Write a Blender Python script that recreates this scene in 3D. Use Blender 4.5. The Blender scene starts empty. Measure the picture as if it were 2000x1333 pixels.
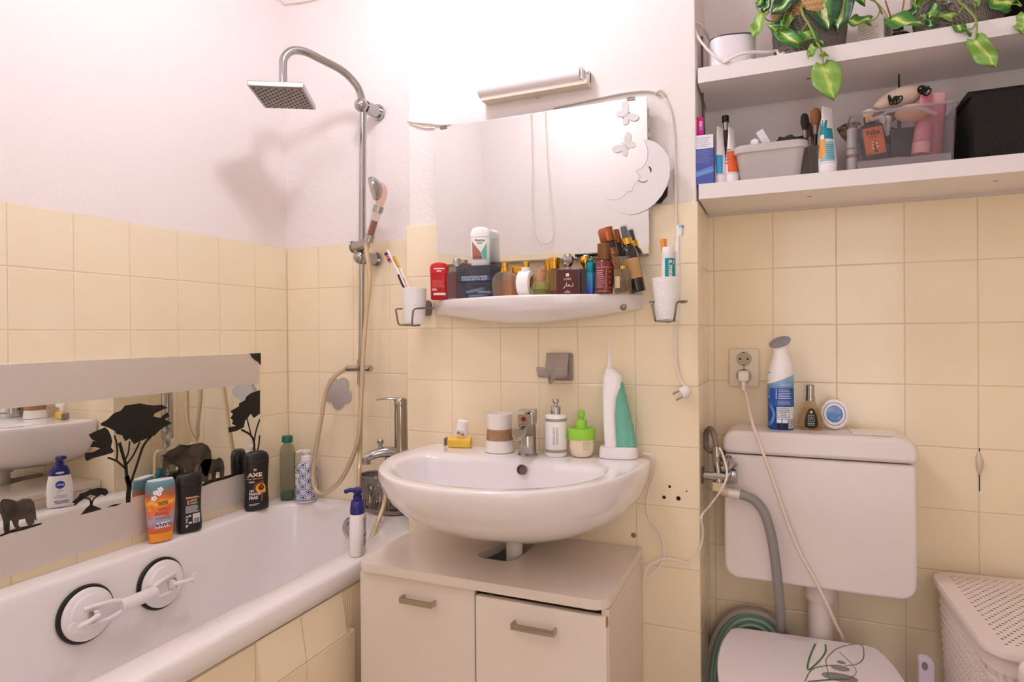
import bpy, bmesh, math, random
from mathutils import Vector, Matrix, Euler
random.seed(7); GLOBE_E = 112; FILL_E = 6.5
PI = math.pi
V = Vector
COL = bpy.context.scene.collection

# ------------------------------------------------------------------ materials
def lin(h):
    h = h.lstrip('#')
    out = []
    for i in (0, 2, 4):
        c = int(h[i:i+2], 16)/255
        out.append(c/12.92 if c <= .04045 else ((c+.055)/1.055)**2.4)
    return (*out, 1)

MATS = {}
def mat(h, rough=.45, metal=0, trans=0, ior=1.45, coat=0, bump=None, emit=0, sss=0, var=None, name=None):
    """one procedural material per look: h colour, bump=(scale, strength), var=(scale, other colour, amount)"""
    key = (h, rough, metal, trans, ior, coat, bump, emit, sss, var)
    if key in MATS: return MATS[key]
    m = bpy.data.materials.new(name or 'surface_'+h.strip('#'))
    m.use_nodes = True
    nt = m.node_tree; b = nt.nodes['Principled BSDF']; I = b.inputs
    I['Base Color'].default_value = lin(h)
    I['Roughness'].default_value = rough
    I['Metallic'].default_value = metal
    I['Transmission Weight'].default_value = trans
    I['IOR'].default_value = ior
    if coat: I['Coat Weight'].default_value = coat; I['Coat Roughness'].default_value = .06
    if emit: I['Emission Color'].default_value = lin(h); I['Emission Strength'].default_value = emit
    if sss: I['Subsurface Weight'].default_value = sss; I['Subsurface Radius'].default_value = (.004, .003, .002)
    if bump or var:
        tc = nt.nodes.new('ShaderNodeTexCoord')
    if bump:
        n = nt.nodes.new('ShaderNodeTexNoise'); n.inputs['Scale'].default_value = bump[0]; n.inputs['Detail'].default_value = 4
        bp = nt.nodes.new('ShaderNodeBump'); bp.inputs['Strength'].default_value = bump[1]; bp.inputs['Distance'].default_value = .002
        nt.links.new(tc.outputs['Object'], n.inputs['Vector']); nt.links.new(n.outputs['Fac'], bp.inputs['Height'])
        nt.links.new(bp.outputs['Normal'], I['Normal'])
    if var:
        n = nt.nodes.new('ShaderNodeTexNoise'); n.inputs['Scale'].default_value = var[0]; n.inputs['Detail'].default_value = 3
        mx = nt.nodes.new('ShaderNodeMix'); mx.data_type = 'RGBA'
        mr = nt.nodes.new('ShaderNodeMapRange'); mr.inputs[1].default_value = .4; mr.inputs[2].default_value = .7; mr.inputs[4].default_value = var[2]
        nt.links.new(tc.outputs['Object'], n.inputs['Vector']); nt.links.new(n.outputs['Fac'], mr.inputs[0]); nt.links.new(mr.outputs[0], mx.inputs[0])
        mx.inputs[6].default_value = lin(h); mx.inputs[7].default_value = lin(var[1])
        nt.links.new(mx.outputs[2], I['Base Color'])
    MATS[key] = m
    return m

def clear(h='#ffffff', tint=.0, rough=.03, ior=1.45):
    """thin clear plastic or glass wall: fresnel mix of a tinted see-through and a gloss"""
    key = ('clear', h, tint, rough)
    if key in MATS: return MATS[key]
    m = bpy.data.materials.new('clear_'+h.strip('#')); m.use_nodes = True
    nt = m.node_tree; N = nt.nodes; N.remove(N['Principled BSDF'])
    t = N.new('ShaderNodeBsdfTransparent'); t.inputs[0].default_value = lin(h)
    d = N.new('ShaderNodeBsdfPrincipled'); d.inputs['Base Color'].default_value = lin(h); d.inputs['Roughness'].default_value = rough
    f = N.new('ShaderNodeFresnel'); f.inputs[0].default_value = ior
    a = N.new('ShaderNodeMath'); a.inputs[1].default_value = tint; a.use_clamp = True
    x = N.new('ShaderNodeMixShader')
    g = N.new('ShaderNodeNewGeometry'); q = N.new('ShaderNodeMath'); q.operation = 'SUBTRACT'; q.inputs[0].default_value = 1; nt.links.new(g.outputs['Backfacing'], q.inputs[1])
    e = N.new('ShaderNodeMath'); e.operation = 'MULTIPLY'; nt.links.new(f.outputs[0], e.inputs[0]); nt.links.new(q.outputs[0], e.inputs[1]); nt.links.new(e.outputs[0], a.inputs[0]); nt.links.new(a.outputs[0], x.inputs[0])
    nt.links.new(t.outputs[0], x.inputs[1]); nt.links.new(d.outputs[0], x.inputs[2])
    nt.links.new(x.outputs[0], N['Material Output'].inputs[0])
    MATS[key] = m
    return m

# ------------------------------------------------------------------ mesh builder
def spline(pts, k=8):
    """Catmull-Rom through pts"""
    P = [V(p) for p in pts]
    if len(P) < 3 or k < 2: return P
    P = [P[0]*2-P[1]] + P + [P[-1]*2-P[-2]]
    out = []
    for i in range(1, len(P)-2):
        a, b, c, d = P[i-1:i+3]
        for j in range(k):
            t = j/k
            out.append(.5*((2*b)+(c-a)*t+(2*a-5*b+4*c-d)*t*t+(3*b-a-3*c+d)*t**3))
    out.append(P[-2].copy())
    return out

def resample(pts, step):
    out = [pts[0].copy()]; acc = 0
    for a, b in zip(pts, pts[1:]):
        L = (b-a).length; s = step-acc
        while s <= L:
            out.append(a.lerp(b, s/L)); s += step
        acc = (acc+L) % step if L else acc
    return out

def rrect(x0, x1, y0, y1, r, k=6):
    """rounded rectangle outline, r one radius or four (corner x0y0, x1y0, x1y1, x0y1)"""
    if not isinstance(r, (list, tuple)): r = [r]*4
    out = []
    for (cx, cy, sx, sy, a0), q in zip(((x0, y0, 1, 1, PI), (x1, y0, -1, 1, 1.5*PI), (x1, y1, -1, -1, 0), (x0, y1, 1, -1, .5*PI)), r):
        for i in range(k+1):
            a = a0+.5*PI*i/k
            out.append((cx+sx*q+q*math.cos(a), cy+sy*q+q*math.sin(a)))
    return out

def pw(c, n): return math.copysign(abs(c)**(2/n), c)

class MB:
    def __init__(s, m=None):
        s.bm = bmesh.new(); s.mats = []; s.i = 0; s.M = Matrix()
        s.bev = 0
        if m: s.m(m)
    def m(s, mt):
        if mt not in s.mats: s.mats.append(mt)
        s.i = s.mats.index(mt); return s
    def add(s, vs, fs):
        bv = [s.bm.verts.new(s.M @ V(v)) for v in vs]
        out = []
        for f in fs:
            try: q = s.bm.faces.new([bv[i] for i in f])
            except ValueError: continue
            q.material_index = s.i; out.append(q)
        return bv, out
    def box(s, x0, x1, y0, y1, z0, z1, b=0, k=2):
        bv, fs = s.add([(x, y, z) for x in (x0, x1) for y in (y0, y1) for z in (z0, z1)],
                   [(0, 1, 3, 2), (4, 6, 7, 5), (0, 4, 5, 1), (2, 3, 7, 6), (0, 2, 6, 4), (1, 5, 7, 3)])
        if b:
            s.bev = 1; es = list({e for f in fs for e in f.edges})
            bmesh.ops.bevel(s.bm, geom=es, offset=b, segments=k, profile=.5, affect='EDGES', material=s.i)
        return s
    def loft(s, rings, caps=(1, 1), close=True):
        n = len(rings[0]); vs = [p for r in rings for p in r]; fs = []
        for i in range(len(rings)-1):
            for j in range(n if close else n-1):
                k = (j+1) % n
                fs.append((i*n+j, i*n+k, (i+1)*n+k, (i+1)*n+j))
        if caps[0]: fs.append(tuple(range(n-1, -1, -1)))
        if caps[1]: fs.append(tuple((len(rings)-1)*n+j for j in range(n)))
        s.add(vs, fs); return s
    def se(s, secs, seg=32, caps=(1, 1)):
        """stack of superellipse sections (z, rx, ry, n, dx, dy)"""
        R = []
        for q in secs:
            z, rx, ry, n, dx, dy = (tuple(q)+(2, 0, 0)[len(q)-3:] if len(q) >= 3 else (q[0], q[1], q[1], 2, 0, 0))
            R.append([(dx+rx*pw(math.cos(2*PI*i/seg), n), dy+ry*pw(math.sin(2*PI*i/seg), n), z) for i in range(seg)])
        return s.loft(R, caps)
    def lathe(s, prof, seg=32, caps=(1, 1)):
        """prof (r, z) pairs around z"""
        return s.se([(z, max(r, 1e-5), max(r, 1e-5)) for r, z in prof], seg, caps)
    def tube(s, pts, r, seg=10, k=1, caps=(1, 1), flat=1, up=None):
        P = spline(pts, k) if k > 1 else [V(p) for p in pts]
        n = len(P); rr = r if callable(r) else (lambda t: r)
        up = V(up) if up else None
        rings = []; prev = None
        for i, p in enumerate(P):
            d = (P[min(i+1, n-1)]-P[max(i-1, 0)]).normalized()
            if prev is None:
                a = up or (V((0, 0, 1)) if abs(d.z) < .9 else V((1, 0, 0)))
                u = (a-d*a.dot(d)).normalized()
            else:
                u = (prev-d*prev.dot(d)).normalized()
            prev = u; w = d.cross(u); q = rr(i/(n-1))
            rings.append([p+u*q*flat*math.cos(2*PI*j/seg)+w*q*math.sin(2*PI*j/seg) for j in range(seg)])
        return s.loft(rings, caps)
    def prism(s, out, h0, h1, ax='y', b=0, k=2):
        """outline in the plane square to ax, from h0 to h1"""
        f = {'y': lambda p, h: (p[0], h, p[1]), 'x': lambda p, h: (h, p[0], p[1]), 'z': lambda p, h: (p[0], p[1], h)}[ax]
        n = len(out)
        if b:
            s.bev = 1
            A = sum(out[i][0]*out[(i+1) % n][1]-out[(i+1) % n][0]*out[i][1] for i in range(n)); sg = 1 if A > 0 else -1
            nn = []
            for i in range(n):
                e = []
                for p, q in ((out[i-1], out[i]), (out[i], out[(i+1) % n])):
                    dx, dy = q[0]-p[0], q[1]-p[1]; L = math.hypot(dx, dy) or 1; e.append((-dy/L*sg, dx/L*sg))
                d = max(1+e[0][0]*e[1][0]+e[0][1]*e[1][1], .35)
                nn.append(((e[0][0]+e[1][0])/d, (e[0][1]+e[1][1])/d))
            st = [(b*(1-math.sin(PI/2*t/k)), b*(1-math.cos(PI/2*t/k))) for t in range(k+1)]; sh = 1 if h1 > h0 else -1
            R = [(q, h0+sh*w) for q, w in st]+[(q, h1-sh*w) for q, w in reversed(st)]
            return s.loft([[f((p[0]+m_[0]*q, p[1]+m_[1]*q), h) for p, m_ in zip(out, nn)] for q, h in R])
        bv, fs = s.add([f(p, h) for h in (h0, h1) for p in out],
              [tuple(range(n-1, -1, -1)), tuple(range(n, 2*n))]+[(j, (j+1) % n, n+(j+1) % n, n+j) for j in range(n)])
        return s
    def patch(s, fn, u0, u1, v0, v1, nu=8, nv=2):
        vs = [fn(u0+(u1-u0)*i/nu, v0+(v1-v0)*j/nv) for j in range(nv+1) for i in range(nu+1)]
        w = nu+1
        s.add(vs, [(j*w+i, j*w+i+1, (j+1)*w+i+1, (j+1)*w+i) for j in range(nv) for i in range(nu)]); return s
    def disc(s, fn, u, v, ru, rv=None, n=20, a0=0):
        rv = rv or ru
        s.add([fn(u+ru*math.cos(a0+2*PI*i/n), v+rv*math.sin(a0+2*PI*i/n)) for i in range(n)], [tuple(range(n))]); return s
    def poly(s, fn, pts):
        s.add([fn(*p) for p in pts], [tuple(range(len(pts)))]); return s
    def fill(s, fn, pts, n=14, nu=8):
        """convex outline laid on a curved surface, row by row"""
        v0, v1 = min(p[1] for p in pts), max(p[1] for p in pts)
        def row(v):
            us = []
            for (a, c), (e, f) in zip(pts, pts[1:]+pts[:1]):
                if (c-v)*(f-v) <= 0 and c != f: us.append(a+(e-a)*(v-c)/(f-c))
            return (min(us), max(us)) if us else (0, 0)
        rows = [(v, row(v)) for v in [v0+(v1-v0)*(1e-4+(1-2e-4)*i/n) for i in range(n+1)]]
        vs = [fn(l+(r-l)*j/nu, v) for v, (l, r) in rows for j in range(nu+1)]; w = nu+1
        s.add(vs, [(i*w+j, i*w+j+1, (i+1)*w+j+1, (i+1)*w+j) for i in range(n) for j in range(nu)]); return s
    def stroke(s, fn, pts, w, k=6):
        """ribbon of width w along 2-D points; w a number or a function of 0..1"""
        P = spline([(p[0], p[1], 0) for p in pts], k) if len(pts) > 2 else [V((p[0], p[1], 0)) for p in pts]
        n = len(P); vs = []
        for i, p in enumerate(P):
            d = (P[min(i+1, n-1)]-P[max(i-1, 0)]).normalized(); q = V((-d.y, d.x, 0))*(w(i/(n-1)) if callable(w) else w)*.5
            a, b = p+q, p-q; vs += [fn(a.x, a.y), fn(b.x, b.y)]
        s.add(vs, [(2*i, 2*i+1, 2*i+3, 2*i+2) for i in range(n-1)]); return s
    def text(s, t, size, fn, u, v, align='CENTER', sx=1, rot=0, bold=0):
        me = glyphs(t, align, bold); c, q = math.cos(rot), math.sin(rot)
        vs = []
        for p in me[0]:
            a, b = p[0]*size*sx, p[1]*size
            vs.append(fn(u+a*c-b*q, v+a*q+b*c))
        s.add(vs, me[1]); return s
    def lines(s, fn, u0, u1, v0, v1, n, h=.5):
        """small print: n rows of unequal bars"""
        dv = (v1-v0)/n
        for i in range(n):
            v = v1-dv*(i+.5); e = u0+(u1-u0)*random.uniform(.72, 1)
            s.patch(fn, u0, e, v-dv*h/2, v+dv*h/2, 4, 1)
        return s
    def build(s, name, parent=None, smooth=40, recalc=True):
        if recalc: bmesh.ops.recalc_face_normals(s.bm, faces=s.bm.faces)
        me = bpy.data.meshes.new(name); s.bm.to_mesh(me); s.bm.free()
        for q in s.mats: me.materials.append(q)
        if smooth:
            me.polygons.foreach_set('use_smooth', [True]*len(me.polygons))
            me.set_sharp_from_angle(angle=math.radians(smooth))
        o = bpy.data.objects.new(name, me); COL.objects.link(o)
        if parent: o.parent = parent
        if s.bev and smooth:
            md = o.modifiers.new('even_shading', 'WEIGHTED_NORMAL'); md.keep_sharp = True; md.weight = 80
        return o

_G = {}
def glyphs(t, align, bold):
    k = (t, align, bold)
    if k not in _G:
        cu = bpy.data.curves.new('lettering', 'FONT'); cu.body = t; cu.align_x = align; cu.size = 1; cu.offset = bold; cu.resolution_u = 3
        ob = bpy.data.objects.new('lettering', cu)
        me = bpy.data.meshes.new_from_object(ob)
        _G[k] = ([tuple(v.co) for v in me.vertices], [tuple(p.vertices) for p in me.polygons])
        bpy.data.objects.remove(ob); bpy.data.curves.remove(cu); bpy.data.meshes.remove(me)
    return _G[k]

def flat(o, u, v, eps=.0):
    """map (a, b) to a plane through o with axes u, v"""
    o, u, v = V(o), V(u).normalized(), V(v).normalized(); n = u.cross(v)
    return lambda a, b: o+u*a+v*b+n*eps
def surf(secs, eps=.0004, turn=0):
    """map (u, v) to the front (-y) of a stack of superellipse sections: u sideways, v height"""
    Q = [(tuple(q)+(2, 0, 0)[len(q)-3:] if len(q) >= 3 else (q[0], q[1], q[1], 2, 0, 0)) for q in secs]
    def fn(u, v):
        for a, b in zip(Q, Q[1:]):
            if v <= b[0] or b is Q[-1]: break
        t = 0 if b[0] == a[0] else min(max((v-a[0])/(b[0]-a[0]), 0), 1)
        rx, ry, n, dx, dy = (a[i]+(b[i]-a[i])*t for i in range(1, 6))
        if turn:
            a = turn+u/((rx+ry)/2); c, s_ = math.sin(a), -math.cos(a); r = (abs(c/rx)**n+abs(s_/ry)**n)**(-1/n)+eps
            return V((dx+c*r, dy+s_*r, v))
        k = min(abs(u)/rx, .999)
        y = -ry*(1-k**n)**(1/n)-eps
        return V((dx+u, dy+y, v))
    return fn
def body(z0, z1, rx, ry=None, n=2, b=.004):
    ry = rx if ry is None else ry
    return [(z0, rx-b, ry-b, n), (z0+.3*b, rx-.25*b, ry-.25*b, n), (z0+b, rx, ry, n), (z1-b, rx, ry, n), (z1-.3*b, rx-.25*b, ry-.25*b, n), (z1, rx-b, ry-b, n)]

def tag(o, label, cat, group=None, kind=None):
    if label: o['label'] = label
    if cat: o['category'] = cat
    if group: o['group'] = group
    if kind: o['kind'] = kind
    return o
def thing(name, label, cat, loc=(0, 0, 0), rot=0, group=None):
    o = bpy.data.objects.new(name, None); COL.objects.link(o); o.empty_display_size = .02
    o.location = loc; o.rotation_euler = rot if isinstance(rot, (tuple, list)) else (0, 0, rot)
    return tag(o, label, cat, group)
def part(root, name, m, *fns, label=None, smooth=40):
    b = MB(m)
    for f in fns: f(b)
    o = b.build(name, root, smooth)
    if label: o['label'] = label
    return o
def P(root, name, m, secs, seg=32, label=None):
    return part(root, name, m, lambda b: b.se(secs, seg), label=label)
def copy_thing(o, parent=None):
    c = o.copy(); COL.objects.link(c)
    if parent: c.parent = parent
    for ch in list(o.children): copy_thing(ch, c)
    return c
def structure(o):
    o['kind'] = 'structure'; return o

# palette
WHITE = '#f2efef'
M_CHROME = mat('#b5b2b0', .11, 1)
M_STEEL = mat('#9a948e', .3, 1)
M_CERAMIC = mat('#efe9ea', .08, coat=.6)
M_PLASTIC = mat('#efe9e9', .3)
M_GOLD = mat('#d9a63f', .18, 1)
M_BLACK = mat('#15120f', .35)
M_MIRROR = mat('#eef0ee', .0, 1)
M_CABLE = mat('#ece2da', .4)
def liq(h): return clear(h, .04, .05)

# ------------------------------------------------------------------ the room
PLASTER = mat('#efe7e4', .85, bump=(60, .75))
TILE = mat('#f5e6c8', .15, coat=.2, var=(7, '#f1dfc0', .6))
TILE2 = mat('#f3e4c5', .15, coat=.2)
GROUT = mat('#dac7ac', .8)
ZT = 1.52; T = .152

def tiles(b, org, ua, na, us, zs, th=.005):
    """tiles on a wall: org a point of the face, ua the axis along, na out of the wall"""
    ua, na, up = V(ua), V(na), V((0, 0, 1)); org = V(org)
    b.m(GROUT)
    q = lambda u, z, d: org+ua*u+up*z+na*d
    b.add([q(us[0], zs[0], -.0009), q(us[-1], zs[0], -.0009), q(us[-1], zs[-1], -.0009), q(us[0], zs[-1], -.0009)], [(0, 1, 2, 3)])
    g, e = .0009, .0016
    for i in range(len(us)-1):
        for j in range(len(zs)-1):
            b.m(TILE if random.random() < .7 else TILE2)
            a0, a1, c0, c1 = us[i]+g, us[i+1]-g, zs[j]+g, zs[j+1]-g
            r = [random.uniform(-.00012, .00012) for _ in range(3)]
            vs = [q(a0, c0, -th), q(a1, c0, -th), q(a1, c1, -th), q(a0, c1, -th),
                  q(a0, c0, -.0008), q(a1, c0, -.0008), q(a1, c1, -.0008), q(a0, c1, -.0008),
                  q(a0+e, c0+e, r[0]), q(a1-e, c0+e, r[1]), q(a1-e, c1-e, r[1]+r[2]), q(a0+e, c1-e, r[0]+r[2])]
            fs = [(8, 9, 10, 11)]+[(k, (k+1) % 4, 4+(k+1) % 4, 4+k) for k in range(4)]+[(4+k, 4+(k+1) % 4, 8+(k+1) % 4, 8+k) for k in range(4)]
            b.add(vs, fs)
ROWS = [ZT-T*k for k in range(10, -1, -1)]
def span(a, b_, first, step=T):
    out = [a]; x = first
    while x < b_-.004:
        if x > a+.004: out.append(x)
        x += step
    return out+[b_]

wall_left = structure(MB(PLASTER).box(-.12, -.0025, -2.25, .003, 0, 2.50).build('wall_left'))
b = MB(); tiles(b, (0, 0, 0), (0, 1, 0), (1, 0, 0), [-T*k for k in range(14, -1, -1)], ROWS); b.build('tile_cladding', wall_left, 0)
wall_back = structure(MB(PLASTER).box(-.12, 2.55, .0025, .12, 0, 2.50).build('wall_back'))
b = MB(); tiles(b, (0, 0, 0), (1, 0, 0), (0, -1, 0), span(0, .668, .1453), ROWS)
tiles(b, (0, 0, 0), (1, 0, 0), (0, -1, 0), span(1.499, 2.45, 1.5182), ROWS); b.build('tile_cladding', wall_back, 0)
YP = -.2206
wall_pillar = structure(MB(PLASTER).box(.669, 1.4985, -.2135, .0025, 0, 2.50, .004).build('wall_center'))
PX = [.661, .813, .967, 1.081, 1.192, 1.345, 1.5035]
b = MB(); tiles(b, (0, YP, 0), (1, 0, 0), (0, -1, 0), PX, ROWS, .008)
tiles(b, (1.5035, 0, 0), (0, 1, 0), (1, 0, 0), [YP, -.07, 0], ROWS)
tiles(b, (.661, 0, 0), (0, 1, 0), (-1, 0, 0), [YP, -.07, 0], ROWS)
b.m(TILE).box(.6625, 1.502, YP+.0008, -.205, 1.516, 1.5195); b.build('tile_cladding', wall_pillar, 0)
DX0, DX1 = 1.672, 2.36   # added doorway behind the camera, opened so fill light can enter
wall_front = structure(MB(PLASTER).box(-.12, DX0, -2.3, -2.2, 0, 2.50).box(DX1, 2.55, -2.3, -2.2, 0, 2.50).box(DX0, DX1, -2.3, -2.2, 2.02, 2.50).build('wall_front'))
b = MB(); tiles(b, (0, -2.197, 0), (1, 0, 0), (0, 1, 0), [T*k for k in range(12)], ROWS); b.build('tile_cladding', wall_front, 0)
wall_right = structure(MB(PLASTER).box(2.45, 2.55, -2.3, .1, 0, 2.50).build('wall_right'))
b = MB(); tiles(b, (2.447, 0, 0), (0, 1, 0), (-1, 0, 0), [-T*k for k in range(14, -1, -1)], ROWS); b.build('tile_cladding', wall_right, 0)
structure(MB(mat('#d6cbbd', .4, var=(3, '#c9bcab', .8))).box(-.12, 2.55, -2.3, .12, -.05, 0).build('floor'))
structure(MB(mat('#f4efec', .9)).box(-.12, 2.55, -2.3, .12, 2.50, 2.55).build('ceiling'))

# the ceiling lamp that lights the room
lamp = thing('ceiling_lamp', 'opal glass globe lamp on the ceiling in front of the basin', 'lamp', (.88, -.69, 2.50))
part(lamp, 'base', M_PLASTIC, lambda b: b.lathe([(.06, -.02), (.065, -.012), (.065, 0)]))
part(lamp, 'globe', mat('#eff0fc', .4, emit=GLOBE_E), lambda b: b.lathe([(.045, -.02)]+[(.062*math.sin(a), -.07-.062*math.cos(a)*-1*-1) for a in [PI-.55-i*(PI-.55-.02)/10 for i in range(11)]]))

structure(MB(M_PLASTIC).box(DX0-.05, DX0, -2.31, -2.185, 0, 2.07, .003).box(DX1, DX1+.05, -2.31, -2.185, 0, 2.07, .003).box(DX0, DX1, -2.31, -2.185, 2.02, 2.07, .003).build('added_doorway'))  # frame of the added doorway, unseen, there only for the fill light
structure(MB(mat('#f1ece6', .85)).box(1.2, 2.9, -3.4, -2.3, -.05, 0).box(1.2, 2.9, -3.4, -2.3, 2.50, 2.55).box(1.2, 2.9, -3.5, -3.4, 0, 2.50).box(1.1, 1.2, -3.4, -2.3, 0, 2.50).box(2.9, 3.0, -3.4, -2.3, 0, 2.50).build('wall_hall'))
ld = bpy.data.lights.new('doorway_fill', 'AREA'); ld.shape = 'RECTANGLE'; ld.size = .62; ld.size_y = 1.7; ld.energy = FILL_E; ld.color = (.93, .94, 1)  # area light added as soft front fill, no real fitting behind it
lo = bpy.data.objects.new('doorway_fill', ld); COL.objects.link(lo); lo.location = ((DX0+DX1)/2, -2.32, 1.12); lo.rotation_euler = (PI/2, 0, 0)

fill_lamp = copy_thing(lamp); fill_lamp.location = (.72, -1.72, 2.50); fill_lamp['label'] = 'unseen opal globe added as fill light on the ceiling near the added doorway'  # extra globe added as fill, brightens the wall the mirror reflects
for ch in fill_lamp.children:
    if ch.name.startswith('globe'): ch.data = ch.data.copy(); ch.data.materials[0] = mat('#eff0fc', .4, emit=GLOBE_E*.5)
# pull cord behind the camera, seen in the mirror
cord = MB(mat('#e6ddd6', .6)).tube([(.36, -2.17, 2.49), (.355, -2.175, 2.1), (.345, -2.17, 1.75), (.36, -2.165, 1.62), (.41, -2.16, 1.575), (.465, -2.165, 1.64), (.45, -2.17, 2.0), (.44, -2.175, 2.49)], .004, 8, 8).build('pull_cord')
tag(cord, 'thin white cord hanging in a loop, seen reflected in the mirror', 'cord')

# ------------------------------------------------------------------ camera
cd = bpy.data.cameras.new('camera'); cam = bpy.data.objects.new('camera', cd); COL.objects.link(cam)
cam.matrix_world = Matrix([[0.921938, 0.005695, 0.387296, 1.6909], [0.387257, 0.00684, -0.921946, -1.815], [-0.0079, 0.99996, 0.0041, 1.1982], [0, 0, 0, 1]])
cd.sensor_width = 36; cd.lens = 1224.77/2000*36; cd.shift_x = -11.9/2000; cd.shift_y = -9.26/2000; cd.clip_start = .02
SC = bpy.context.scene
SC.camera = cam
w = bpy.data.worlds.new('world'); SC.world = w; w.use_nodes = True
w.node_tree.nodes['Background'].inputs[0].default_value = (1, .9, .85, 1); w.node_tree.nodes['Background'].inputs[1].default_value = .4
SC.view_settings.view_transform = 'Standard'; SC.view_settings.look = 'None'; SC.view_settings.gamma = 1; SC.view_settings.use_curve_mapping = False
SC.view_settings.exposure = 0.08
SC.cycles.transparent_max_bounces = 40; SC.cycles.max_bounces = 16; SC.cycles.diffuse_bounces = 8; SC.cycles.transmission_bounces = 16; SC.cycles.glossy_bounces = 8

# ------------------------------------------------------------------ bathtub
M_TUB = mat('#f1ebea', .14, coat=.4)
tub = thing('bathtub', 'white bathtub built in along the left wall', 'bathtub')
def tub_ring(x0, x1, y0, y1, r, z): return [(a, b_, z) for a, b_ in rrect(x0, x1, y0, y1, r, 10)]
def tub_shell(b):
    y1 = -.003
    R = [tub_ring(.002, .668, -1.75, y1, .01, .556), tub_ring(.002, .674, -1.752, y1, .01, .560), tub_ring(.002, .677, -1.754, y1, .012, .575), tub_ring(.002, .676, -1.754, y1, .012, .600),
         tub_ring(.003, .671, -1.75, y1, .012, .608), tub_ring(.004, .664, -1.745, y1-.001, .012, .611),
         tub_ring(.056, .598, -1.66, -.045, [.12, .12, .3, .14], .609), tub_ring(.062, .591, -1.652, -.052, [.12, .12, .3, .14], .606),
         tub_ring(.067, .586, -1.645, -.058, [.12, .12, .29, .14], .596), tub_ring(.070, .582, -1.64, -.062, [.12, .12, .28, .14], .57),
         tub_ring(.082, .565, -1.60, -.085, [.13, .13, .24, .16], .42), tub_ring(.10, .545, -1.53, -.12, [.14, .14, .22, .17], .27),
         tub_ring(.13, .515, -1.45, -.17, [.14, .14, .2, .17], .215), tub_ring(.17, .475, -1.36, -.24, [.12]*4, .2)]
    b.loft(R, (0, 1))
part(tub, 'shell', M_TUB, tub_shell, smooth=50)
ov = MB(M_CHROME).lathe([(.038, -.006), (.038, .004), (.033, .009), (.026, .006), (.024, .006), (.020, .010), (.006, .012)], 36).build('overflow_cap', tub)
ov.location = (0.3537,-0.0850,0.5466); ov.rotation_euler = (PI/2-.12, 0, .1)

apron = structure(MB(GROUT).box(.60, .668, -1.75, YP-.002, 0, .555).build('wall_bath'))
b = MB(); tiles(b, (.672, 0, 0), (0, 1, 0), (1, 0, 0), [-1.734+.152*k for k in range(9)]+[-.51, -.365, -.2226], [.434, .553])
tiles(b, (.672, 0, 0), (0, 1, 0), (1, 0, 0), [-.51, -.365, -.2226], [0, .13, .282, .434]); b.build('tile_cladding', apron, 0)
# the lower courses stand proud and two upper tiles slope back to the rim
b = MB(GROUT); b.box(.66, .6885, -1.75, -.513, 0, .4525); tiles(b, (.690, 0, 0), (0, 1, 0), (1, 0, 0), [-1.75, -1.601, -1.449, -1.297, -1.145, -.993, -.841, -.689, -.513], [0, .148, .300, .4535]); b.build('tile_cladding', apron, 0)
b = MB(TILE)
for ya, yb in ((-.821, -.6905), (-.6885, -.545)): b.prism([(.664, .555), (.6735, .555), (.6895, .4545), (.664, .4545)], ya, yb, 'y')
b.build('sloping_tiles', apron, 0)

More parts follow.
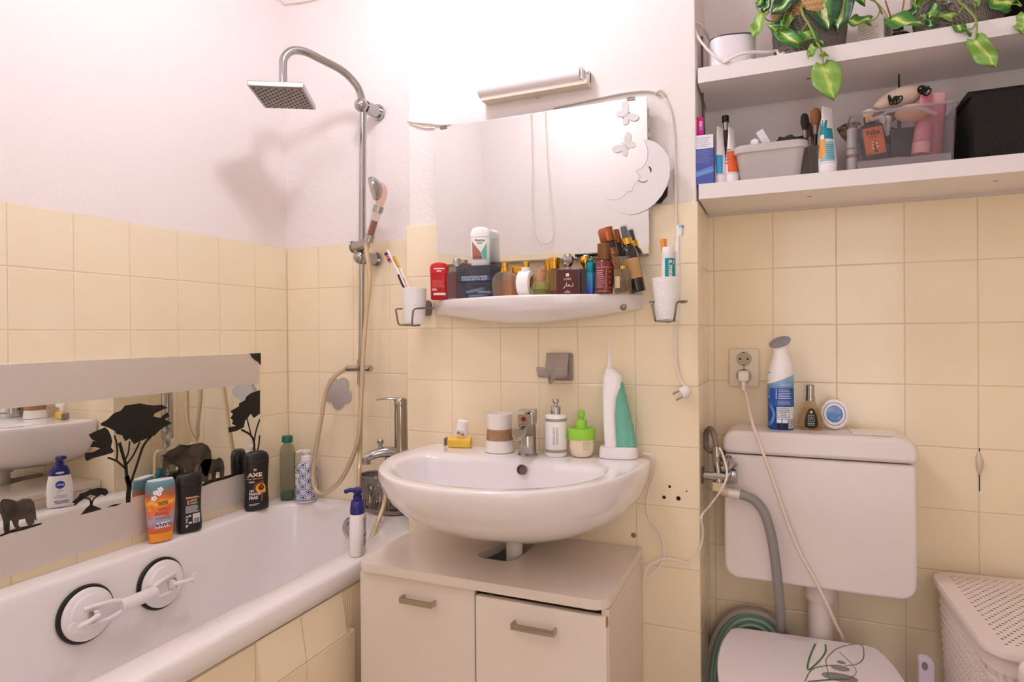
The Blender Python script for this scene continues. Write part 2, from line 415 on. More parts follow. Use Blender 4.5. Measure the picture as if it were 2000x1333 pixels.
# ------------------------------------------------------------------ savanna mirror on the left wall
sav = thing('wall_mirror', 'long mirror with black savanna trees and elephants on the left wall above the tub', 'mirror', (0, 0, 0))
part(sav, 'glass', M_MIRROR, lambda b: b.box(.0015, .0095, -1.55, -.146, .637, 1.137, .0008), smooth=0)
M_FROST = mat('#ded7cf', .5, .55)
part(sav, 'frosted_band', M_FROST, lambda b: b.box(.0095, .0099, -1.549, -.147, 1.031, 1.136), label='frosted grey upper band')
def low_band(b):
    pts = [(-1.549, .638), (-.147, .638), (-.147, .722), (-.22, .731), (-.35, .737), (-.5, .745), (-.6, .747), (-.7, .742), (-.8, .752), (-.95, .745), (-1.549, .74)]
    b.prism(pts, .0095, .0099, 'x')
part(sav, 'frosted_band', M_FROST, low_band, label='frosted grey lower band')
M_PRINT = mat('#14110e', .5)
def pr(b):
    F = lambda u, v: V((.0104, u, v))
    b.poly(F, [(-0.7023,0.9659),(-0.6825,0.9751),(-0.6663,0.9889),(-0.6457,0.9945),(-0.6331,1.0072),(-0.5901,1.0088),(-0.5679,1.0022),(-0.5452,0.9977),(-0.5219,0.9973),(-0.5030,0.9866),(-0.5173,0.9839),(-0.5455,0.9743),(-0.5501,0.9664),(-0.5270,0.9593),(-0.5031,0.9736),(-0.4985,0.9600),(-0.5129,0.9532),(-0.4890,0.9392),(-0.5036,0.9346),(-0.5274,0.9251),(-0.5462,0.9108),(-0.5690,0.9059),(-0.5912,0.9011),(-0.6087,0.8957),(-0.6214,0.9141),(-0.6341,0.9080),(-0.6423,0.9255),(-0.6588,0.9320),(-0.6627,0.9406),(-0.6828,0.9534),(-0.6985,0.9595)])
    b.poly(F, [(-0.7333,0.9413),(-0.7180,0.9467),(-0.6907,0.9545),(-0.6828,0.9475),(-0.6750,0.9305),(-0.6711,0.9140),(-0.6753,0.8988),(-0.6674,0.8875),(-0.6715,0.8822),(-0.6994,0.8794),(-0.7226,0.8778),(-0.7378,0.8730),(-0.7433,0.8779),(-0.7431,0.8950),(-0.7224,0.8933),(-0.7030,0.8996),(-0.7146,0.9055),(-0.7299,0.9081),(-0.7221,0.9222),(-0.7144,0.9210),(-0.7258,0.9286)])
    b.stroke(F, [(-0.6284,0.7362),(-0.6265,0.7602),(-0.6245,0.7801),(-0.6310,0.8100)], .0135)
    b.stroke(F, [(-0.6270,0.7888),(-0.6317,0.8183),(-0.6340,0.8431),(-0.6408,0.8687),(-0.6508,0.9067)], .0085)
    b.stroke(F, [(-0.6237,0.7799),(-0.6096,0.8137),(-0.5962,0.8481),(-0.5803,0.8868),(-0.5553,0.9122)], .0065)
    b.stroke(F, [(-0.6329,0.8307),(-0.6473,0.8457),(-0.6595,0.8581),(-0.6836,0.8718)], .005)
    b.stroke(F, [(-0.6315,0.8426),(-0.6112,0.8653),(-0.5913,0.8990)], .0045)
    b.stroke(F, [(-0.6595,0.8601),(-0.6569,0.8796),(-0.6590,0.9080),(-0.6649,0.9289)], .004)
    b.stroke(F, [(-0.6355,0.8556),(-0.6261,0.8741),(-0.6215,0.9060)], .0035)
part(sav, 'tree_print', M_PRINT, pr, label='large black acacia print', smooth=0)
def pr(b):
    F = lambda u, v: V((.0104, u, v))
    b.poly(F, [(-0.1455,1.0077),(-0.1862,1.0012),(-0.2054,0.9905),(-0.2119,0.9788),(-0.2368,0.9715),(-0.2369,0.9617),(-0.2734,0.9488),(-0.2616,0.9377),(-0.2737,0.9271),(-0.2619,0.9159),(-0.2680,0.9070),(-0.2500,0.8972),(-0.2830,0.8970),(-0.2802,0.8798),(-0.2502,0.8802),(-0.2192,0.8880),(-0.2127,0.9094),(-0.1870,0.9311),(-0.1743,0.9145),(-0.1466,0.9262)])
    b.stroke(F, [(-0.1725,0.8007),(-0.1753,0.8339),(-0.1911,0.8590),(-0.2287,0.8820)], .007)
    b.stroke(F, [(-0.1740,0.8337),(-0.1631,0.8725),(-0.1475,0.9060)], .005)
    b.stroke(F, [(-0.1574,0.8006),(-0.1518,0.8251),(-0.1482,0.8500)], .005)
    b.stroke(F, [(-0.1867,0.8558),(-0.1989,0.8976),(-0.2062,0.9235)], .004)
part(sav, 'tree_print', M_PRINT, pr, label='black acacia print cut by the mirror end', smooth=0)
def pr(b):
    F = lambda u, v: V((.0104, u, v))
    b.poly(F, [(-0.7578,0.7365),(-0.7466,0.7461),(-0.7345,0.7545),(-0.7296,0.7559),(-0.7239,0.7525),(-0.7009,0.7368),(-0.7241,0.7363)])
    b.poly(F, [(-0.7774,0.7737),(-0.7609,0.7847),(-0.7572,0.7914),(-0.7442,0.7921),(-0.7310,0.7967),(-0.7080,0.7952),(-0.6885,0.7888),(-0.6827,0.7756),(-0.6926,0.7701),(-0.7043,0.7788),(-0.7160,0.7757),(-0.7312,0.7832),(-0.7462,0.7773),(-0.7592,0.7710),(-0.7721,0.7630),(-0.7702,0.7700)])
    b.stroke(F, [(-0.7296,0.7532),(-0.7321,0.7700),(-0.7481,0.7797)], .004)
    b.stroke(F, [(-0.7285,0.7529),(-0.7218,0.7694),(-0.7024,0.7783)], .0035)
part(sav, 'tree_print', M_PRINT, pr, label='small black acacia print on a mound', smooth=0)
for pts in ([(-0.6890,0.7377),(-0.6770,0.7405),(-0.6649,0.7414),(-0.6464,0.7383),(-0.6609,0.7356)], [(-0.9391,0.7385),(-0.9180,0.7436),(-0.8934,0.7441),(-0.8477,0.7421),(-0.8517,0.7378),(-0.8935,0.7357),(-0.9181,0.7367),(-0.9391,0.7341)], [(-0.3891,0.7333),(-0.3563,0.7399),(-0.2995,0.7394),(-0.2397,0.7389),(-0.2336,0.7342),(-0.2879,0.7297),(-0.3509,0.7293),(-0.3838,0.7252)]):
    part(sav, 'ground_print', M_PRINT, lambda b: b.poly(lambda u, v: V((.0104, u, v)), pts), smooth=0)
M_ELE = mat('#5d554d', .3, .5, var=(22, '#2c2722', 1))
for pts, ear in (([(-0.5253,0.7875),(-0.5232,0.8085),(-0.5168,0.8245),(-0.5152,0.8436),(-0.5046,0.8559),(-0.4827,0.8617),(-0.4627,0.8706),(-0.4375,0.8637),(-0.4116,0.8639),(-0.3850,0.8632),(-0.3650,0.8516),(-0.3520,0.8322),(-0.3501,0.8015),(-0.3537,0.7812),(-0.3673,0.7538),(-0.3862,0.7602),(-0.3886,0.7859),(-0.4017,0.8022),(-0.4177,0.7872),(-0.4216,0.7654),(-0.4412,0.7696),(-0.4419,0.7921),(-0.4500,0.7937),(-0.4523,0.7697),(-0.4703,0.7749),(-0.4685,0.8019),(-0.4856,0.8141),(-0.5002,0.8169),(-0.5099,0.8058),(-0.5149,0.7853)], [(-0.5046,0.8546),(-0.4851,0.8599),(-0.4629,0.8538),(-0.4455,0.8374),(-0.4558,0.8215),(-0.4734,0.8117),(-0.4855,0.8272),(-0.4950,0.8442)]), ([(-0.3967,0.7807),(-0.3911,0.8001),(-0.3775,0.8090),(-0.3556,0.8072),(-0.3333,0.8007),(-0.3162,0.8036),(-0.3048,0.7906),(-0.3004,0.7682),(-0.3026,0.7353),(-0.3170,0.7360),(-0.3179,0.7575),(-0.3338,0.7608),(-0.3352,0.7353),(-0.3481,0.7381),(-0.3495,0.7594),(-0.3617,0.7619),(-0.3647,0.7348),(-0.3784,0.7355),(-0.3792,0.7610),(-0.3887,0.7722),(-0.3933,0.7502),(-0.3986,0.7514)], None), ([(-0.9384,0.8142),(-0.9294,0.8205),(-0.9144,0.8151),(-0.9021,0.8069),(-0.8896,0.8107),(-0.8738,0.8068),(-0.8658,0.7960),(-0.8634,0.7776),(-0.8614,0.7556),(-0.8598,0.7498),(-0.8637,0.7527),(-0.8652,0.7638),(-0.8663,0.7463),(-0.8728,0.7428),(-0.8793,0.7393),(-0.8823,0.7508),(-0.8854,0.7622),(-0.8995,0.7626),(-0.9012,0.7509),(-0.8935,0.7399),(-0.9059,0.7418),(-0.9148,0.7669),(-0.9185,0.7661),(-0.9196,0.7406),(-0.9302,0.7403),(-0.9314,0.7680),(-0.9357,0.7863),(-0.9474,0.7928),(-0.9502,0.8037)], [(-0.9339,0.8182),(-0.9174,0.8141),(-0.9084,0.8015),(-0.9146,0.7875),(-0.9253,0.7801),(-0.9326,0.7957)])):
    def el(b):
        b.poly(lambda u, v: V((.0106, u, v)), pts)
        if ear: b.m(mat('#2b2520', .4)).stroke(lambda u, v: V((.0108, u, v)), ear+ear[:1], .0022)
    part(sav, 'elephant_print', M_ELE, el, label='grey elephant print', smooth=0)
part(sav, 'corner_patch', M_BLACK, lambda b: b.prism([(-0.1907,1.1377),(-0.1430,1.1377),(-0.1429,1.0964),(-0.1546,1.1091),(-0.1651,1.1126),(-0.1793,1.1233)], .0099, .0125, 'x'), label='torn black corner patch')

# ------------------------------------------------------------------ suction grab bar
bar = thing('grab_bar', 'white suction grab bar with two round black-rimmed cups on the inner tub wall', 'grab bar', (.0785, -.688, .505), (0, -.08, 0))
def cup_m(b, y):
    b.M = Matrix.Translation((0, y, 0)) @ Matrix.Rotation(PI/2, 4, 'Y')
for sgn in (-1, 1):
    y = sgn*.103
    def ring(b): cup_m(b, y); b.lathe([(.070, -.002), (.071, .003), (.068, .008), (.060, .010)], 40)
    def dome(b): cup_m(b, y); b.lathe([(.0635, .008), (.0632, .014), (.060, .018), (.052, .020), (.048, .026), (.030, .030)], 40)
    c_ = part(bar, 'suction_cup', M_PLASTIC, dome)
    part(c_, 'rubber_ring', M_BLACK, ring, label='black rubber ring')
    def lev(b):
        b.box(.036, .052, y+sgn*.002-.006, y+sgn*.002+.006, -.011, .011, .002)
        b.tube([(.050, y, 0), (.060, y+sgn*.03, -.002), (.058, y+sgn*.056, -.004)], .008, 10, 4, flat=.7)
        b.M = Matrix.Translation((.058, y+sgn*.064, -.004)) @ Matrix.Rotation(PI/2, 4, 'Y'); b.lathe([(.013, -.004), (.014, 0), (.013, .004)], 20)
    part(c_, 'lever', M_PLASTIC, lev)
    part(c_, 'spring_clip', M_STEEL, lambda b: b.box(.04, .046, y+sgn*.012-.004, y+sgn*.012+.004, -.013, .013, .001))
def handle(b):
    b.tube([(.05, -.046, 0), (.052, -.03, 0), (.052, .03, 0), (.05, .046, 0)], .0165, 20, 4)
    for sg in (-1, 1):
        for z in (-.017, .017):
            b.tube([(.05, sg*.044, z*.8), (.045, sg*.075, z*1.2), (.03, sg*.125, z*1.25)], .0055, 10, 5)
        b.box(.028, .034, min(sg*.045, sg*.12), max(sg*.045, sg*.12), -.019, .019, .002)
part(bar, 'handle', M_PLASTIC, handle)

# ------------------------------------------------------------------ bottles on the tub rim
ZR = .6125
def flat_bottle(name, label, cat, loc, rz, body_secs, m, group=None):
    t = thing(name, label, cat, loc, rz, group)
    P(t, 'body', m, body_secs)
    return t
# shower gel standing on its orange cap
IS = [(.026, .031, .017, 2.6), (.03, .033, .0185, 2.6), (.07, .036, .0205, 2.4), (.12, .0385, .021, 2.4), (.155, .039, .019, 2.4), (.170, .037, .016, 2.6), (.1735, .033, .013, 2.6)]
def isana_mat():
    m = bpy.data.materials.new('sunset_print'); m.use_nodes = True; nt = m.node_tree; b = nt.nodes['Principled BSDF']; b.inputs['Roughness'].default_value = .3
    tc = nt.nodes.new('ShaderNodeTexCoord'); sp = nt.nodes.new('ShaderNodeSeparateXYZ'); nt.links.new(tc.outputs['Object'], sp.inputs[0])
    nz = nt.nodes.new('ShaderNodeTexNoise'); nz.inputs['Scale'].default_value = 45; nt.links.new(tc.outputs['Object'], nz.inputs['Vector'])
    ad = nt.nodes.new('ShaderNodeMath'); ad.operation = 'MULTIPLY_ADD'; ad.inputs[1].default_value = .05; nt.links.new(nz.outputs['Fac'], ad.inputs[0]); nt.links.new(sp.outputs['Z'], ad.inputs[2])
    mr = nt.nodes.new('ShaderNodeMapRange'); mr.inputs[1].default_value = .05; mr.inputs[2].default_value = .195; nt.links.new(ad.outputs[0], mr.inputs[0])
    cr = nt.nodes.new('ShaderNodeValToRGB'); e = cr.color_ramp.elements
    e[0].position = 0; e[0].color = lin('#d66a3c'); e[1].position = 1; e[1].color = lin('#5f97a6')
    for p_, c_ in ((.10, '#d8663e'), (.2, '#a9a3bd'), (.3, '#b0a8c4'), (.4, '#d9805a'), (.5, '#e8763a'), (.6, '#f6c24a'), (.68, '#ee7f2c'), (.78, '#b0623f'), (.86, '#6d7f84')):
        q = e.new(p_); q.color = lin(c_)
    nt.links.new(mr.outputs[0], cr.inputs[0]); nt.links.new(cr.outputs[0], b.inputs['Base Color']); return m
t = thing('shower_gel', 'orange sunset-print shower gel standing upside down on the tub rim', 'bottle', (.044, -.556, ZR), 1.22)
P(t, 'body', isana_mat(), IS)
P(t, 'cap', mat('#ef9a32', .3), [(0, .028, .014, 2.6), (.002, .030, .016, 2.6), (.026, .0315, .0178, 2.6)], label='orange cap')
P(t, 'base_disc', mat('#f1eeec', .3), [(.1735, .034, .0135, 2.6), (.176, .034, .0135, 2.6)], label='white upturned base')
def isana_lab(b):
    F = surf(IS, .0005)
    b.m(mat('#f3f0ea', .4)).patch(F, -.017, .021, .041, .057, 8, 2)
    b.m(mat('#1c2b54', .4)).text('ISANA', .0145, surf(IS, .0009), .002, .0537, rot=PI, bold=.03)
    b.text('CREMEDUSCHE', .006, surf(IS, .0007), .002, .0705, rot=PI)
    b.m(mat('#c8412a', .4)).text('Sunny', .015, surf(IS, .0007), -.003, .0855, rot=PI, bold=.02).text('Oasis', .015, surf(IS, .0007), .004, .0975, rot=PI, bold=.02)
    b.m(mat('#4a4a2e', .4)); [b.patch(surf(IS, .0007), -.012, .014, .106+.004*i, .108+.004*i, 4, 1) for i in range(3)]
    for (u, v, r) in ((-.018, .143, .007), (-.006, .150, .008), (-.022, .128, .0075), (-.009, .138, .006)):
        b.m(mat('#f6f3f4', .4))
        for k in range(5): b.disc(surf(IS, .0008), u+r*.62*math.cos(k*1.257), v+r*.62*math.sin(k*1.257), r*.42, n=10)
        b.m(mat('#eec04a', .4)).disc(surf(IS, .0011), u, v, r*.22, n=8)
part(t, 'label', mat('#f3f0ea', .4), isana_lab, smooth=0)

# two black shower gels
AX = [(0, .033, .017, 3), (.003, .036, .0195, 3), (.02, .0375, .021, 2.8), (.07, .034, .0205, 2.8), (.12, .036, .0205, 2.8), (.150, .0385, .0205, 2.8)]
AXC = [(.1505, .0385, .0205, 2.8), (.170, .0385, .0205, 2.8), (.182, .033, .0185, 2.6), (.188, .022, .014, 2.4), (.190, .008, .006, 2.2)]
M_AXE = mat('#221e1d', .3)
def axe(label, loc, rz, sc):
    t = thing('shower_gel', label, 'bottle', loc, rz); t.scale = (sc, sc, sc)
    P(t, 'body', M_AXE, AX)
    def cap(b): b.se(AXC); b.m(mat('#4a4544', .3)).stroke(surf(AXC+[(.2, .01, .01, 2)], .0004), [(-.036, .163), (-.012, .157), (.0, .151), (.012, .157), (.036, .163)], .0012)
    part(t, 'cap', M_AXE, cap)
    return t
t = axe('black shower gel on the tub rim with its back label of small print and barcode', (.044, -.462, ZR), 1.2, .93)
def axe_back(b):
    F = surf(AX, .0005); W = mat('#d8d2ce', .4); O = mat('#e8933a', .4)
    b.m(O).patch(F, -.016, .027, .108, .1105, 6, 1).m(W).patch(F, -.016, .02, .1115, .1135, 6, 1)
    b.m(O).disc(F, -.009, .1, .0035).disc(F, -.009, .0925, .0035)
    b.m(W).lines(F, -.003, .026, .097, .105, 2, .4).lines(F, -.003, .024, .089, .096, 2, .4).lines(F, -.017, .027, .062, .086, 8, .45)
    b.patch(F, .004, .027, .028, .058, 6, 2).patch(F, -.008, -.001, .05, .056, 3, 1).patch(F, -.008, .001, .028, .034, 3, 1)
    b.lines(F, -.017, -.009, .03, .055, 6, .45).poly(F, [(-.018, .025), (-.008, .025), (-.013, .018), (-.015, .015)])
    b.m(M_BLACK); [b.patch(surf(AX, .0008), .007, .0245, .03+.0024*i, .0312+.0024*i, 4, 1) for i in range(6)]
part(t, 'label', mat('#d8d2ce', .4), axe_back, smooth=0)
t = axe('black shower gel with orange swirl front at the far end of the tub rim', (.05, -.205, ZR), .98, 1.04)
def axe_front(b):
    F = surf(AX, .0005); W = mat('#ece8e4', .4); O = mat('#e99a35', .4)
    b.m(O).patch(F, -.012, -.003, .127, .135, 3, 1)
    b.m(W).text('AXE', .017, F, -.008, .109, sx=1.35, bold=.035)
    b.m(O).text('DARK TEMPTATION', .0052, F, -.0075, .1, sx=1.05, bold=.03)
    b.m(W).lines(F, -.026, -.008, .089, .096, 2, .4).text('12H', .0105, F, -.026, .060, 'LEFT', .8, bold=.02).text('PARFUM', .0115, F, -.026, .0495, 'LEFT', .8, bold=.02).text('FRAIS', .0145, F, -.026, .0365, 'LEFT', .75, bold=.02)
    b.lines(F, -.026, .006, .0165, .023, 2, .4)
    b.m(mat('#7a4526', .4)).disc(surf(AX, .0004), .004, .074, .017).disc(surf(AX, .0004), .012, .088, .008).stroke(surf(AX, .0004), [(.01, .06), (.013, .045), (.011, .028)], .006)
    b.m(O).disc(surf(AX, .0007), .009, .071, .0155).patch(surf(AX, .0007), .006, .0245, .055, .068, 4, 1)
    b.m(mat('#4a2816', .35)).disc(surf(AX, .001), .010, .072, .0085).m(mat('#8a5230', .35)).disc(surf(AX, .0012), .012, .074, .004)
part(t, 'label', mat('#ece8e4', .4), axe_front, smooth=0)

# green-capped bottle, nearly empty
t = thing('bath_oil_bottle', 'tall clear square bottle with a green cap and a little green liquid', 'bottle', (.056, -.066, ZR), .62)
GB = [(0, .020, .020, 6), (.004, .024, .024, 6), (.17, .0245, .0245, 6), (.19, .021, .021, 4), (.2, .013, .013, 2), (.216, .013, .013, 2)]
P(t, 'body', clear('#d6d6c8', .09, .06), GB)
P(t, 'liquid', mat('#0f5232', .15), [(.003, .021, .021, 6), (.028, .0225, .0225, 6)], label='dark green liquid')
P(t, 'cap', mat('#12644a', .35), [(.203, .0165, .0165), (.205, .0185, .0185), (.224, .0185, .0185), (.227, .016, .016)], label='green cap')
part(t, 'label', mat('#2a5a48', .4), lambda b: b.patch(surf(GB, .0006, PI/2), -.014, .014, .05, .165, 4, 2), smooth=0)

# patterned soap dispenser
def azulejo():
    m = bpy.data.materials.new('tile_pattern'); m.use_nodes = True; nt = m.node_tree; bs = nt.nodes['Principled BSDF']; bs.inputs['Roughness'].default_value = .15
    tc = nt.nodes.new('ShaderNodeTexCoord'); sp = nt.nodes.new('ShaderNodeSeparateXYZ'); nt.links.new(tc.outputs['Object'], sp.inputs[0])
    def op(k, a, b_=0):
        n = nt.nodes.new('ShaderNodeMath'); n.operation = k
        for i, x in enumerate((a, b_)):
            if isinstance(x, (int, float)): n.inputs[i].default_value = x
            else: nt.links.new(x, n.inputs[i])
        return n.outputs[0]
    th = op('MULTIPLY', op('ARCTAN2', sp.outputs['X'], sp.outputs['Y']), 6)
    zz = op('MULTIPLY', sp.outputs['Z'], 6/.036)
    a = op('COSINE', th); c_ = op('COSINE', zz); s_ = op('ADD', a, c_); d = op('MULTIPLY', op('SINE', op('MULTIPLY', th, 2)), op('SINE', op('MULTIPLY', zz, 2)))
    e = op('ABSOLUTE', op('ADD', s_, op('MULTIPLY', d, .55)))
    cr = nt.nodes.new('ShaderNodeValToRGB'); cr.color_ramp.interpolation = 'CONSTANT'; el = cr.color_ramp.elements
    el[0].position = 0; el[0].color = lin('#24458c'); el[1].position = .78; el[1].color = lin('#d8b64c')
    for p_, h_ in ((.12, '#ece8e6'), (.26, '#1f3c80'), (.36, '#ece8e6'), (.58, '#24458c'), (.68, '#e9e6e4')): q = el.new(p_); q.color = lin(h_)
    nt.links.new(op('MULTIPLY', e, .37), cr.inputs[0]); nt.links.new(cr.outputs[0], bs.inputs['Base Color']); return m
def pump(b, z, s=1, ax=-1):
    b.lathe([(.017*s, z), (.0175*s, z+.004*s), (.0165*s, z+.02*s), (.012*s, z+.023*s)])
    b.lathe([(.006*s, z+.022*s), (.006*s, z+.034*s)])
    b.se([(z+.032*s, .011*s, .009*s, 2.5), (z+.036*s, .014*s, .011*s, 2.5), (z+.042*s, .0135*s, .010*s, 2.5)])
    b.tube([(0, 0, z+.038*s), (ax*.014*s, 0, z+.0385*s), (ax*.026*s, 0, z+.036*s), (ax*.031*s, 0, z+.031*s)], .0045*s, 10, 4)
t = thing('soap_dispenser', 'soap dispenser with blue and yellow tile pattern and white pump in the tub corner', 'dispenser', (.135, -.06, ZR), .4)
P(t, 'body', azulejo(), [(.006, .033, .033), (.009, .0375, .0375), (.118, .0375, .0375), (.134, .030, .030), (.140, .018, .018)])
P(t, 'base', M_PLASTIC, [(0, .033, .033), (.006, .0365, .0365)], label='white base rim')
part(t, 'pump', M_PLASTIC, lambda b: pump(b, .138, 1), label='white pump')
part(t, 'label', mat('#f0ece8', .4), lambda b: (b.patch(surf([(0, .0375, .0375), (.2, .0375, .0375)], .0006, .0), -.036, -.018, .06, .1, 6, 2), b.m(mat('#e8a050', .4)).patch(surf([(0, .0375, .0375), (.2, .0375, .0375)], .001), -.034, -.02, .082, .088, 4, 1)), smooth=0)

# white and blue body lotion pump
t = thing('lotion_bottle', 'white body lotion with dark blue pump on the near tub rim beside the cabinet', 'bottle', (.637, -.43, ZR), -1.08)
LB = [(0, .034, .0165, 3), (.004, .037, .019, 3), (.05, .0385, .0205, 2.8), (.085, .036, .0205, 2.6), (.105, .032, .02, 2.4), (.109, .030, .0195, 2.4)]
M_BLUE = mat('#25266f', .3)
P(t, 'body', mat('#f4efee', .3), LB)
def collar(b):
    b.se([(.109, .0305, .0195, 2.4), (.125, .028, .0185, 2.2), (.139, .021, .017, 2), (.142, .017, .015, 2)])
part(t, 'collar', M_BLUE, collar, label='dark blue collar')
def lpump(b):
    b.lathe([(.012, .140), (.012, .154), (.009, .156), (.009, .162)])
    b.se([(.160, .012, .012), (.164, .017, .012, 2.5, -.004, 0), (.171, .016, .011, 2.5, -.004, 0), (.174, .010, .008, 2.5, -.004, 0)])
    b.tube([(0, 0, .168), (.0, -.02, .1685), (.0, -.034, .164)], .006, 10, 4)
part(t, 'pump', M_BLUE, lpump, label='dark blue pump head')
def niv(b):
    F = surf(LB, .0005); G = surf(LB, .0005, PI)
    b.m(mat('#2743a0', .4)).disc(F, 0, .078, .0135).m(mat('#f2f2f6', .4)).text('NIVEA', .0075, surf(LB, .001), 0, .0755, bold=.03)
    b.m(mat('#8a90b8', .4)).text('BODY', .005, F, 0, .057).text('LOTION', .005, F, 0, .051).lines(F, -.02, .02, .03, .044, 3, .3)
    b.m(mat('#5560a0', .4)).lines(F, -.024, .026, .012, .024, 3, .5)
    b.m(mat('#7a7fa8', .4)).lines(G, -.026, .022, .058, .098, 9, .5).m(M_BLUE).patch(G, -.026, .02, .046, .055, 6, 1).lines(G, -.026, .014, .022, .043, 7, .55)
part(t, 'label', mat('#2743a0', .4), niv, smooth=0)
part(t, 'neck_badge', mat('#c9cfe6', .4), lambda b: b.disc(surf([(.109, .0305, .0195, 2.4), (.125, .028, .0185, 2.2)], .0008), 0, .119, .013, .004), smooth=0)

# grey lattice basket, yellow cloth, teal pouf
t = thing('lattice_basket', 'grey-brown plastic basket with cut-out lattice beside the bath mixer', 'basket', (.479, -.068, ZR))
M_BAS = mat('#857a72', .45)
def bas_pt(a, k): rx, ry = .076+.02*k, .042+.012*k; return V((rx*pw(math.cos(a), 2.6), ry*pw(math.sin(a), 2.6), .006+.112*k))
def bas(b):
    b.se([(0, .072, .038, 2.6), (.001, .078, .044, 2.6), (.014, .080, .046, 2.6)], caps=(1, 0))
    for i in range(120):
        a = 2*PI*i/120+random.uniform(-.04, .04); k0, k1 = random.choice([(0, 1), (0, .6), (.4, 1), (.15, .85), (.5, 1)]); da = random.choice([-1, 1])*random.uniform(.12, .42)
        b.tube([bas_pt(a+da*t_, k0+(k1-k0)*t_) for t_ in (0, .33, .66, 1)], .0025, 6)
def rim(b):
    for kz, r_ in ((1, .0035), (.86, .0022)):
        b.tube([bas_pt(2*PI*i/60, kz) for i in range(61)], r_, 8)
    b.se([(.102, .0955, .0535, 2.6), (.118, .0975, .0545, 2.6)], 48, (0, 0))
part(t, 'lattice', M_BAS, bas); part(t, 'rim', M_BAS, rim)
def lump(b, c, r, n=2, amp=.2, seed=1, sub=3):
    bm = bmesh.new(); bmesh.ops.create_icosphere(bm, subdivisions=sub, radius=1)
    rnd = random.Random(seed); W = [(V((rnd.uniform(-1, 1), rnd.uniform(-1, 1), rnd.uniform(-1, 1)))*n*2, rnd.uniform(0, 6)) for _ in range(6)]
    vs = []
    for v in bm.verts:
        d = 1+amp*sum(math.sin(w_.dot(v.co)+p_) for w_, p_ in W)/3
        vs.append((c[0]+v.co.x*r[0]*d, c[1]+v.co.y*r[1]*d, c[2]+v.co.z*r[2]*d))
    idx = {v: i for i, v in enumerate(bm.verts)}
    b.add(vs, [tuple(idx[v] for v in f.verts) for f in bm.faces]); bm.free()
o = MB(mat('#e8b92c', .8, bump=(200, .3))); lump(o, (.505, -.072, .695), (.042, .028, .042), 2.5, .3, 3); tag(o.build('cleaning_cloth', None, 60), 'crumpled yellow cloth in the grey lattice basket', 'cloth')
o = MB(mat('#12839c', .7, bump=(300, .5))); lump(o, (.617, -.06, ZR+.026), (.042, .034, .027), 5, .35, 8, 4); tag(o.build('bath_pouf', None, 60), 'teal net bath pouf on the tub rim behind the basket', 'sponge')

# ------------------------------------------------------------------ bath mixer
t = thing('bath_mixer', 'chrome bath mixer with tall body and long spout above the tub end', 'tap', (.548, -.085, .80))
part(t, 'body', M_CHROME, lambda b: b.lathe([(.020, 0), (.022, .006), (.021, .02), (.0205, .15), (.0195, .17)]) or b.tube([(0, .082, .03), (0, 0, .03)], .018, 16))
def spout(b):
    b.tube([(0, 0, .012), (-.035, -.03, .02), (-.065, -.055, .015), (-.085, -.07, .004)], lambda t: .019-.006*t, 16, 4)
    b.M = Matrix.Translation((-.085, -.07, -.012)); b.lathe([(.012, -.004), (.013, 0), (.013, .016)], 20)
part(t, 'spout', M_CHROME, spout)
def lever(b):
    b.lathe([(.0205, .168), (.021, .172), (.0205, .186), (.016, .192)])
    b.tube([(.01, .005, .187), (-.03, -.025, .192), (-.065, -.045, .188)], lambda t: .011-.006*t, 12, 5, flat=.5)
part(t, 'lever', M_CHROME, lever)
def knob(b): b.M = Matrix.Translation((-.05, -.042, .028)); b.lathe([(.006, 0), (.006, .018), (.010, .02), (.0105, .03), (.008, .033)], 20)
part(t, 'diverter_knob', M_CHROME, knob)
part(t, 'hose_outlet', M_CHROME, lambda b: b.tube([(-.03, -.03, .005), (-.03, -.03, -.03)], .010, 14))

# ------------------------------------------------------------------ shower set
t = thing('shower_riser', 'chrome shower riser rail with bent overhead arm on the back wall', 'shower')
RT, RB = V((.404, -.075, 1.965)), V((.383, -.072, 1.03))
part(t, 'rail', M_CHROME, lambda b: b.tube([RB, RB.lerp(RT, .45)], .0095, 16).tube([RB.lerp(RT, .44), RT], .011, 16))
part(t, 'overhead_arm', M_CHROME, lambda b: b.tube([RT, (.400, -.082, 2.0), (.391, -.097, 2.032), (.370, -.136, 2.064), (.335, -.203, 2.083), (.312, -.248, 2.092), (.293, -.283, 2.084), (.281, -.305, 2.055), (.279, -.308, 2.02), (.279, -.308, 1.9475)], .0125, 16, 6))
part(t, 'arm_collar', M_CHROME, lambda b: b.tube([(.279, -.308, 1.975), (.279, -.308, 1.9472)], .0145, 16))
for zz, yo in ((1.965, .414), (1.458, .397)):
    c0 = RB.lerp(RT, (zz-1.03)/.935)
    def brk(b):
        d = V((yo, -.002, zz))-c0
        b.tube([c0+d*.12, c0+d*.9], .021, 20); b.tube([c0+d*.88, c0+d], .027, 24)
        b.M = Matrix.Translation(c0-d*.12); b.lathe([(.023*math.sin(PI*i/10), -.023*math.cos(PI*i/10)) for i in range(11)], 24)
    part(t, 'wall_bracket', M_CHROME, brk)
h0, h1 = V((.447, -.108, 1.512)), V((.489, -.104, 1.628))
dh = (h1-h0).normalized()
cs = RB.lerp(RT, (1.495-1.03)/.935)
def slider(b):
    b.tube([cs+V((-.032, -.006, .0)), cs+V((.028, -.014, .004))], .018, 18); b.tube([cs+V((-.034, -.006, 0)), cs+V((-.03, -.006, 0))], .021, 20)
    b.M = Matrix.Translation(h0+dh*.002) @ dh.to_track_quat('Z', 'Y').to_matrix().to_4x4(); b.lathe([(.0128, -.012), (.0165, -.012), (.0165, .012), (.0128, .012), (.0128, -.012)], 24, (0, 0))
part(t, 'slider', M_CHROME, slider)
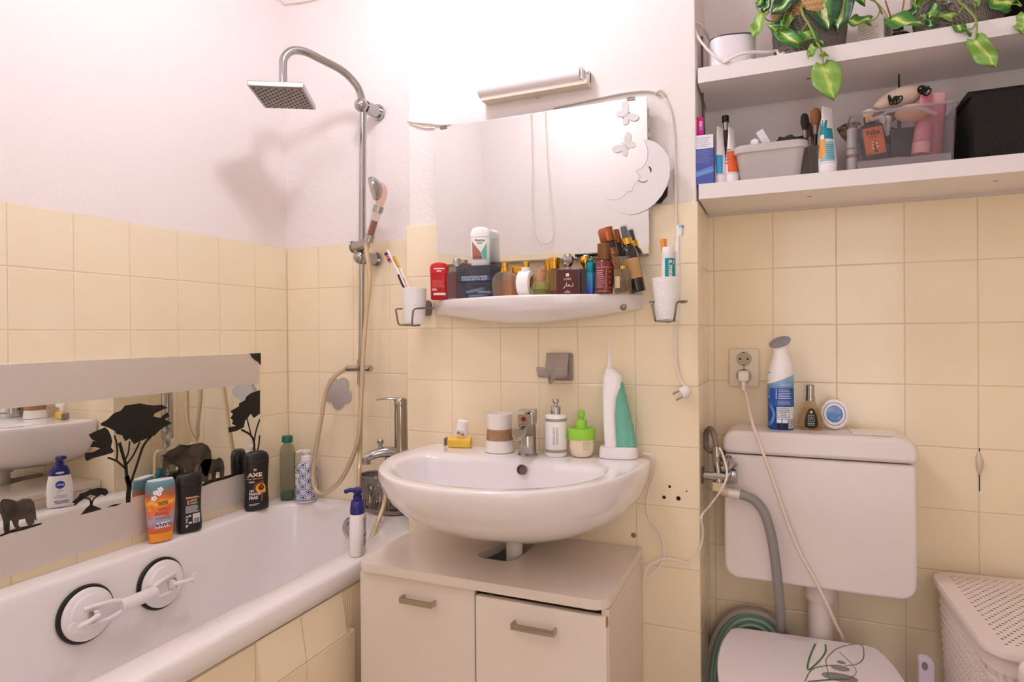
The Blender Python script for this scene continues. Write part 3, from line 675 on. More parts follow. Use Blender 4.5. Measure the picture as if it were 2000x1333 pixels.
def div(b):
    c0 = V((.383, -.072, 1.086))
    b.tube([c0+V((0, 0, .03)), c0+V((0, 0, -.055))], .0125, 16); b.tube([c0, c0+V((.012, -.01, 0))], .013, 16)
part(t, 'diverter', M_CHROME, div)
part(t, 'diverter_knob', M_CHROME, lambda b: b.tube([(.384, -.075, 1.086), (.428, -.08, 1.086)], .0085, 14).tube([(.412, -.08, 1.086), (.432, -.082, 1.086)], .0105, 16))
part(t, 'hose_outlet', M_CHROME, lambda b: b.tube([(.384, -.075, 1.086), (.328, -.075, 1.085)], .0105, 16))

t = thing('rain_shower_head', 'square chrome rain shower head with rubber nozzles hanging from the bent arm', 'shower head', (.279, -.308, 1.946), (0, 0, .52))
part(t, 'plate', M_CHROME, lambda b: b.box(-.08, .08, -.092, .092, -.016, 0, .002))
part(t, 'spray_face', mat('#8d857f', .35, .6), lambda b: b.box(-.074, .074, -.086, .086, -.0172, -.015, .0005))
def noz(b):
    for i in range(15):
        for j in range(13):
            if (i+j) % 2 == 0:
                x, y = -.066+j*.011, -.0775+i*.01107
                b.M = Matrix.Translation((x, y, -.0172)); b.lathe([(.0034, .001), (.0032, -.001), (.0018, -.0022)], 8)
part(t, 'nozzles', mat('#4a4340', .5), noz)['kind'] = 'stuff'

# hand shower with mineral beads
t = thing('hand_shower', 'hand shower with clear handle full of brown beads in the rail holder', 'shower head')
h0, h1 = V((.447, -.108, 1.512)), V((.489, -.104, 1.628))
dh = (h1-h0).normalized()
part(t, 'handle', clear('#f3ece8', .08, .05), lambda b: b.tube([h0+dh*.012, h0+dh*.02, h0+dh*.075, h0+dh*.09], lambda t: .0125+.002*t, 18))
part(t, 'lower_collar', mat('#f0eae6', .3), lambda b: b.tube([h0-dh*.006, h0+dh*.013], .0115, 16), label='white lower collar')
part(t, 'upper_collar', M_CHROME, lambda b: b.tube([h0+dh*.09, h0+dh*.112], .0165, 18))
def beads(b):
    rnd = random.Random(4)
    b.tube([h0+dh*.014, h0+dh*.062], .0075, 12)
    u = dh.orthogonal().normalized(); w_ = dh.cross(u)
    for k in range(16):
        for j in range(9):
            a = j*.698+k*.35; p = h0+dh*(.014+k*.0031)+(u*math.cos(a)+w_*math.sin(a))*.0088
            b.M = Matrix.Translation(p); r_ = .0019*rnd.uniform(.85, 1.1); b.lathe([(r_*math.sin(PI*i/4), -r_*math.cos(PI*i/4)) for i in range(5)], 6)
part(t, 'mineral_beads', mat('#a4532a', .5), beads, label='brown mineral beads')['kind'] = 'stuff'
hc = V((.474, -.115, 1.673))
part(t, 'neck', clear('#f5e2d8', .15, .1), lambda b: b.tube([h0+dh*.11, h0+dh*.135, V((.497, -.104, 1.665)), hc+V((.014, .006, .006))], lambda t: .011+.010*t, 16, 5))
def face(b):
    b.M = Matrix.Translation(hc) @ V((-.72, -.62, -.3)).to_track_quat('Z', 'Y').to_matrix().to_4x4()
    b.lathe([(.018, -.024), (.034, -.012), (.039, -.004), (.0395, .006), (.036, .009), (.033, .008)], 32)
part(t, 'spray_head', M_CHROME, face)
def face2(b):
    b.M = Matrix.Translation(hc) @ V((-.72, -.62, -.3)).to_track_quat('Z', 'Y').to_matrix().to_4x4()
    b.lathe([(.033, .007), (.03, .0095)], 32)
part(t, 'spray_plate', mat('#cfc4bc', .4), face2)

# ribbed hoses
M_HOSE = mat('#d8c3a0', .3, .35)
def hose(name, label, pts, r=.0078):
    P_ = resample(spline(pts, 14), .0024)
    n = len(P_); b = MB(M_HOSE)
    b.tube(P_, lambda t: r*(1 if int(round(t*(n-1))) % 2 else .84), 10)
    return tag(b.build(name, None, 70), label, 'hose')
hose('shower_hose', 'ribbed cream hose looping from the diverter up to the hand shower', [h0-dh*.004, h0-dh*.03, (0.4473,-0.1070,1.3820), (0.4281,-0.1020,1.2566), (0.4188,-0.1080,1.1216), (0.4114,-0.1080,1.0032), (0.4027,-0.1120,0.8680), (0.3731,-0.1040,0.7969), (0.3197,-0.0960,0.7139), (0.2682,-0.0940,0.6690), (0.2292,-0.0920,0.6527), (0.1989,-0.0900,0.6672), (0.1906,-0.0900,0.7198), (0.2049,-0.0900,0.8006), (0.2311,-0.0880,0.9254), (0.2479,-0.0860,1.0051), (0.2778,-0.0820,1.0529), (0.3094,-0.0780,1.0760), (.3235, -.075, 1.085)])
hose('shower_hose', 'ribbed cream hose dropping from the rail into the tub and up to the bath mixer', [(.383, -.072, 1.028), (0.3819,-0.0720,0.9645), (0.3863,-0.0820,0.8626), (0.3880,-0.0880,0.8036), (0.4156,-0.1280,0.7623), (0.4215,-0.1420,0.6990), (0.4461,-0.1700,0.6586), (0.4965,-0.2300,0.6079), (0.5429,-0.2800,0.5788), (0.5630,-0.2850,0.5767), (0.5543,-0.2500,0.5924), (0.5342,-0.1900,0.6245), (0.5312,-0.1550,0.6712), (0.5328,-0.1450,0.7502), (.518, -.116, .760)])

# silver flower sticker
def flower(b):
    pts = []
    for i in range(120):
        a = 2*PI*i/120; q = (a-.30) % (2*PI/5)-PI/5; d = .036; r0 = .0255; k = d*math.cos(q); s_ = r0*r0-(d*math.sin(q))**2
        r_ = k+math.sqrt(s_) if s_ > 0 else .04
        pts.append((.231+r_*math.cos(a), .993+r_*math.sin(a)))
    b.prism(pts, -.0042, -.0012, 'y', .0006)
fl = thing('flower_sticker', 'satin silver five-petal flower stuck on the wall tiles behind the hose', 'sticker')
part(fl, 'petals', mat('#c3bdbd', .38, .7), flower); part(fl, 'adhesive_mount', mat('#d9d2cc', .6), lambda b: b.box(.22, .245, -.0012, -.0004, .98, 1.005))
# thin cable along the top of the corner
tag(MB(M_CABLE).tube([(-.0, -.16, 2.452), (.008, -.06, 2.436), (.03, -.012, 2.423), (.12, -.007, 2.413), (.22, -.007, 2.418), (.30, -.007, 2.44), (.34, -.008, 2.458)], .0035, 8, 8).build('wall_cable'), 'thin cream cable sagging across the top of the tub corner', 'cable')

# ------------------------------------------------------------------ washbasin
SX = 1.067; SY = -.47
def outline(half, n=96):
    """symmetric outline from right-half points (dx, y), sampled by angle around (SX, SY)"""
    P_ = spline([(a, c, 0) for a, c in half], 8)
    poly = [(p.x, p.y) for p in P_]; poly = poly+[(-x, y) for x, y in reversed(poly)]
    out = []
    for i in range(n):
        a = 2*PI*i/n; dx, dy = math.cos(a), math.sin(a); best = .01
        for (x0, y0), (x1, y1) in zip(poly, poly[1:]+poly[:1]):
            ex, ey = x1-x0, y1-y0; den = dx*ey-dy*ex
            if abs(den) < 1e-12: continue
            t = (x0*ey-(y0-SY)*ex)/den; u = (x0*dy-(y0-SY)*dx)/den
            if t > 0 and -1e-6 <= u <= 1+1e-6: best = max(best, t)
        out.append((SX+best*dx, SY+best*dy))
    return out
OUT = outline([(0, -.2222), (.15, -.2222), (.30, -.2222), (.318, -.226), (.323, -.26), (.323, -.35), (.312, -.44), (.287, -.52), (.238, -.605), (.16, -.672), (.075, -.705), (0, -.713)])
INN = outline([(0, -.392), (.12, -.390), (.20, -.392), (.232, -.40), (.247, -.43), (.250, -.47), (.236, -.53), (.195, -.595), (.13, -.642), (.06, -.664), (0, -.669)])
def mixr(A, B, t, z): return [(a[0]+(c[0]-a[0])*t, a[1]+(c[1]-a[1])*t, z) for a, c in zip(A, B)]
def scl(A, s, z, c=(SX, SY)): return [(c[0]+(a[0]-c[0])*s, c[1]+(a[1]-c[1])*s, z) for a in A]
sink = thing('washbasin', 'white ceramic washbasin mounted on the tiled pillar above the cabinet', 'washbasin')
def under(sx, sy, z): return [(SX+(x-SX)*sx, -.2222+(y+.2222)*sy, z) for x, y in OUT]
def basin(b):
    R = [scl(INN, .10, .752), scl(INN, .45, .757), scl(INN, .72, .770), scl(INN, .86, .795), scl(INN, .94, .835), scl(INN, .985, .865), scl(INN, 1.005, .877), mixr(INN, OUT, .10, .883), mixr(INN, OUT, .25, .8855),
         mixr(INN, OUT, .8, .8855), mixr(INN, OUT, .93, .885), mixr(INN, OUT, .985, .8815), mixr(INN, OUT, 1, .875),
         under(.998, .997, .862), under(.985, .975, .838), under(.955, .93, .81), under(.90, .86, .78), under(.80, .76, .752), under(.66, .645, .728), under(.47, .55, .710), under(.25, .47, .700)]
    R[-1] = [(x, min(y, -.27), z) for x, y, z in R[-1]]
    b.loft(R, (1, 1))
part(sink, 'bowl', M_CERAMIC, basin, smooth=60)
def ofl(b): b.M = Matrix.Translation((1.1042,-0.4020,0.8658)) @ Matrix.Rotation(PI/2-.3, 4, 'X'); b.lathe([(.0125, -.006), (.0125, .002), (.0108, .0035), (.0095, .001), (.0095, -.004)], 24)
part(sink, 'overflow_ring', mat('#7a6a60', .3, .6), ofl)
dp = part(sink, 'drain_pipe', mat('#e9e3de', .35), lambda b: b.lathe([(.021, .60), (.021, .684), (.0285, .684), (.030, .688), (.030, .694), (.027, .698), (.025, .702)], 28), label='white plastic drain pipe')
dp.location = (1.070, -.372, 0)
part(sink, 'fixing_bracket', M_BLACK, lambda b: b.box(1.118, 1.135, -.27, -.224, .70, .745, .003).box(1.10, 1.14, -.28, -.262, .702, .716, .003))

# basin tap
t = thing('basin_tap', 'short chrome single-lever tap with red dot on the washbasin', 'tap', (1.086, -.318, .8855), .12)
part(t, 'body', M_CHROME, lambda b: b.lathe([(.026, 0), (.0265, .003), (.0245, .005), (.0225, .006), (.0225, .072), (.0205, .078)], 32))
def bspout(b):
    R = []
    for y, zc, hw, hh in ((.0, .066, .019, .017), (-.04, .068, .018, .014), (-.075, .070, .0165, .011), (-.092, .070, .0155, .0095), (-.096, .070, .013, .007)):
        R.append([(a, y, c) for a, c in rrect(-hw, hw, zc-hh, zc+hh, .005, 3)])
    b.loft(R); b.M = Matrix.Translation((0, -.083, .052)); b.lathe([(.0105, 0), (.0115, .002), (.0115, .012)], 20)
part(t, 'spout', M_CHROME, bspout)
part(t, 'cartridge', M_CHROME, lambda b: b.box(-.0215, .0215, -.0215, .0215, .078, .111, .005, 3))
part(t, 'lever', M_CHROME, lambda b: b.box(-.0215, .0215, -.012, .023, .106, .1175, .003).box(-.012, .012, -.068, -.005, .113, .1175, .002).box(-.0215, .0215, .012, .023, .09, .11, .003))
def dot(b): b.M = Matrix.Translation((-.004, -.0218, .095)) @ Matrix.Rotation(PI/2, 4, 'X'); b.lathe([(.0062, 0), (.0062, .0012)], 16)
part(t, 'temperature_dot', mat('#a01822', .3), dot, label='red temperature dot')

ZS = .8862
# tumbler
t = thing('ceramic_tumbler', 'white waisted ceramic tumbler with brown ribbed band on the washbasin', 'tumbler', (.999, -.300, ZS))
M_TUM = mat('#efe8e2', .3)
part(t, 'body', M_TUM, lambda b: b.lathe([(.036, 0), (.0395, .001), (.0385, .006), (.0355, .03), (.0325, .055), (.0325, .07), (.0345, .09), (.0358, .1), (.034, .1012), (.0325, .0985), (.030, .07), (.030, .012), (.002, .01)], 40, (1, 1)))
part(t, 'band', mat('#a9805f', .6, var=(60, '#8f6a4d', .8)), lambda b: b.lathe([(.0359, .0315)]+[(.0352-.0022*i/12+(.0006 if i % 2 else 0), .032+.0285*i/12) for i in range(13)]+[(.0325, .061)], 40, (0, 0)), label='brown ribbed band')
# soap pump
t = thing('soap_pump_bottle', 'white cylindrical soap bottle with silver pump between the tap and the green jar', 'dispenser', (1.158, -.302, ZS), .35)
VG = [(0, .026, .026), (.003, .0285, .0285), (.098, .0285, .0285), (.103, .0275, .0275), (.106, .022, .022)]
P(t, 'body', mat('#f4f1ef', .25), VG)
def vg(b):
    F = surf(VG, .0005)
    for z in (.011, .089):
        b.m(mat('#b9ada2', .35, .3)).patch(surf(VG, .0004), -.0283, .0283, z, z+.0075, 24, 1)
        b.m(mat('#8d8178', .4)); [b.patch(surf(VG, .0007), -.027+.0027*i, -.0258+.0027*i, z+.001+.0036*k, z+.003+.0036*k, 1, 1) for i in range(21) for k in range(2)]
    b.m(mat('#8f8a88', .4)).text('VIVIAN GRAY', .0078, F, -.003, .03, 'LEFT', rot=PI/2)
    for i in range(2): b.patch(F, .001+.003*i, .0022+.003*i, .032, .075, 1, 1)
part(t, 'label', mat('#b9ada2', .35), vg, smooth=0)
part(t, 'pump', M_CHROME, lambda b: b.lathe([(.0125, .106), (.0125, .124), (.011, .126), (.005, .127), (.005, .134), (.0085, .136), (.0085, .143), (.007, .145)], 24) or b.tube([(0, 0, .1395), (-.002, -.018, .1395)], .0035, 10), label='silver pump')
# green pump jar
t = thing('hand_cream_jar', 'round cream jar with lime green lid and pump beside the water flosser', 'dispenser', (1.2225, -.289, ZS), .3)
GJ = [(0, .018, .018), (.003, .0245, .0245), (.012, .0295, .0295), (.025, .0312, .0312), (.045, .0315, .0315)]
M_LIME = mat('#93cf3e', .35)
P(t, 'jar', mat('#efdcc4', .3, sss=.1), GJ)
P(t, 'lid', M_LIME, [(.0445, .031, .031), (.0455, .0345, .0345), (.068, .0345, .0345), (.071, .033, .033)], label='lime green lid')
part(t, 'pump', M_LIME, lambda b: b.lathe([(.014, .071), (.014, .089), (.011, .093), (.006, .094), (.006, .1), (.0085, .102), (.0095, .112), (.008, .116), (.003, .1175)], 24) or b.tube([(0, 0, .11), (.001, -.014, .1115), (.002, -.021, .105)], .0058, 10, 4), label='lime green pump')
part(t, 'label', mat('#b9c98a', .4), lambda b: b.lines(surf(GJ, .0005), .002, .024, .02, .042, 5, .45), smooth=0)
# water flosser
t = thing('water_flosser', 'white and sea-green cordless water flosser on its charging base', 'water flosser', (1.312, -.268, ZS), .18)
M_SEA = mat('#6fb79f', .45)
part(t, 'charging_base', M_PLASTIC, lambda b: b.se([(0, .046, .031, 3.2), (.002, .0485, .033, 3.2), (.022, .047, .032, 3.2), (.027, .045, .030, 3.2), (.0285, .040, .026, 3)], 40) or b.box(.03, .056, -.012, .016, .001, .02, .003))
FB = [(.028, .034, .027, 2.6, .008, .006), (.06, .034, .028, 2.6, .006, .006), (.11, .030, .027, 2.5, 0, .005), (.15, .026, .025, 2.4, -.006, .004), (.185, .0235, .023, 2.4, -.010, .002), (.192, .0215, .021, 2.3, -.012, .0015)]
P(t, 'tank', M_SEA, FB, label='sea-green tank and grip')
def grip(b):
    R = []
    for i in range(23):
        z = .03+.155*i/22; q = (.028+.0)*(1-z/.19)**.6 if z < .19 else 0
        wv = .0018*math.sin((z-.075)*260) if .075 < z < .17 else 0
        R.append((z, .018, .019, 2.4, .029-.215*(z-.03)+wv, .001))
    b.se(R)
part(t, 'grip', M_SEA, grip, label='ridged sea-green grip')
WP = [(.028, .0150, .020, 3.4, -.018, -.010), (.06, .0150, .021, 3.4, -.0195, -.011), (.11, .0155, .021, 3.2, -.021, -.010), (.15, .0175, .0215, 3, -.020, -.0085), (.178, .0245, .0225, 2.6, -.014, -.002), (.205, .0235, .0215, 2.4, -.0145, 0), (.213, .017, .018, 2.2, -.016, 0), (.222, .0115, .012, 2, -.021, 0), (.2235, .009, .010, 2, -.021, 0)]
P(t, 'housing', mat('#f5f2f1', .3), WP, label='white housing')
def noz2(b):
    b.lathe([(.0085, .2225), (.0085, .2245)], 16); b.m(M_PLASTIC).lathe([(.0078, .2245), (.005, .236), (.003, .25), (.0022, .27)], 16)
    b.tube([(0, 0, .268), (0, 0, .284), (-.004, -.001, .292)], .0019, 8, 4); b.m(mat('#3a6fa5', .3)).lathe([(.0088, .2222), (.0088, .2238)], 16)
o = part(t, 'nozzle', M_PLASTIC, noz2); o.location = (-.021, 0, 0)
part(t, 'fill_cap', M_PLASTIC, lambda b: b.tube([(-.002, 0, .212), (.012, -.002, .217)], .004, 8, flat=.5), label='open fill flap')
# its lead
tag(MB(M_CABLE).tube([(1.372, -.255, .897), (1.390, -.25, .8935), (1.3985, -.243, .88), (1.3985, -.233, .855), (1.3786,-0.2255,0.7965), (1.3732,-0.2255,0.7635), (1.3794,-0.2255,0.7252), (1.4048,-0.2255,0.6957), (1.4164,-0.2280,0.6528), (1.4085,-0.2350,0.6156), (1.3806,-0.2500,0.5875), (1.3729,-0.2560,0.5937), (1.3837,-0.2520,0.6181), (1.4162,-0.2420,0.6356), (1.4462,-0.2340,0.6343), (1.4765,-0.2300,0.6294), (1.5026,-0.2320,0.6650), (1.5130,-0.2463,0.7143), (1.5160,-0.3013,0.7668), (1.5213,-0.1850,0.7614), (1.5538,-0.2040,0.8136), (1.5659,-0.2020,0.8519), (1.5560,-0.1950,0.8939), (1.5470,-0.1880,0.9111)], .0026, 8, 8).build('flosser_lead'), 'thin white lead running from the water flosser down the pillar to the toilet valve', 'cable')
# toothpaste and squeezer
t = thing('tube_squeezer', 'yellow triangular tube squeezer with grey key lying on the left end of the washbasin', 'squeezer', (.866, -.282, ZS), .25)
def sq(b):
    b.M = Matrix.Rotation(PI/2, 4, 'Y')
    b.prism([(-.001, -.012), (-.001, .013), (-.012, .016), (-.026, .006), (-.029, -.003), (-.020, -.014)], -.03, .036, 'z', .003)
part(t, 'clip', mat('#e9bf45', .4), sq)
part(t, 'key', mat('#8b8583', .4), lambda b: b.box(-.040, -.034, -.013, .013, .003, .026, .003).tube([(-.036, 0, .014), (-.029, 0, .014)], .005, 10), label='grey turning key')
t = thing('toothpaste_tube', 'small white tube standing in the yellow squeezer', 'tube', (.872, -.281, ZS+.029), (.05, .16, .3))
part(t, 'tube', mat('#efe8e2', .35), lambda b: b.se([(0, .022, .003, 2.2), (.012, .019, .009, 2.2), (.020, .0165, .0135, 2)]))
part(t, 'cap', mat('#f6f3f1', .3), lambda b: b.lathe([(.0165, .020), (.0165, .022), (.0150, .045), (.013, .0465)], 20))
part(t, 'print', mat('#a8705c', .5), lambda b: (b.disc(surf([(0, .022, .0035, 2.2), (.02, .0165, .0135, 2)], .001), -.006, .011, .004), b.disc(surf([(0, .022, .0035, 2.2), (.02, .0165, .0135, 2)], .001), .006, .008, .005, .003)), smooth=0)
# soap tray on the wall
t = thing('soap_holder', 'grey scooped soap holder stuck on the tiles above the tap', 'soap holder', (1.140, YP-.0008, 1.108))
M_GREY = mat('#94877f', .4)
part(t, 'back_plate', M_GREY, lambda b: b.prism(rrect(-.026, .040, -.036, .038, .006), -.0085, 0, 'y', .002))
def scoop(b):
    def fn(u, v):
        w = .031+.005*min(max((v-.25)/.4, 0), 1)**1.5
        lip = .028*min(max((abs(u)-.12)/.38, 0), 1)**.8
        if v < .55: k = v/.55; y = -.010-.012*k**2; z = .038-.062*k
        else:
            k = (v-.55)/.45; a = k*PI*.62; y = -.022-.035*math.sin(min(a, PI/2))-.012*max(a-PI/2, 0); z = -.024-.018*math.sin(a*1.15)+lip*k**1.6+.012*k*(abs(u) > .12)
        return V((u*w*1.0-.006*(v > .2)*v, y, z))
    b.patch(fn, -1, 1, 0, 1, 30, 26)
o = part(t, 'scoop', mat('#a5988f', .4), scoop, smooth=60); md = o.modifiers.new('thickness', 'SOLIDIFY'); md.thickness = .0028
part(t, 'lettering', mat('#6f645d', .5), lambda b: b.patch(flat((-.004, -.0116, .028), (1, 0, 0), (0, 0, 1)), -.014, .014, -.0022, .0022, 1, 1), smooth=0)

# ------------------------------------------------------------------ cabinet under the basin
cab = thing('vanity_cabinet', 'worn cream two-door cabinet under the washbasin', 'cabinet', (1.05, -.40, 0))
M_CAB = mat('#eadfd5', .28, coat=.2, var=(4, '#e5d8cc', .6)); M_CHIP = mat('#a9784a', .8)
cx0, cx1, cyb, cyf = .735-1.05, 1.360-1.05, .176, -.172
def ctop(b):
    o_ = rrect(cx0, cx1, cyf, cyb, [.035, .035, .002, .002], 6)
    # worktop with a slot that is open towards the wall
    hole = [(.046, cyb), (.046, -.010), (.036, -.030), (.020, -.037), (-.030, -.038), (-.052, -.030), (-.062, -.010), (-.040, .06), (-.030, cyb)]
    # outline order: start front-left corner arc -> front-right -> back right -> slot -> back left
    pts = o_[:len(o_)//4*2]+[(cx1, cyb)]+hole+[(cx0, cyb)]
    b.prism(pts, .628, .650, 'z', .0012)
part(cab, 'worktop', mat('#e6dacf', .14, coat=.3, var=(4, '#e0d3c7', .6)), ctop, smooth=30)
def carc(b):
    b.box(cx0, cx0+.016, -.135, cyb, .06, .627).box(cx1-.016, cx1, -.155, cyb, .0, .627).box(cx0+.016, cx1-.016, cyb-.006, cyb, .06, .62).box(cx0+.016, cx1-.016, -.13, cyb-.006, .06, .076).box(-.002, .010, -.14, cyb-.006, .076, .585).box(cx0+.01, cx1-.01, -.10, cyb, 0, .06)
part(cab, 'body', mat('#e2d5c8', .35), carc)
def door(x0, x1, zt, yo, ch):
    d = part(cab, 'door', M_CAB, lambda b: b.box(x0, x1, yo-.018, yo, .075, zt, .004, 2))
    xm = (x0+x1)/2
    def hd(b):
        xa, xb = ch
        b.box(xa, xb, yo-.040, yo-.034, zh-.007, zh+.007, .0025); 
        for q in (xa, xb-.006): b.box(q, q+.006, yo-.037, yo-.018, zh-.007, zh+.007, .002)
    zh = zt-.045
    part(d, 'handle', mat('#bdb3ab', .2, 1), hd, label='brushed metal bow handle'); return d
door(cx0+.001, .000, .622, -.137, (-.188, -.098))
d2 = door(.006, cx1-.003, .614, -.146, (.100, .200))
part(d2, 'chipped_corner', M_CHIP, lambda b: b.box(cx1-.0045, cx1-.0022, -.1645, -.148, .594, .6135), label='chipped corner showing brown board')
part(cab, 'edge_chip', M_CHIP, lambda b: b.box(cx0+.004, -.002, -.150, -.140, .6235, .628).box(.06, .12, -.150, -.140, .618, .628), label='brown worn edge under the worktop')

# drill holes and a screw in the pillar tiles
def holes(b):
    for c, r_ in (((1.4302,-0.2206,0.8116), .0035), ((1.4161,-0.2206,0.7833), .0045), ((1.4514,-0.2206,0.7840), .0055), ((1.4715,-0.2206,0.8038), .002)):
        b.M = Matrix.Translation((c[0], YP+.0006, c[2])) @ Matrix.Rotation(PI/2, 4, 'X'); b.lathe([(r_, -.004), (r_, .0012)], 12)
part(wall_pillar, 'drill_holes', M_BLACK, holes)
def scr(b): b.M = Matrix.Translation((1.3390,-0.2216,0.6791)) @ Matrix.Rotation(PI/2, 4, 'X'); b.lathe([(.006, -.001), (.006, .003), (.004, .005)], 16)
part(wall_pillar, 'screw', M_STEEL, scr)

# ------------------------------------------------------------------ mirror and lamp over the basin
YM = -.240
mx0, mx1, mz0, mz1 = 0.7797, 1.3871, 1.3962, 1.7860
TILT = math.radians(2.3); PIV = V((0, YM, mz0)); RT_ = Matrix.Translation(PIV) @ Matrix.Rotation(TILT, 4, 'X') @ Matrix.Translation(-PIV)
def lean(root):
    # the mirror leans: its top stands a little further from the wall than its foot
    root.location = PIV; root.rotation_euler = (TILT, 0, 0)
    for ch in root.children: ch.location = -PIV
mir = thing('bathroom_mirror', 'rectangular frameless mirror over the perfume shelf, leaning slightly forward', 'mirror')
part(mir, 'glass', M_MIRROR, lambda b: b.box(mx0, mx1, YM, YM+.0045, mz0, mz1, .0012), smooth=0)
part(mir, 'backing', mat('#4a3a30', .8, bump=(90, .8)), lambda b: b.box(mx0+.004, mx1-.003, YM+.0047, YP-.0008, mz0+.004, mz1-.004))
def clips(b, x, z, s): b.box(x-.010, x+.010, YM-.003, YP-.001, z-.001, z+.002).box(x-.010, x+.010, YM-.003, YM-.0008, z-.006*(s > 0), z+.006*(s < 0)+.001)
for x, z, s in ((mx0+.032, mz1, 1), (mx1-.04, mz1, 1)): part(mir, 'clip', M_STEEL, lambda b: clips(b, x, z, s), label='steel clip on the top edge')
part(mir, 'bottom_rail', M_STEEL, lambda b: b.box(mx0+.1, mx1-.005, YM-.004, YP-.001, mz0-.0035, mz0-.0005))
def clump(b):
    rnd = random.Random(3)
    for i in range(9): z = mz1-.04-.03*i; b.box(mx1-.002, mx1+.002+rnd.uniform(0, .002), YM+.007, YP-.001, z-.014*rnd.random(), z+.012, .001)
part(mir, 'edge_plaster', mat('#d9cec2', .9), clump, label='crumbly filler along the right edge')

def butterfly(name, label, c, rot):
    t = thing(name, label, 'sticker', RT_ @ V(c), (TILT, rot, 0))
    def w(b):
        for sg in (-1, 1):
            o_ = spline([(0, .002, 0), (sg*.010, .016, 0), (sg*.026, .022, 0), (sg*.030, .012, 0), (sg*.020, .001, 0), (sg*.004, -.001, 0)], 5)
            b.prism([(p.x, p.y) for p in o_], -.0022, 0, 'y')
            o_ = spline([(0, 0, 0), (sg*.014, -.001, 0), (sg*.021, -.010, 0), (sg*.015, -.019, 0), (sg*.006, -.013, 0), (0, -.004, 0)], 5)
            b.prism([(p.x, p.y) for p in o_], -.0022, 0, 'y')
    part(t, 'wings', mat('#e6e0e0', .3), w); part(t, 'body', mat('#d9d2d2', .3), lambda b: b.tube([(0, -.001, -.012), (0, -.0022, 0), (0, -.001, .012)], .0014, 8))
butterfly('butterfly_sticker', 'upper white butterfly sticker at the top right corner of the mirror', (1.3340,-0.2412,1.7457), .95)
butterfly('butterfly_sticker', 'lower white butterfly sticker on the mirror just above the moon', (1.3321,-0.2412,1.6682), -.75)
moon = thing('moon_mirror', 'white crescent moon with sleeping face stuck over the right edge of the mirror', 'decoration')
MO = [(1.3736,1.6793),(1.3873,1.6775),(1.4070,1.6689),(1.4264,1.6504),(1.4384,1.6281),(1.4419,1.6056),(1.4405,1.5812),(1.4331,1.5574),(1.4208,1.5364),(1.4035,1.5182),(1.3836,1.5050),(1.3610,1.4969),(1.3382,1.4955),(1.3153,1.5026),(1.2972,1.5135),(1.2843,1.5274),(1.2766,1.5408),(1.2948,1.5371),(1.3078,1.5367),(1.3232,1.5417),(1.3361,1.5531),(1.3463,1.5546),(1.3540,1.5714),(1.3628,1.5756),(1.3646,1.5829),(1.3679,1.5888),(1.3587,1.6023),(1.3668,1.6064),(1.3794,1.6150),(1.3870,1.6316),(1.3883,1.6488),(1.3835,1.6668)]
part(moon, 'crescent', mat('#ebe6e8', .12, coat=.5), lambda b: b.prism(MO, -.2455, -.2412, 'y', .0006))
def mface(b):
    F = lambda u, v: V((u, -.2459, v))
    b.poly(F, [(1.3873,1.6116),(1.3938,1.6094),(1.3972,1.6031),(1.3961,1.5970),(1.3932,1.5941),(1.3927,1.6011),(1.3905,1.6076)])
    b.stroke(F, [(1.3629,1.5793),(1.3716,1.5742),(1.3816,1.5737),(1.3861,1.5775)], .0018)
    b.m(mat('#8c8484', .5)).stroke(F, [(1.3842,1.6680),(1.3886,1.6488),(1.3872,1.6315),(1.3796,1.6150),(1.3671,1.6064),(1.3593,1.6022),(1.3682,1.5888),(1.3649,1.5829),(1.3631,1.5768),(1.3545,1.5714),(1.3465,1.5546),(1.3361,1.5531),(1.3232,1.5417),(1.3078,1.5367),(1.2896,1.5379)], .0007)
part(moon, 'face_lines', mat('#4a4444', .5), mface, smooth=0)
part(moon, 'adhesive_pad', mat('#1d1815', .9, bump=(80, .8)), lambda b: b.prism([(1.3983,1.6148),(1.4131,1.5882),(1.4228,1.5722),(1.4326,1.5613),(1.4305,1.5379),(1.4201,1.5276),(1.4151,1.5211),(1.4027,1.5217),(1.3977,1.5246)], -.2385, YP-.0008, 'y'), label='ragged black pad behind the moon')

lean(mir); lean(moon)
# mirror lamp
ml = thing('mirror_lamp', 'short white tube lamp fixed to the wall above the mirror', 'lamp')
lx0, lx1 = 0.9285, 1.2323; lz = 1.8427
part(ml, 'base', mat('#e9dccb', .5), lambda b: b.box(lx0, lx1, -.2515, -.2136, lz, lz+.012, .0015).box(lx0, lx1, -.225, -.2136, lz+.012, lz+.040, .0015))
part(ml, 'diffuser', mat('#efe6ea', .25), lambda b: b.tube([(lx0-.006, -.245, lz+.029), (lx0-.004, -.245, lz+.029), (lx1-.020, -.245, lz+.029), (lx1-.018, -.245, lz+.029)], .0185, 24))
def endc(b):
    b.box(lx1-.016, lx1-.012, -.258, -.2136, lz+.012, lz+.046, .001).box(lx1-.012, lx1, -.235, -.2136, lz+.012, lz+.044, .002)
    b.m(M_STEEL); b.M = Matrix.Translation((lx1-.004, -.236, lz+.036)) @ Matrix.Rotation(PI/2, 4, 'X'); b.lathe([(.0035, -.002), (.0035, .003)], 10)
part(ml, 'end_cap', M_PLASTIC, endc)
part(ml, 'pull_switch', mat('#d9c5a8', .5), lambda b: b.tube([(1.085, -.222, lz), (1.085, -.222, lz-.006)], .004, 10))

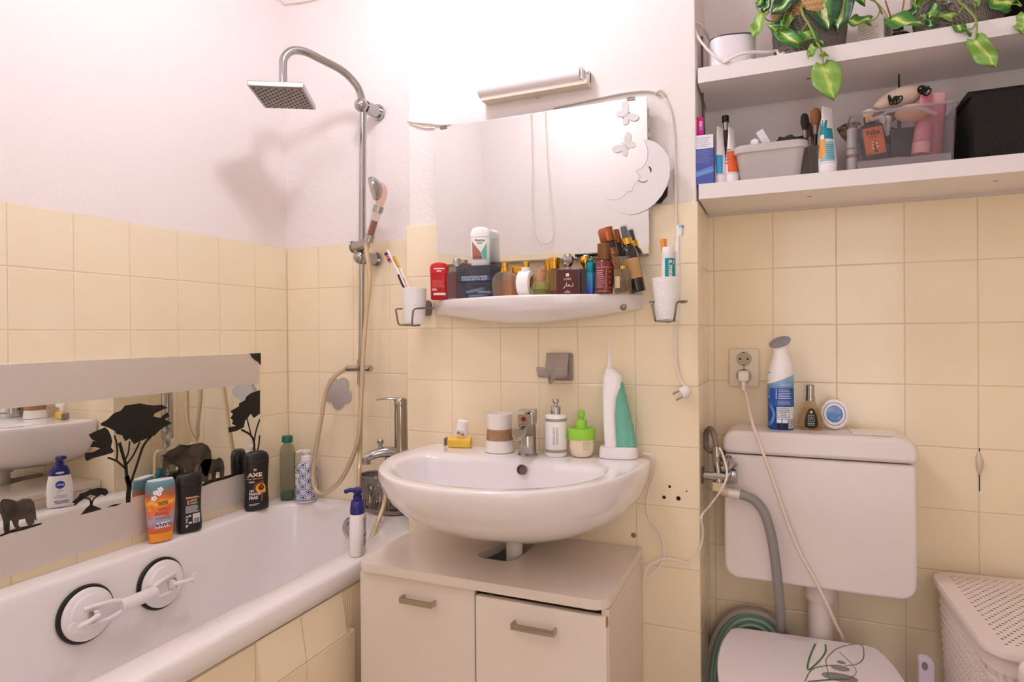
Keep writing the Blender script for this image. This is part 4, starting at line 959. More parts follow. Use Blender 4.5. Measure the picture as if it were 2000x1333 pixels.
# flex with plug hanging beside the mirror, and a short flex on the left
t = thing('lamp_flex', 'cream flex running over the mirror and down its right side to a loose white plug', 'cable')
part(t, 'cord', M_CABLE, lambda b: b.tube([(1.1269,-0.2175,1.8072), (1.2615,-0.2175,1.8141), (1.3158,-0.2175,1.8163), (1.3725,-0.2175,1.8140), (1.4075,-0.2190,1.8028), (1.4239,-0.2185,1.7863), (1.4386,-0.2175,1.7486), (1.4457,-0.2175,1.6837), (1.4477,-0.2180,1.5940), (1.4507,-0.2245,1.5160), (1.4526,-0.2245,1.4268), (1.4520,-0.2245,1.3379), (1.4490,-0.2245,1.2616), (1.4472,-0.2245,1.1852), (1.4495,-0.2260,1.1216), (1.4587,-0.2310,1.0814), (1.4716,-0.2360,1.0656), (1.4781,-0.2390,1.0572)], .0032, 8, 8))
def pin(b):
    b.M = Matrix.Translation((1.4156,-0.2145,1.8018)) @ Matrix.Rotation(PI/2, 4, 'X'); b.lathe([(.006, -.001), (.006, .006), (.003, .008)], 14); b.M = Matrix(); b.tube([(1.4011,-0.2190,1.7999), (1.4143,-0.2210,1.8049), (1.4252,-0.2190,1.7885)], .0035, 8, 5)
part(t, 'wall_clip', mat('#c9b8a6', .5), pin)
def plug(b):
    q0 = V((1.4770,-0.2400,1.0560)); q1 = V((1.4365,-0.2500,1.0331)); d = (q1-q0).normalized()
    b.M = Matrix.Translation(q0) @ d.to_track_quat('Z', 'Y').to_matrix().to_4x4()
    b.se([(-.008, .006, .006, 2.5), (-.004, .014, .010, 2.6), (.004, .0185, .0135, 2.6), (.014, .0185, .0145, 3), (.0165, .0175, .0135, 3)])
    b.m(M_STEEL); [b.lathe([(.0024, .016), (.0024, .033), (.0015, .035)], 10) if sg is None else b.se([(.016, .0024, .0024, 2, 0, sg*.0085), (.033, .0024, .0024, 2, 0, sg*.0085), (.035, .0014, .0014, 2, 0, sg*.0085)], 10) for sg in (-1, 1)]
part(t, 'plug', M_PLASTIC, plug, label='white two-pin plug hanging loose')
tag(MB(M_CABLE).tube([(.6695, -.12, 1.842), (.6665, -.19, 1.838), (.668, -.2165, 1.835), (0.6933,-0.2175,1.8270), (0.7371,-0.2178,1.8178), (0.7797,-0.2172,1.8077), (0.8139,-0.2180,1.8043)], .003, 8, 8).tube([(.668, -.215, 1.834), (0.6961,-0.2165,1.8178), (0.7274,-0.2162,1.8061), (0.7619,-0.2162,1.8015)], .0022, 8, 6).build('wall_flex'), 'short cream flex coming round the pillar corner to the top left of the mirror', 'cable')

# ------------------------------------------------------------------ ceramic shelf
sh = thing('ceramic_shelf', 'bow-fronted white ceramic shelf below the mirror holding perfumes', 'shelf')
SC_, SH_, ZC = 1.061, .3085, 1.2935
def sh_out(k, t_):
    """bow-fronted outline; k depth factor, t_ how far down (0 top, 1 deepest, in the middle)"""
    pts = []
    for i in range(41):
        u = -1+2*i/40; q = 1-abs(u)**1.5; e = (1-abs(u)**14)**.5
        pts.append((SC_+SH_*(1-.012*t_)*u, YP-.0012-k*((.050 if u > 0 else .015+.035*(1+u)**2)+.12*(1-u*u)+(0 if u > 0 else 0))*max(e, .02), ZC-t_*(.034+.034*q)))
    return pts+[(SC_+SH_*(1-.012*t_), YP-.001, ZC-t_*.034), (SC_-SH_*(1-.012*t_), YP-.001, ZC-t_*.034)]
def sh_b(b):
    b.loft([sh_out(.96, 0), sh_out(.985, 0), sh_out(1, .05), sh_out(1, .12), sh_out(.995, .34), sh_out(.97, .46), sh_out(.90, .62), sh_out(.76, .80), sh_out(.58, .93), sh_out(.38, 1), sh_out(.1, 1.02)], (1, 1))
part(sh, 'slab', M_CERAMIC, sh_b, smooth=55)
for p_ in ((1.3302,-0.2900,1.2621), (0.8773,-0.2900,1.2574)):
    def sc_(b): b.M = Matrix.Translation((p_[0], p_[1]+.006, p_[2]-.002)) @ Matrix.Rotation(PI*.68, 4, 'X'); b.lathe([(.0075, -.006), (.0078, .0), (.0055, .0015), (.005, -.001)], 18)
    part(sh, 'screw', M_STEEL, sc_)
ZI = ZC+.0008
PF = 'perfumes and cosmetics on the ceramic shelf'
def gl(h, t_=.05, r=.03): return clear(h, min(t_, .09), r)

# red stick deodorant
t = thing('deodorant_stick', 'red stick deodorant at the left end of the ceramic shelf', 'deodorant', (.808, -.278, ZI), .28, PF)
RD = [(0, .022, .014, 3), (.003, .0245, .016, 3), (.055, .0255, .0165, 2.8), (.072, .0262, .017, 2.8)]
RC = [(.0725, .0268, .0172, 2.8), (.092, .0268, .0172, 2.8), (.101, .022, .0155, 2.6), (.105, .012, .010, 2.4)]
M_RED = mat('#b8161c', .3)
P(t, 'body', M_RED, RD); P(t, 'cap', mat('#c21a1e', .3), RC)
part(t, 'label', mat('#eadcda', .4), lambda b: (b.patch(surf(RC, .0005), -.012, .018, .085, .088, 5, 1), b.lines(surf(RC, .0005), -.004, .010, .076, .083, 2, .5), b.m(mat('#d86a66', .5)).lines(surf(RD, .0005), -.018, .020, .034, .055, 7, .4), b.m(mat('#eadcda', .4)).lines(surf(RD, .0005), -.018, .0, .025, .032, 2, .6), b.patch(surf(RD, .0005), -.014, .02, .013, .019, 5, 1)), smooth=0)
# chrome cap bottle with red liquid
t = thing('perfume_bottle', 'slim glass bottle with red-orange liquid and silver cap beside the red deodorant', 'perfume', (.855, -.262, ZI), .3, PF)
P(t, 'glass', gl('#dfe2e0', .25), [(0, .027, .014, 5), (.003, .029, .0155, 5), (.075, .029, .0155, 5), (.088, .022, .0135, 3), (.092, .011, .010, 2)])
P(t, 'liquid', liq('#d8421c'), [(.006, .024, .0115, 5), (.07, .024, .0115, 5), (.078, .018, .009, 4)], label='red-orange liquid')
P(t, 'cap', M_CHROME, [(.092, .012, .012), (.112, .0125, .0125), (.1145, .011, .011)], label='silver cap')
# acrylic drawer box
t = thing('acrylic_organizer', 'smoky clear two-drawer box with swabs above and pads below on the ceramic shelf', 'box', (.929, -.272, ZI), .02, PF)
ab = gl('#a9adb8', .12)
def shell(b):
    for z0, z1 in ((0, .0022), (.043, .0452), (.0858, .088)): b.box(-.052, .052, -.036, .042, z0, z1)
    b.box(-.052, -.0498, -.036, .042, .0023, .0857).box(.0498, .052, -.036, .042, .0023, .0857).box(-.0497, .0497, .040, .042, .0023, .0857)
part(t, 'case', clear('#c9ccd8', .03), shell)
for z0 in (.0028, .0458):
    def dr(b): b.box(-.049, .049, -.0365, -.0345, z0, z0+.0385, .0004).box(-.049, .049, -.0345, .036, z0, z0+.0015).box(-.049, -.0476, -.0345, .036, z0+.0016, z0+.030).box(.0476, .049, -.0345, .036, z0+.0016, z0+.030)
    d_ = part(t, 'drawer', clear('#e6e8ee', .02), dr)
SW = mat('#dfe6f2', .7)
def swab(b): b.tube([(0, -.03, 0), (0, -.0265, 0), (0, -.020, 0), (0, -.0185, 0)], lambda t: .0032 if t < .9 else .0015, 8); b.m(mat('#b9cbe8', .6)).tube([(0, -.0185, 0), (0, .026, 0)], .0012, 6)
bs = MB(SW); swab(bs); sw0 = bs.build('cotton_swab'); tag(sw0, 'blue-stemmed cotton swab in the upper drawer of the smoky box', 'cotton swab', 'cotton swabs in the drawer box')
rnd = random.Random(11)
for k in range(22):
    o = sw0 if k == 0 else sw0.copy()
    if k: COL.objects.link(o)
    r_, c_ = divmod(k, 11)
    o.location = (.929-.0365+.0072*c_, -.273+rnd.uniform(-.002, .002), ZI+.0512+.0066*r_); o.rotation_euler = (0, 0, .02+rnd.uniform(-.03, .03))
bp = MB(mat('#cfdcec', .9, bump=(300, .3))); bp.lathe([(.026, 0), (.028, .002), (.028, .005), (.026, .007)], 28); pad0 = bp.build('cotton_pad')
tag(pad0, 'round pale blue cotton pad in the lower drawer of the smoky box', 'cotton pad', 'cotton pads in the drawer box')
for k, (x, y, z, rx, ry) in enumerate(((-.006, .006, .0052, .05, .0), (.018, .008, .0052+.008, -.02, .08), (-.012, .004, .0215, .22, -.14))):
    o = pad0 if k == 0 else pad0.copy()
    if k: COL.objects.link(o)
    o.location = (.929+x, -.272+y, ZI+z); o.rotation_euler = (rx, ry, 0)
# white deodorant on the box
t = thing('deodorant_stick', 'white stick deodorant with brown and teal label on top of the smoky box', 'deodorant', (.935, -.276, ZI+.0885), .3, PF)
WD = [(0, .023, .0135, 3), (.003, .0255, .0155, 3), (.05, .0262, .0165, 2.8), (.078, .0268, .017, 2.6)]
P(t, 'body', mat('#f2efed', .3), WD)
P(t, 'cap', mat('#f4f2f1', .25), [(.0785, .0272, .0175, 2.6), (.094, .0265, .0172, 2.5), (.103, .021, .0145, 2.4), (.1065, .012, .009, 2.2)])
def rex(b):
    F = surf(WD, .0005)
    b.m(mat('#a5705f', .4)).fill(F, [(-.0205, .066), (.0035, .036), (.0085, .017), (-.0195, .017)]).m(mat('#5fb5aa', .4)).fill(F, [(.0195, .062), (.0045, .037), (.010, .017), (.0195, .017)])
    b.m(mat('#8a5a4e', .4)).patch(surf(WD, .0008), -.019, .006, .02, .027, 4, 1).m(mat('#4c3f3c', .4)).text('Rexona', .0088, F, .001, .0665, bold=.02).lines(F, -.006, .009, .058, .064, 2, .4)
part(t, 'label', mat('#a5705f', .4), rex, smooth=0)
# round perfume with gold sprayer
def perfume(label, x, y, rz=.25, name='perfume_bottle'): return thing(name, label, 'perfume', (x, y, ZI), rz, PF)
t = perfume('round clear glass perfume with small gold sprayer next to the smoky box', 1.026, -.318)
P(t, 'glass', gl('#eedfce', .22), [(0, .024, .016, 3), (.004, .030, .0195, 2.6), (.03, .0345, .021, 2.2), (.05, .0315, .020, 2.2), (.062, .022, .017, 2.2), (.066, .012, .011, 2)])
P(t, 'liquid', liq('#f6dcc0'), [(.005, .022, .014, 2.6), (.03, .027, .0155, 2.3), (.043, .025, .0145, 2.3)], label='peach liquid')
P(t, 'sprayer', M_GOLD, [(.066, .0115, .0115), (.075, .0115, .0115), (.0752, .0085, .0085), (.088, .0085, .0085), (.0895, .007, .007)], label='gold sprayer')
t = perfume('clear perfume with square gold cap behind the round peach one', 1.040, -.255)
P(t, 'glass', gl('#ecd9b0', .2), [(0, .020, .014, 6), (.06, .020, .014, 6), (.062, .010, .010, 3), (.066, .008, .008, 2)])
P(t, 'liquid', liq('#f0d49c'), [(.003, .017, .011, 6), (.04, .017, .011, 6)], label='amber liquid')
part(t, 'cap', M_GOLD, lambda b: b.box(-.018, .018, -.012, .012, .066, .085, .0015), label='square gold cap')
t = perfume('white disc-shaped perfume with rose gold rim and gold neck', 1.079, -.302, 1.6)
def disc_(b, r, h0, h1): b.M = Matrix.Translation((0, 0, .034)) @ Matrix.Rotation(PI/2, 4, 'X'); b.lathe([(r-.004, h0), (r, h0+.003), (r, h1-.003), (r-.004, h1)], 40)
part(t, 'body', mat('#f4f1f0', .2), lambda b: disc_(b, .0335, -.018, .018))
part(t, 'ring', mat('#d99a78', .2, 1), lambda b: disc_(b, .0225, -.0195, .0195), label='rose gold centre')
P(t, 'neck', mat('#f1e8e2', .25), [(.066, .012, .012), (.076, .012, .012)]); P(t, 'sprayer', M_GOLD, [(.0762, .009, .009), (.09, .009, .009), (.0915, .0075, .0075)], label='gold sprayer')
t = perfume('small domed green perfume with wooden cap', 1.128, -.322)
P(t, 'glass', gl('#dcdfae', .22), [(0, .021, .021), (.003, .0245, .0245), (.018, .0245, .0245), (.032, .020, .020), (.038, .012, .012)])
P(t, 'liquid', liq('#ccd478'), [(.003, .0215, .0215), (.016, .0215, .0215)], label='green liquid')
P(t, 'cap', mat('#b98a5c', .6, var=(80, '#9a6c42', .8)), [(.037, .0135, .0135), (.066, .0132, .0132), (.068, .012, .012)], label='wooden cap')
for lab, x, y, s in (('slim clear perfume with tall gold cap and amber remains left of the red square one', 1.152, -.288, 1), ('slim perfume with gold cap standing behind the other gold-capped one', 1.129, -.258, .98)):
    t = perfume(lab, x, y)
    P(t, 'glass', gl('#e9dcb9', .2), [(0, .013, .013, 5), (.002, .0145, .0145, 5), (.066*s, .0145, .0145, 5), (.069*s, .009, .009, 2)])
    P(t, 'liquid', liq('#ecb45a'), [(.003, .0115, .0115, 5), (.014, .0115, .0115, 5)], label='amber liquid')
    P(t, 'cap', M_GOLD, [(.07*s, .014, .014), (.09*s, .014, .014), (.0905*s, .0152, .0152), (.098*s, .0152, .0152)], label='gold cap')
# red square perfume
t = perfume('dark red square perfume with white lettering and silver ornate stopper', 1.199, -.318, .2)
M_WINE = mat('#4c1218', .12, coat=.6)
part(t, 'body', M_WINE, lambda b: b.box(-.0285, .0285, -.013, .013, 0, .063, .0015))
part(t, 'stopper', M_CHROME, lambda b: b.lathe([(.0065, .063), (.0065, .070), (.011, .076), (.0145, .086), (.0135, .096), (.008, .1025), (.003, .104)], 10), label='silver faceted stopper', smooth=20)
def lor(b):
    F = flat((0, -.0133, 0), (1, 0, 0), (0, 0, 1))
    b.patch(F, -.004, .004, .0455, .053, 1, 1).text('LORIS', .0068, F, 0, .0365).lines(F, -.008, .009, .0045, .0085, 1, .5).text('EAU', .003, F, 0, .0095)
    # the Arabic word on the bottle, drawn right to left: dal, meem, alef, reh
    w = .0013
    b.stroke(F, [(.0125, .0285), (.0138, .025), (.0135, .0215), (.0115, .0203), (.0075, .0205)], w).stroke(F, [(.0075, .0207), (.0045, .0215), (.0055, .0240), (.0030, .0245), (.0025, .0215), (-.002, .0207)], w)
    b.stroke(F, [(-.0018, .0207), (-.0022, .025), (-.0020, .0305)], w).stroke(F, [(-.0055, .0240), (-.0062, .0205), (-.0085, .0170), (-.0115, .0160)], w)
part(t, 'lettering', mat('#e9dcd8', .4), lor, smooth=0)
t = perfume('perfume with gold ball stopper half hidden behind the red square one', 1.228, -.262)
part(t, 'body', mat('#3a1a14', .2, coat=.4), lambda b: b.box(-.015, .015, -.012, .012, 0, .068, .002))
P(t, 'stopper', M_GOLD, [(.068, .006, .006), (.074, .008, .008), (.082, .0135, .0135), (.092, .0145, .0145), (.101, .011, .011), (.105, .003, .003)], label='gold ball stopper')
# blue bottle
t = perfume('slim blue gradient bottle with turquoise ornate cap', 1.252, -.298)
def grad(c0, c1, z0, z1):
    m = bpy.data.materials.new('dipped_colour'); m.use_nodes = True; nt = m.node_tree; bs_ = nt.nodes['Principled BSDF']; bs_.inputs['Roughness'].default_value = .2
    tc = nt.nodes.new('ShaderNodeTexCoord'); sp = nt.nodes.new('ShaderNodeSeparateXYZ'); mr = nt.nodes.new('ShaderNodeMapRange'); mr.inputs[1].default_value = z0; mr.inputs[2].default_value = z1
    cr = nt.nodes.new('ShaderNodeValToRGB'); cr.color_ramp.elements[0].color = lin(c0); cr.color_ramp.elements[1].color = lin(c1)
    nt.links.new(tc.outputs['Object'], sp.inputs[0]); nt.links.new(sp.outputs['Z'], mr.inputs[0]); nt.links.new(mr.outputs[0], cr.inputs[0]); nt.links.new(cr.outputs[0], bs_.inputs['Base Color']); return m
P(t, 'body', grad('#1c3f9a', '#1f8fb0', .005, .055), [(0, .0105, .0105, 3), (.055, .0105, .0105, 3)])
P(t, 'cap', mat('#1d93a8', .25, .3, bump=(260, .8)), [(.0555, .0105, .0105), (.06, .0125, .0125), (.078, .0125, .0125), (.081, .006, .006), (.086, .006, .006), (.0875, .009, .009), (.09, .004, .004)], label='turquoise ornate cap')
# wine tube bottle with brown cap
t = perfume('wine-red bottle with tall matt brown cap and gold frame label', 1.290, -.313, .25)
WB = [(0, .019, .019), (.002, .0212, .0212), (.068, .0212, .0212), (.078, .017, .017), (.082, .0145, .0145)]
P(t, 'body', mat('#6f1d26', .25, coat=.4), WB)
P(t, 'cap', mat('#7d5530', .35, .4), [(.0825, .0152, .0152), (.084, .0160, .0160), (.122, .0155, .0155), (.1235, .014, .014)], label='matt brown cap')
def wl(b):
    F = surf(WB, .0005); b.m(mat('#c79a6a', .3, .5)).patch(F, -.021, .021, .063, .0645, 12, 1).patch(F, -.021, .021, .005, .0063, 12, 1)
    b.m(mat('#c98f94', .4)).lines(F, -.0185, .001, .013, .058, 9, .4).m(mat('#9a5a4c', .3)); [b.disc(F, .0145, .014+.013*i, .0032, n=10) for i in range(4)]
    b.m(mat('#d9b083', .3, .4)).stroke(F, [(.006, .01), (.0045, .035), (.006, .06)], .001)
part(t, 'label', mat('#c98f94', .4), wl, smooth=0)
# leaning brown bottle with copper cap
t = thing('body_mist_bottle', 'dark brown bottle with shiny copper cap leaning left behind the wine-red one', 'bottle', (1.3235, -.266, ZI+.0035), (.03, -.25, .2), PF)
MB2 = [(0, .016, .016), (.002, .0175, .0175), (.125, .0175, .0175), (.132, .0165, .0165)]
P(t, 'body', mat('#2a1a14', .2, coat=.4), MB2)
P(t, 'cap', mat('#b0673c', .2, .6), [(.1325, .0185, .0185), (.134, .0195, .0195), (.163, .0195, .0195), (.168, .0185, .0185, 2, .001, 0)], label='shiny copper cap')
part(t, 'label', mat('#b87c58', .35, .4, var=(160, '#3a1f16', 1)), lambda b: b.patch(surf(MB2, .0005), -.0174, .0174, .03, .115, 14, 6), smooth=30)
# clear square perfume
t = perfume('clear square perfume with glass cap standing in front of the kraft-labelled bottle', 1.337, -.316, .35)
P(t, 'glass', gl('#ece2c8', .25), [(0, .019, .013, 7), (.002, .0205, .0145, 7), (.055, .0205, .0145, 7), (.058, .018, .0125, 6), (.0585, .010, .009, 2.5)])
P(t, 'liquid', liq('#ecc27c'), [(.004, .0165, .011, 7), (.024, .0165, .011, 7)], label='low amber liquid')
P(t, 'collar', M_GOLD, [(.0585, .0085, .0085), (.066, .0085, .0085)]); P(t, 'cap', gl('#f1e6d2', .3), [(.0662, .013, .0105, 3), (.069, .0150, .012, 3), (.086, .0150, .012, 3), (.089, .012, .010, 3)], label='clear glass cap')
part(t, 'label', mat('#cdb98a', .4), lambda b: b.patch(surf([(0, .0205, .0145, 7), (.06, .0205, .0145, 7)], .0006), -.0195, -.0085, .012, .04, 2, 1), smooth=0)
# leaning black pump bottle
t = thing('hair_oil_bottle', 'dark pump bottle with kraft label and gold collar leaning at the right shelf end', 'bottle', (1.364, -.270, ZI+.0045), (.02, -.21, .25), PF)
KB = [(0, .019, .019), (.003, .0205, .0205), (.095, .0205, .0205), (.112, .0165, .0165), (.12, .0105, .0105)]
P(t, 'body', mat('#241a18', .12, coat=.5), KB)
P(t, 'collar', M_GOLD, [(.12, .0135, .0135), (.136, .0135, .0135), (.137, .012, .012)], label='gold collar')
P(t, 'pump', mat('#2b2a2e', .35), [(.137, .0085, .0085), (.142, .0085, .0085), (.163, .0075, .0075), (.166, .006, .006)], label='black pump'); P(t, 'overcap', gl('#f4f4f4', .1), [(.1375, .0118, .0118), (.164, .0108, .0108), (.169, .009, .009)])
def kr(b):
    F = surf(KB, .0005); b.patch(F, -.0203, .0203, .034, .084, 14, 2); b.m(mat('#b08a58', .6, var=(200, '#7a5a34', 1))).patch(surf(KB, .0007), -.0202, -.009, .034, .084, 6, 2); b.m(mat('#8a6a42', .5)).lines(surf(KB, .0008), -.006, .017, .04, .08, 8, .12)
part(t, 'label', mat('#c9a06a', .6), kr, smooth=0)
# dark pencils on the mirror rail
for lab, x0, x1, h in (('black eyeliner pencil with turquoise end lying on the mirror rail', 1.196, 1.232, '#1f5f74'), ('short black mascara tube lying on the mirror rail beside the pencil', 1.236, 1.262, '#15120f')):
    t = thing('makeup_pencil', lab, 'pencil', ((x0+x1)/2, YM-.0085, mz0+.0055), 0, PF)
    part(t, 'barrel', M_BLACK, lambda b: b.tube([(-(x1-x0)/2, 0, 0), ((x1-x0)/2-.006, 0, 0)], .0045, 12)); part(t, 'end', mat(h, .3), lambda b: b.tube([((x1-x0)/2-.006, 0, 0), ((x1-x0)/2, 0, 0)], .0046, 12))

# ------------------------------------------------------------------ tumblers in wire holders
M_WIRE = mat('#8c847c', .3, 1)
M_TEX = mat('#f1eeec', .4, bump=(150, 1.0))
def holder(label, x, xp, tilt):
    t = thing('tumbler_holder', label, 'holder', (x, YP-.0008, 1.274))
    def pl(b): b.prism(rrect(xp-.014, xp+.014, -.022, .024, .012), -.007, 0, 'y', .002)
    part(t, 'wall_plate', mat('#7d756e', .35, .6), pl)
    def wire(b):
        b.tube([(xp, -.006, .003), (xp*.6, -.014, .0), (0, -.022, -.002)], .0026, 8, 4)
        b.tube([(-.034, -.03, -.002), (-.041, -.055, -.001), (-.041, -.088, -.003), (-.030, -.124, -.006), (-.0265, -.1275, -.018), (-.0225, -.126, -.042), (-.018, -.12, -.049), (.018, -.12, -.049), (.0225, -.126, -.042), (.0265, -.1275, -.018), (.030, -.124, -.006), (.041, -.088, -.003), (.041, -.055, -.001), (.034, -.03, -.002)], .0026, 8, 5)
        b.tube([(-.034, -.03, -.002), (0, -.022, -.002), (.034, -.03, -.002)], .0026, 8, 6); b.tube([(0, -.12, -.049), (0, -.08, -.051), (0, -.05, -.049)], .0026, 8, 4)
    part(t, 'wire', M_WIRE, wire); return t
def cup(label, x, y, z, rot, r0, r1):
    t = thing('toothbrush_cup', label, 'cup', (x, y, z), rot)
    part(t, 'body', M_TEX, lambda b: b.lathe([(r0-.003, 0), (r0, .002), (r1, .1), (r1-.0015, .101), (r1-.003, .099), (r0-.003, .006), (.001, .005)], 36)); return t
holder('wire tumbler holder at the left end of the ceramic shelf', .738, -.002, 0)
holder('wire tumbler holder on the right side of the pillar', 1.442, -.014, 0)
cup('white dimpled cup with two toothbrushes in the left wire holder', .7375, -.3015, 1.2275, (0, .02, 0), .0305, .0345)
cup('white dimpled cup with toothpaste and brushes in the right wire holder', 1.4425, -.3015, 1.2275, (.0, -.03, 0), .0270, .0345)
def brush(name, label, base, tip, col, headc, rub, brc, r=.0045, side=1, up=(0, -1, 0)):
    a, c = V(base), V(tip); d = (c-a).normalized(); L = (c-a).length
    t = thing(name, label, 'toothbrush', base)
    t.rotation_mode = 'QUATERNION'; t.rotation_quaternion = d.to_track_quat('Z', 'Y')
    part(t, 'handle', mat(col, .35), lambda b: b.tube([(0, 0, 0), (0, 0, L*.35), (.002, 0, L*.5), (0, 0, L*.66), (0, 0, L*.8)], lambda q: r*(1.1-.35*q), 12, 4))
    part(t, 'head', mat(headc, .35), lambda b: b.se([(L*.8, .0032, .0035, 2.4), (L*.84, .005, .0032, 2.6), (L*.97, .0058, .0032, 2.6), (L, .004, .0025, 2.4)], 20))
    part(t, 'grip', mat(rub, .5), lambda b: b.tube([(.002, -.0015, L*.3), (.003, -.0018, L*.42), (.003, -.002, L*.55), (.002, -.0012, L*.64)], lambda q: r*(.95-.2*q), 10, 4))
    def br(b):
        for i in range(6):
            z = L*(.835+.028*i); b.m(mat(brc[i % len(brc)], .6)).box(-.0048, .0048, min(side*.003, side*.0125), max(side*.003, side*.0125), z, z+L*.020, .0005)
    part(t, 'bristles', mat(brc[0], .6), br); return t
brush('toothbrush', 'white toothbrush with blue tip and orange bristles leaning left in the left cup', (.756, -.302, 1.245), (0.6712,-0.3300,1.4360), '#eceaf0', '#e9eaf2', '#2b2320', ['#e87b4a', '#2f3f8a', '#e87b4a'], .0048, -1)
brush('toothbrush', 'yellow-backed toothbrush close behind the white one in the left cup', (.7535, -.285, 1.247), (0.6716,-0.2980,1.4238), '#f1ece6', '#e2b04a', '#e0a878', ['#e9c25a', '#e9954a'], .0044, -1)
brush('toothbrush', 'orange and white toothbrush in the right cup', (1.434, -.290, 1.240), (1.4304,-0.3000,1.4230), '#f3efe8', '#e8952f', '#e5a23a', ['#e8864a', '#ea9a5a'], .0052, 1)
t = thing('toothpaste_tube', 'white and teal toothpaste tube standing cap up in the right cup', 'toothpaste', (1.446, -.318, 1.249), (0, -.0, .25))
EL = [(0, .0125, .0015, 2.2), (.04, .0155, .008, 2.2), (.11, .0155, .0140, 2), (.122, .0145, .0138, 2)]
P(t, 'tube', mat('#f1eeec', .3), EL)
def elm(b):
    F = surf(EL, .0005); b.patch(F, -.0085, .0165, .03, .123, 8, 6); b.m(mat('#f3f1ef', .35)).text('elmex', .0165, surf(EL, .0009), .0005, .119, 'LEFT', 1.0, -PI/2, .02)
part(t, 'label', mat('#12909a', .3), elm, smooth=0)
P(t, 'cap', mat('#ebe8e6', .3), [(.122, .0138, .0130), (.124, .0145, .0138), (.148, .0135, .0130), (.150, .012, .0115)])
t = thing('electric_toothbrush', 'slim white electric toothbrush at the right of the right cup', 'toothbrush', (1.453, -.290, 1.241), (.05, .12, -.5))
P(t, 'handle', mat('#f2efee', .25), [(0, .0065, .0065), (.07, .0100, .0100), (.105, .0105, .0105), (.118, .0085, .0085)])
P(t, 'ring', mat('#cfcac8', .3), [(.1185, .0084, .0084), (.120, .0084, .0084)])
P(t, 'neck', mat('#f4f1f0', .25), [(.1205, .0083, .0083), (.15, .0055, .0055), (.18, .004, .004), (.205, .0045, .0040), (.211, .0035, .003)])
def ebr(b):
    b.box(.003, .0125, -.005, .005, .186, .204, .001); b.m(mat('#8fc0da', .6)).box(.003, .0125, -.005, .005, .2045, .2105, .001)
part(t, 'bristles', mat('#e9e6e4', .7), ebr)

# ------------------------------------------------------------------ socket, toilet and what stands around it
t = thing('wall_socket', 'cream double wall socket on the tiles beside the air freshener', 'socket', (1.5965, -.0008, 1.1015))
M_SOCK = mat('#e6d9c2', .35)
part(t, 'plate', M_SOCK, lambda b: b.prism(rrect(-.0375, .0375, -.051, .051, .004), -.014, 0, 'y', .002))
for z in (.0235, -.0225):
    def cupm(b): b.M = Matrix.Translation((0, -.0142, z)) @ Matrix.Rotation(PI/2, 4, 'X'); b.lathe([(.0195, .0), (.0215, .0), (.0215, .002), (.0195, .002)], 32, (0, 0)); b.m(mat('#b9ad98', .4)).lathe([(.0195, .0004), (.002, .0004)], 32, (0, 1))
    s_ = part(t, 'socket_ring', M_SOCK, cupm)
    def pins(b):
        for x, y in ((-.0095, 0), (.0095, 0)):
            b.M = Matrix.Translation((x, -.0150, z+y)) @ Matrix.Rotation(PI/2, 4, 'X'); b.lathe([(.0028, 0), (.0028, .0004)], 12)
        b.M = Matrix(); b.box(-.003, .003, -.016, -.0145, z+.0165, z+.0195).box(-.003, .003, -.016, -.0145, z-.0195, z-.0165)
    part(s_, 'pin_holes', M_BLACK, pins)
part(t, 'screw', M_STEEL, lambda b: b.box(-.003, .003, -.0155, -.014, -.002, .002, .0005))
t = thing('power_lead', 'cream lead plugged into the lower socket and hanging in front of the cistern', 'cable')
part(t, 'plug', mat('#f2e9e0', .35), lambda b: b.box(1.583, 1.610, -.052, -.0165, 1.066, 1.094, .005, 3).tube([(1.5965, -.040, 1.068), (1.5965, -.043, 1.050), (1.597, -.043, 1.036)], lambda q: .0068-.002*q, 12, 3))
part(t, 'cord', mat('#eadccd', .45), lambda b: b.tube([(1.597, -.043, 1.042), (1.6037,-0.0600,1.0346), (1.6129,-0.1000,0.9990), (1.6246,-0.1520,0.9646), (1.6366,-0.1630,0.9314), (1.6528,-0.1630,0.8846), (1.6722,-0.1600,0.8264), (1.6971,-0.1580,0.7470), (1.7263,-0.1580,0.6695), (1.7596,-0.1570,0.6057), (1.7872,-0.1520,0.5466), (1.8067,-0.1350,0.4961), (1.8268,-0.1000,0.4394), (1.825, -.07, .36), (1.83, -.05, .2), (1.83, -.05, .01)], .0038, 10, 8))

cis = thing('cistern', 'white plastic toilet cistern hung on the tiled recess wall', 'cistern')
M_CIS = mat('#e6dcd9', .22, coat=.2)
def tank(b): b.prism(rrect(1.5535, 1.9755, .575, .889, [.036, .036, .012, .012], 8), -.145, -.0015, 'y', .009, 3)
part(cis, 'tank', M_CIS, tank, smooth=50)
def lid_(b): b.prism(rrect(1.5505, 1.9785, .8915, .9495, [.014, .014, .034, .034], 8), -.149, -.0015, 'y', .011, 3)
part(cis, 'lid', M_CIS, lid_, smooth=50)
part(cis, 'flush_button', M_CIS, lambda b: b.box(1.845, 1.93, -.12, -.035, .9497, .9525, .0012))
part(cis, 'flush_pipe', mat('#e4dad4', .3), lambda b: b.tube([(1.777, -.075, .576), (1.777, -.075, .53), (1.777, -.075, .529)], .036, 28).tube([(1.777, -.075, .53), (1.777, -.075, .30), (1.777, -.09, .26)], .0285, 28))
ZL = .9495+.0035
t = thing('air_freshener', 'tall blue and white air freshener spray on the cistern by the socket', 'spray can', (1.688, -.072, ZL-.003), .15)
AF = [(0, .029, .029), (.004, .0315, .0315), (.10, .0315, .0315), (.13, .0315, .0315), (.145, .0300, .030)]
P(t, 'can', grad('#16499f', '#8fc0e2', .07, .135), AF)
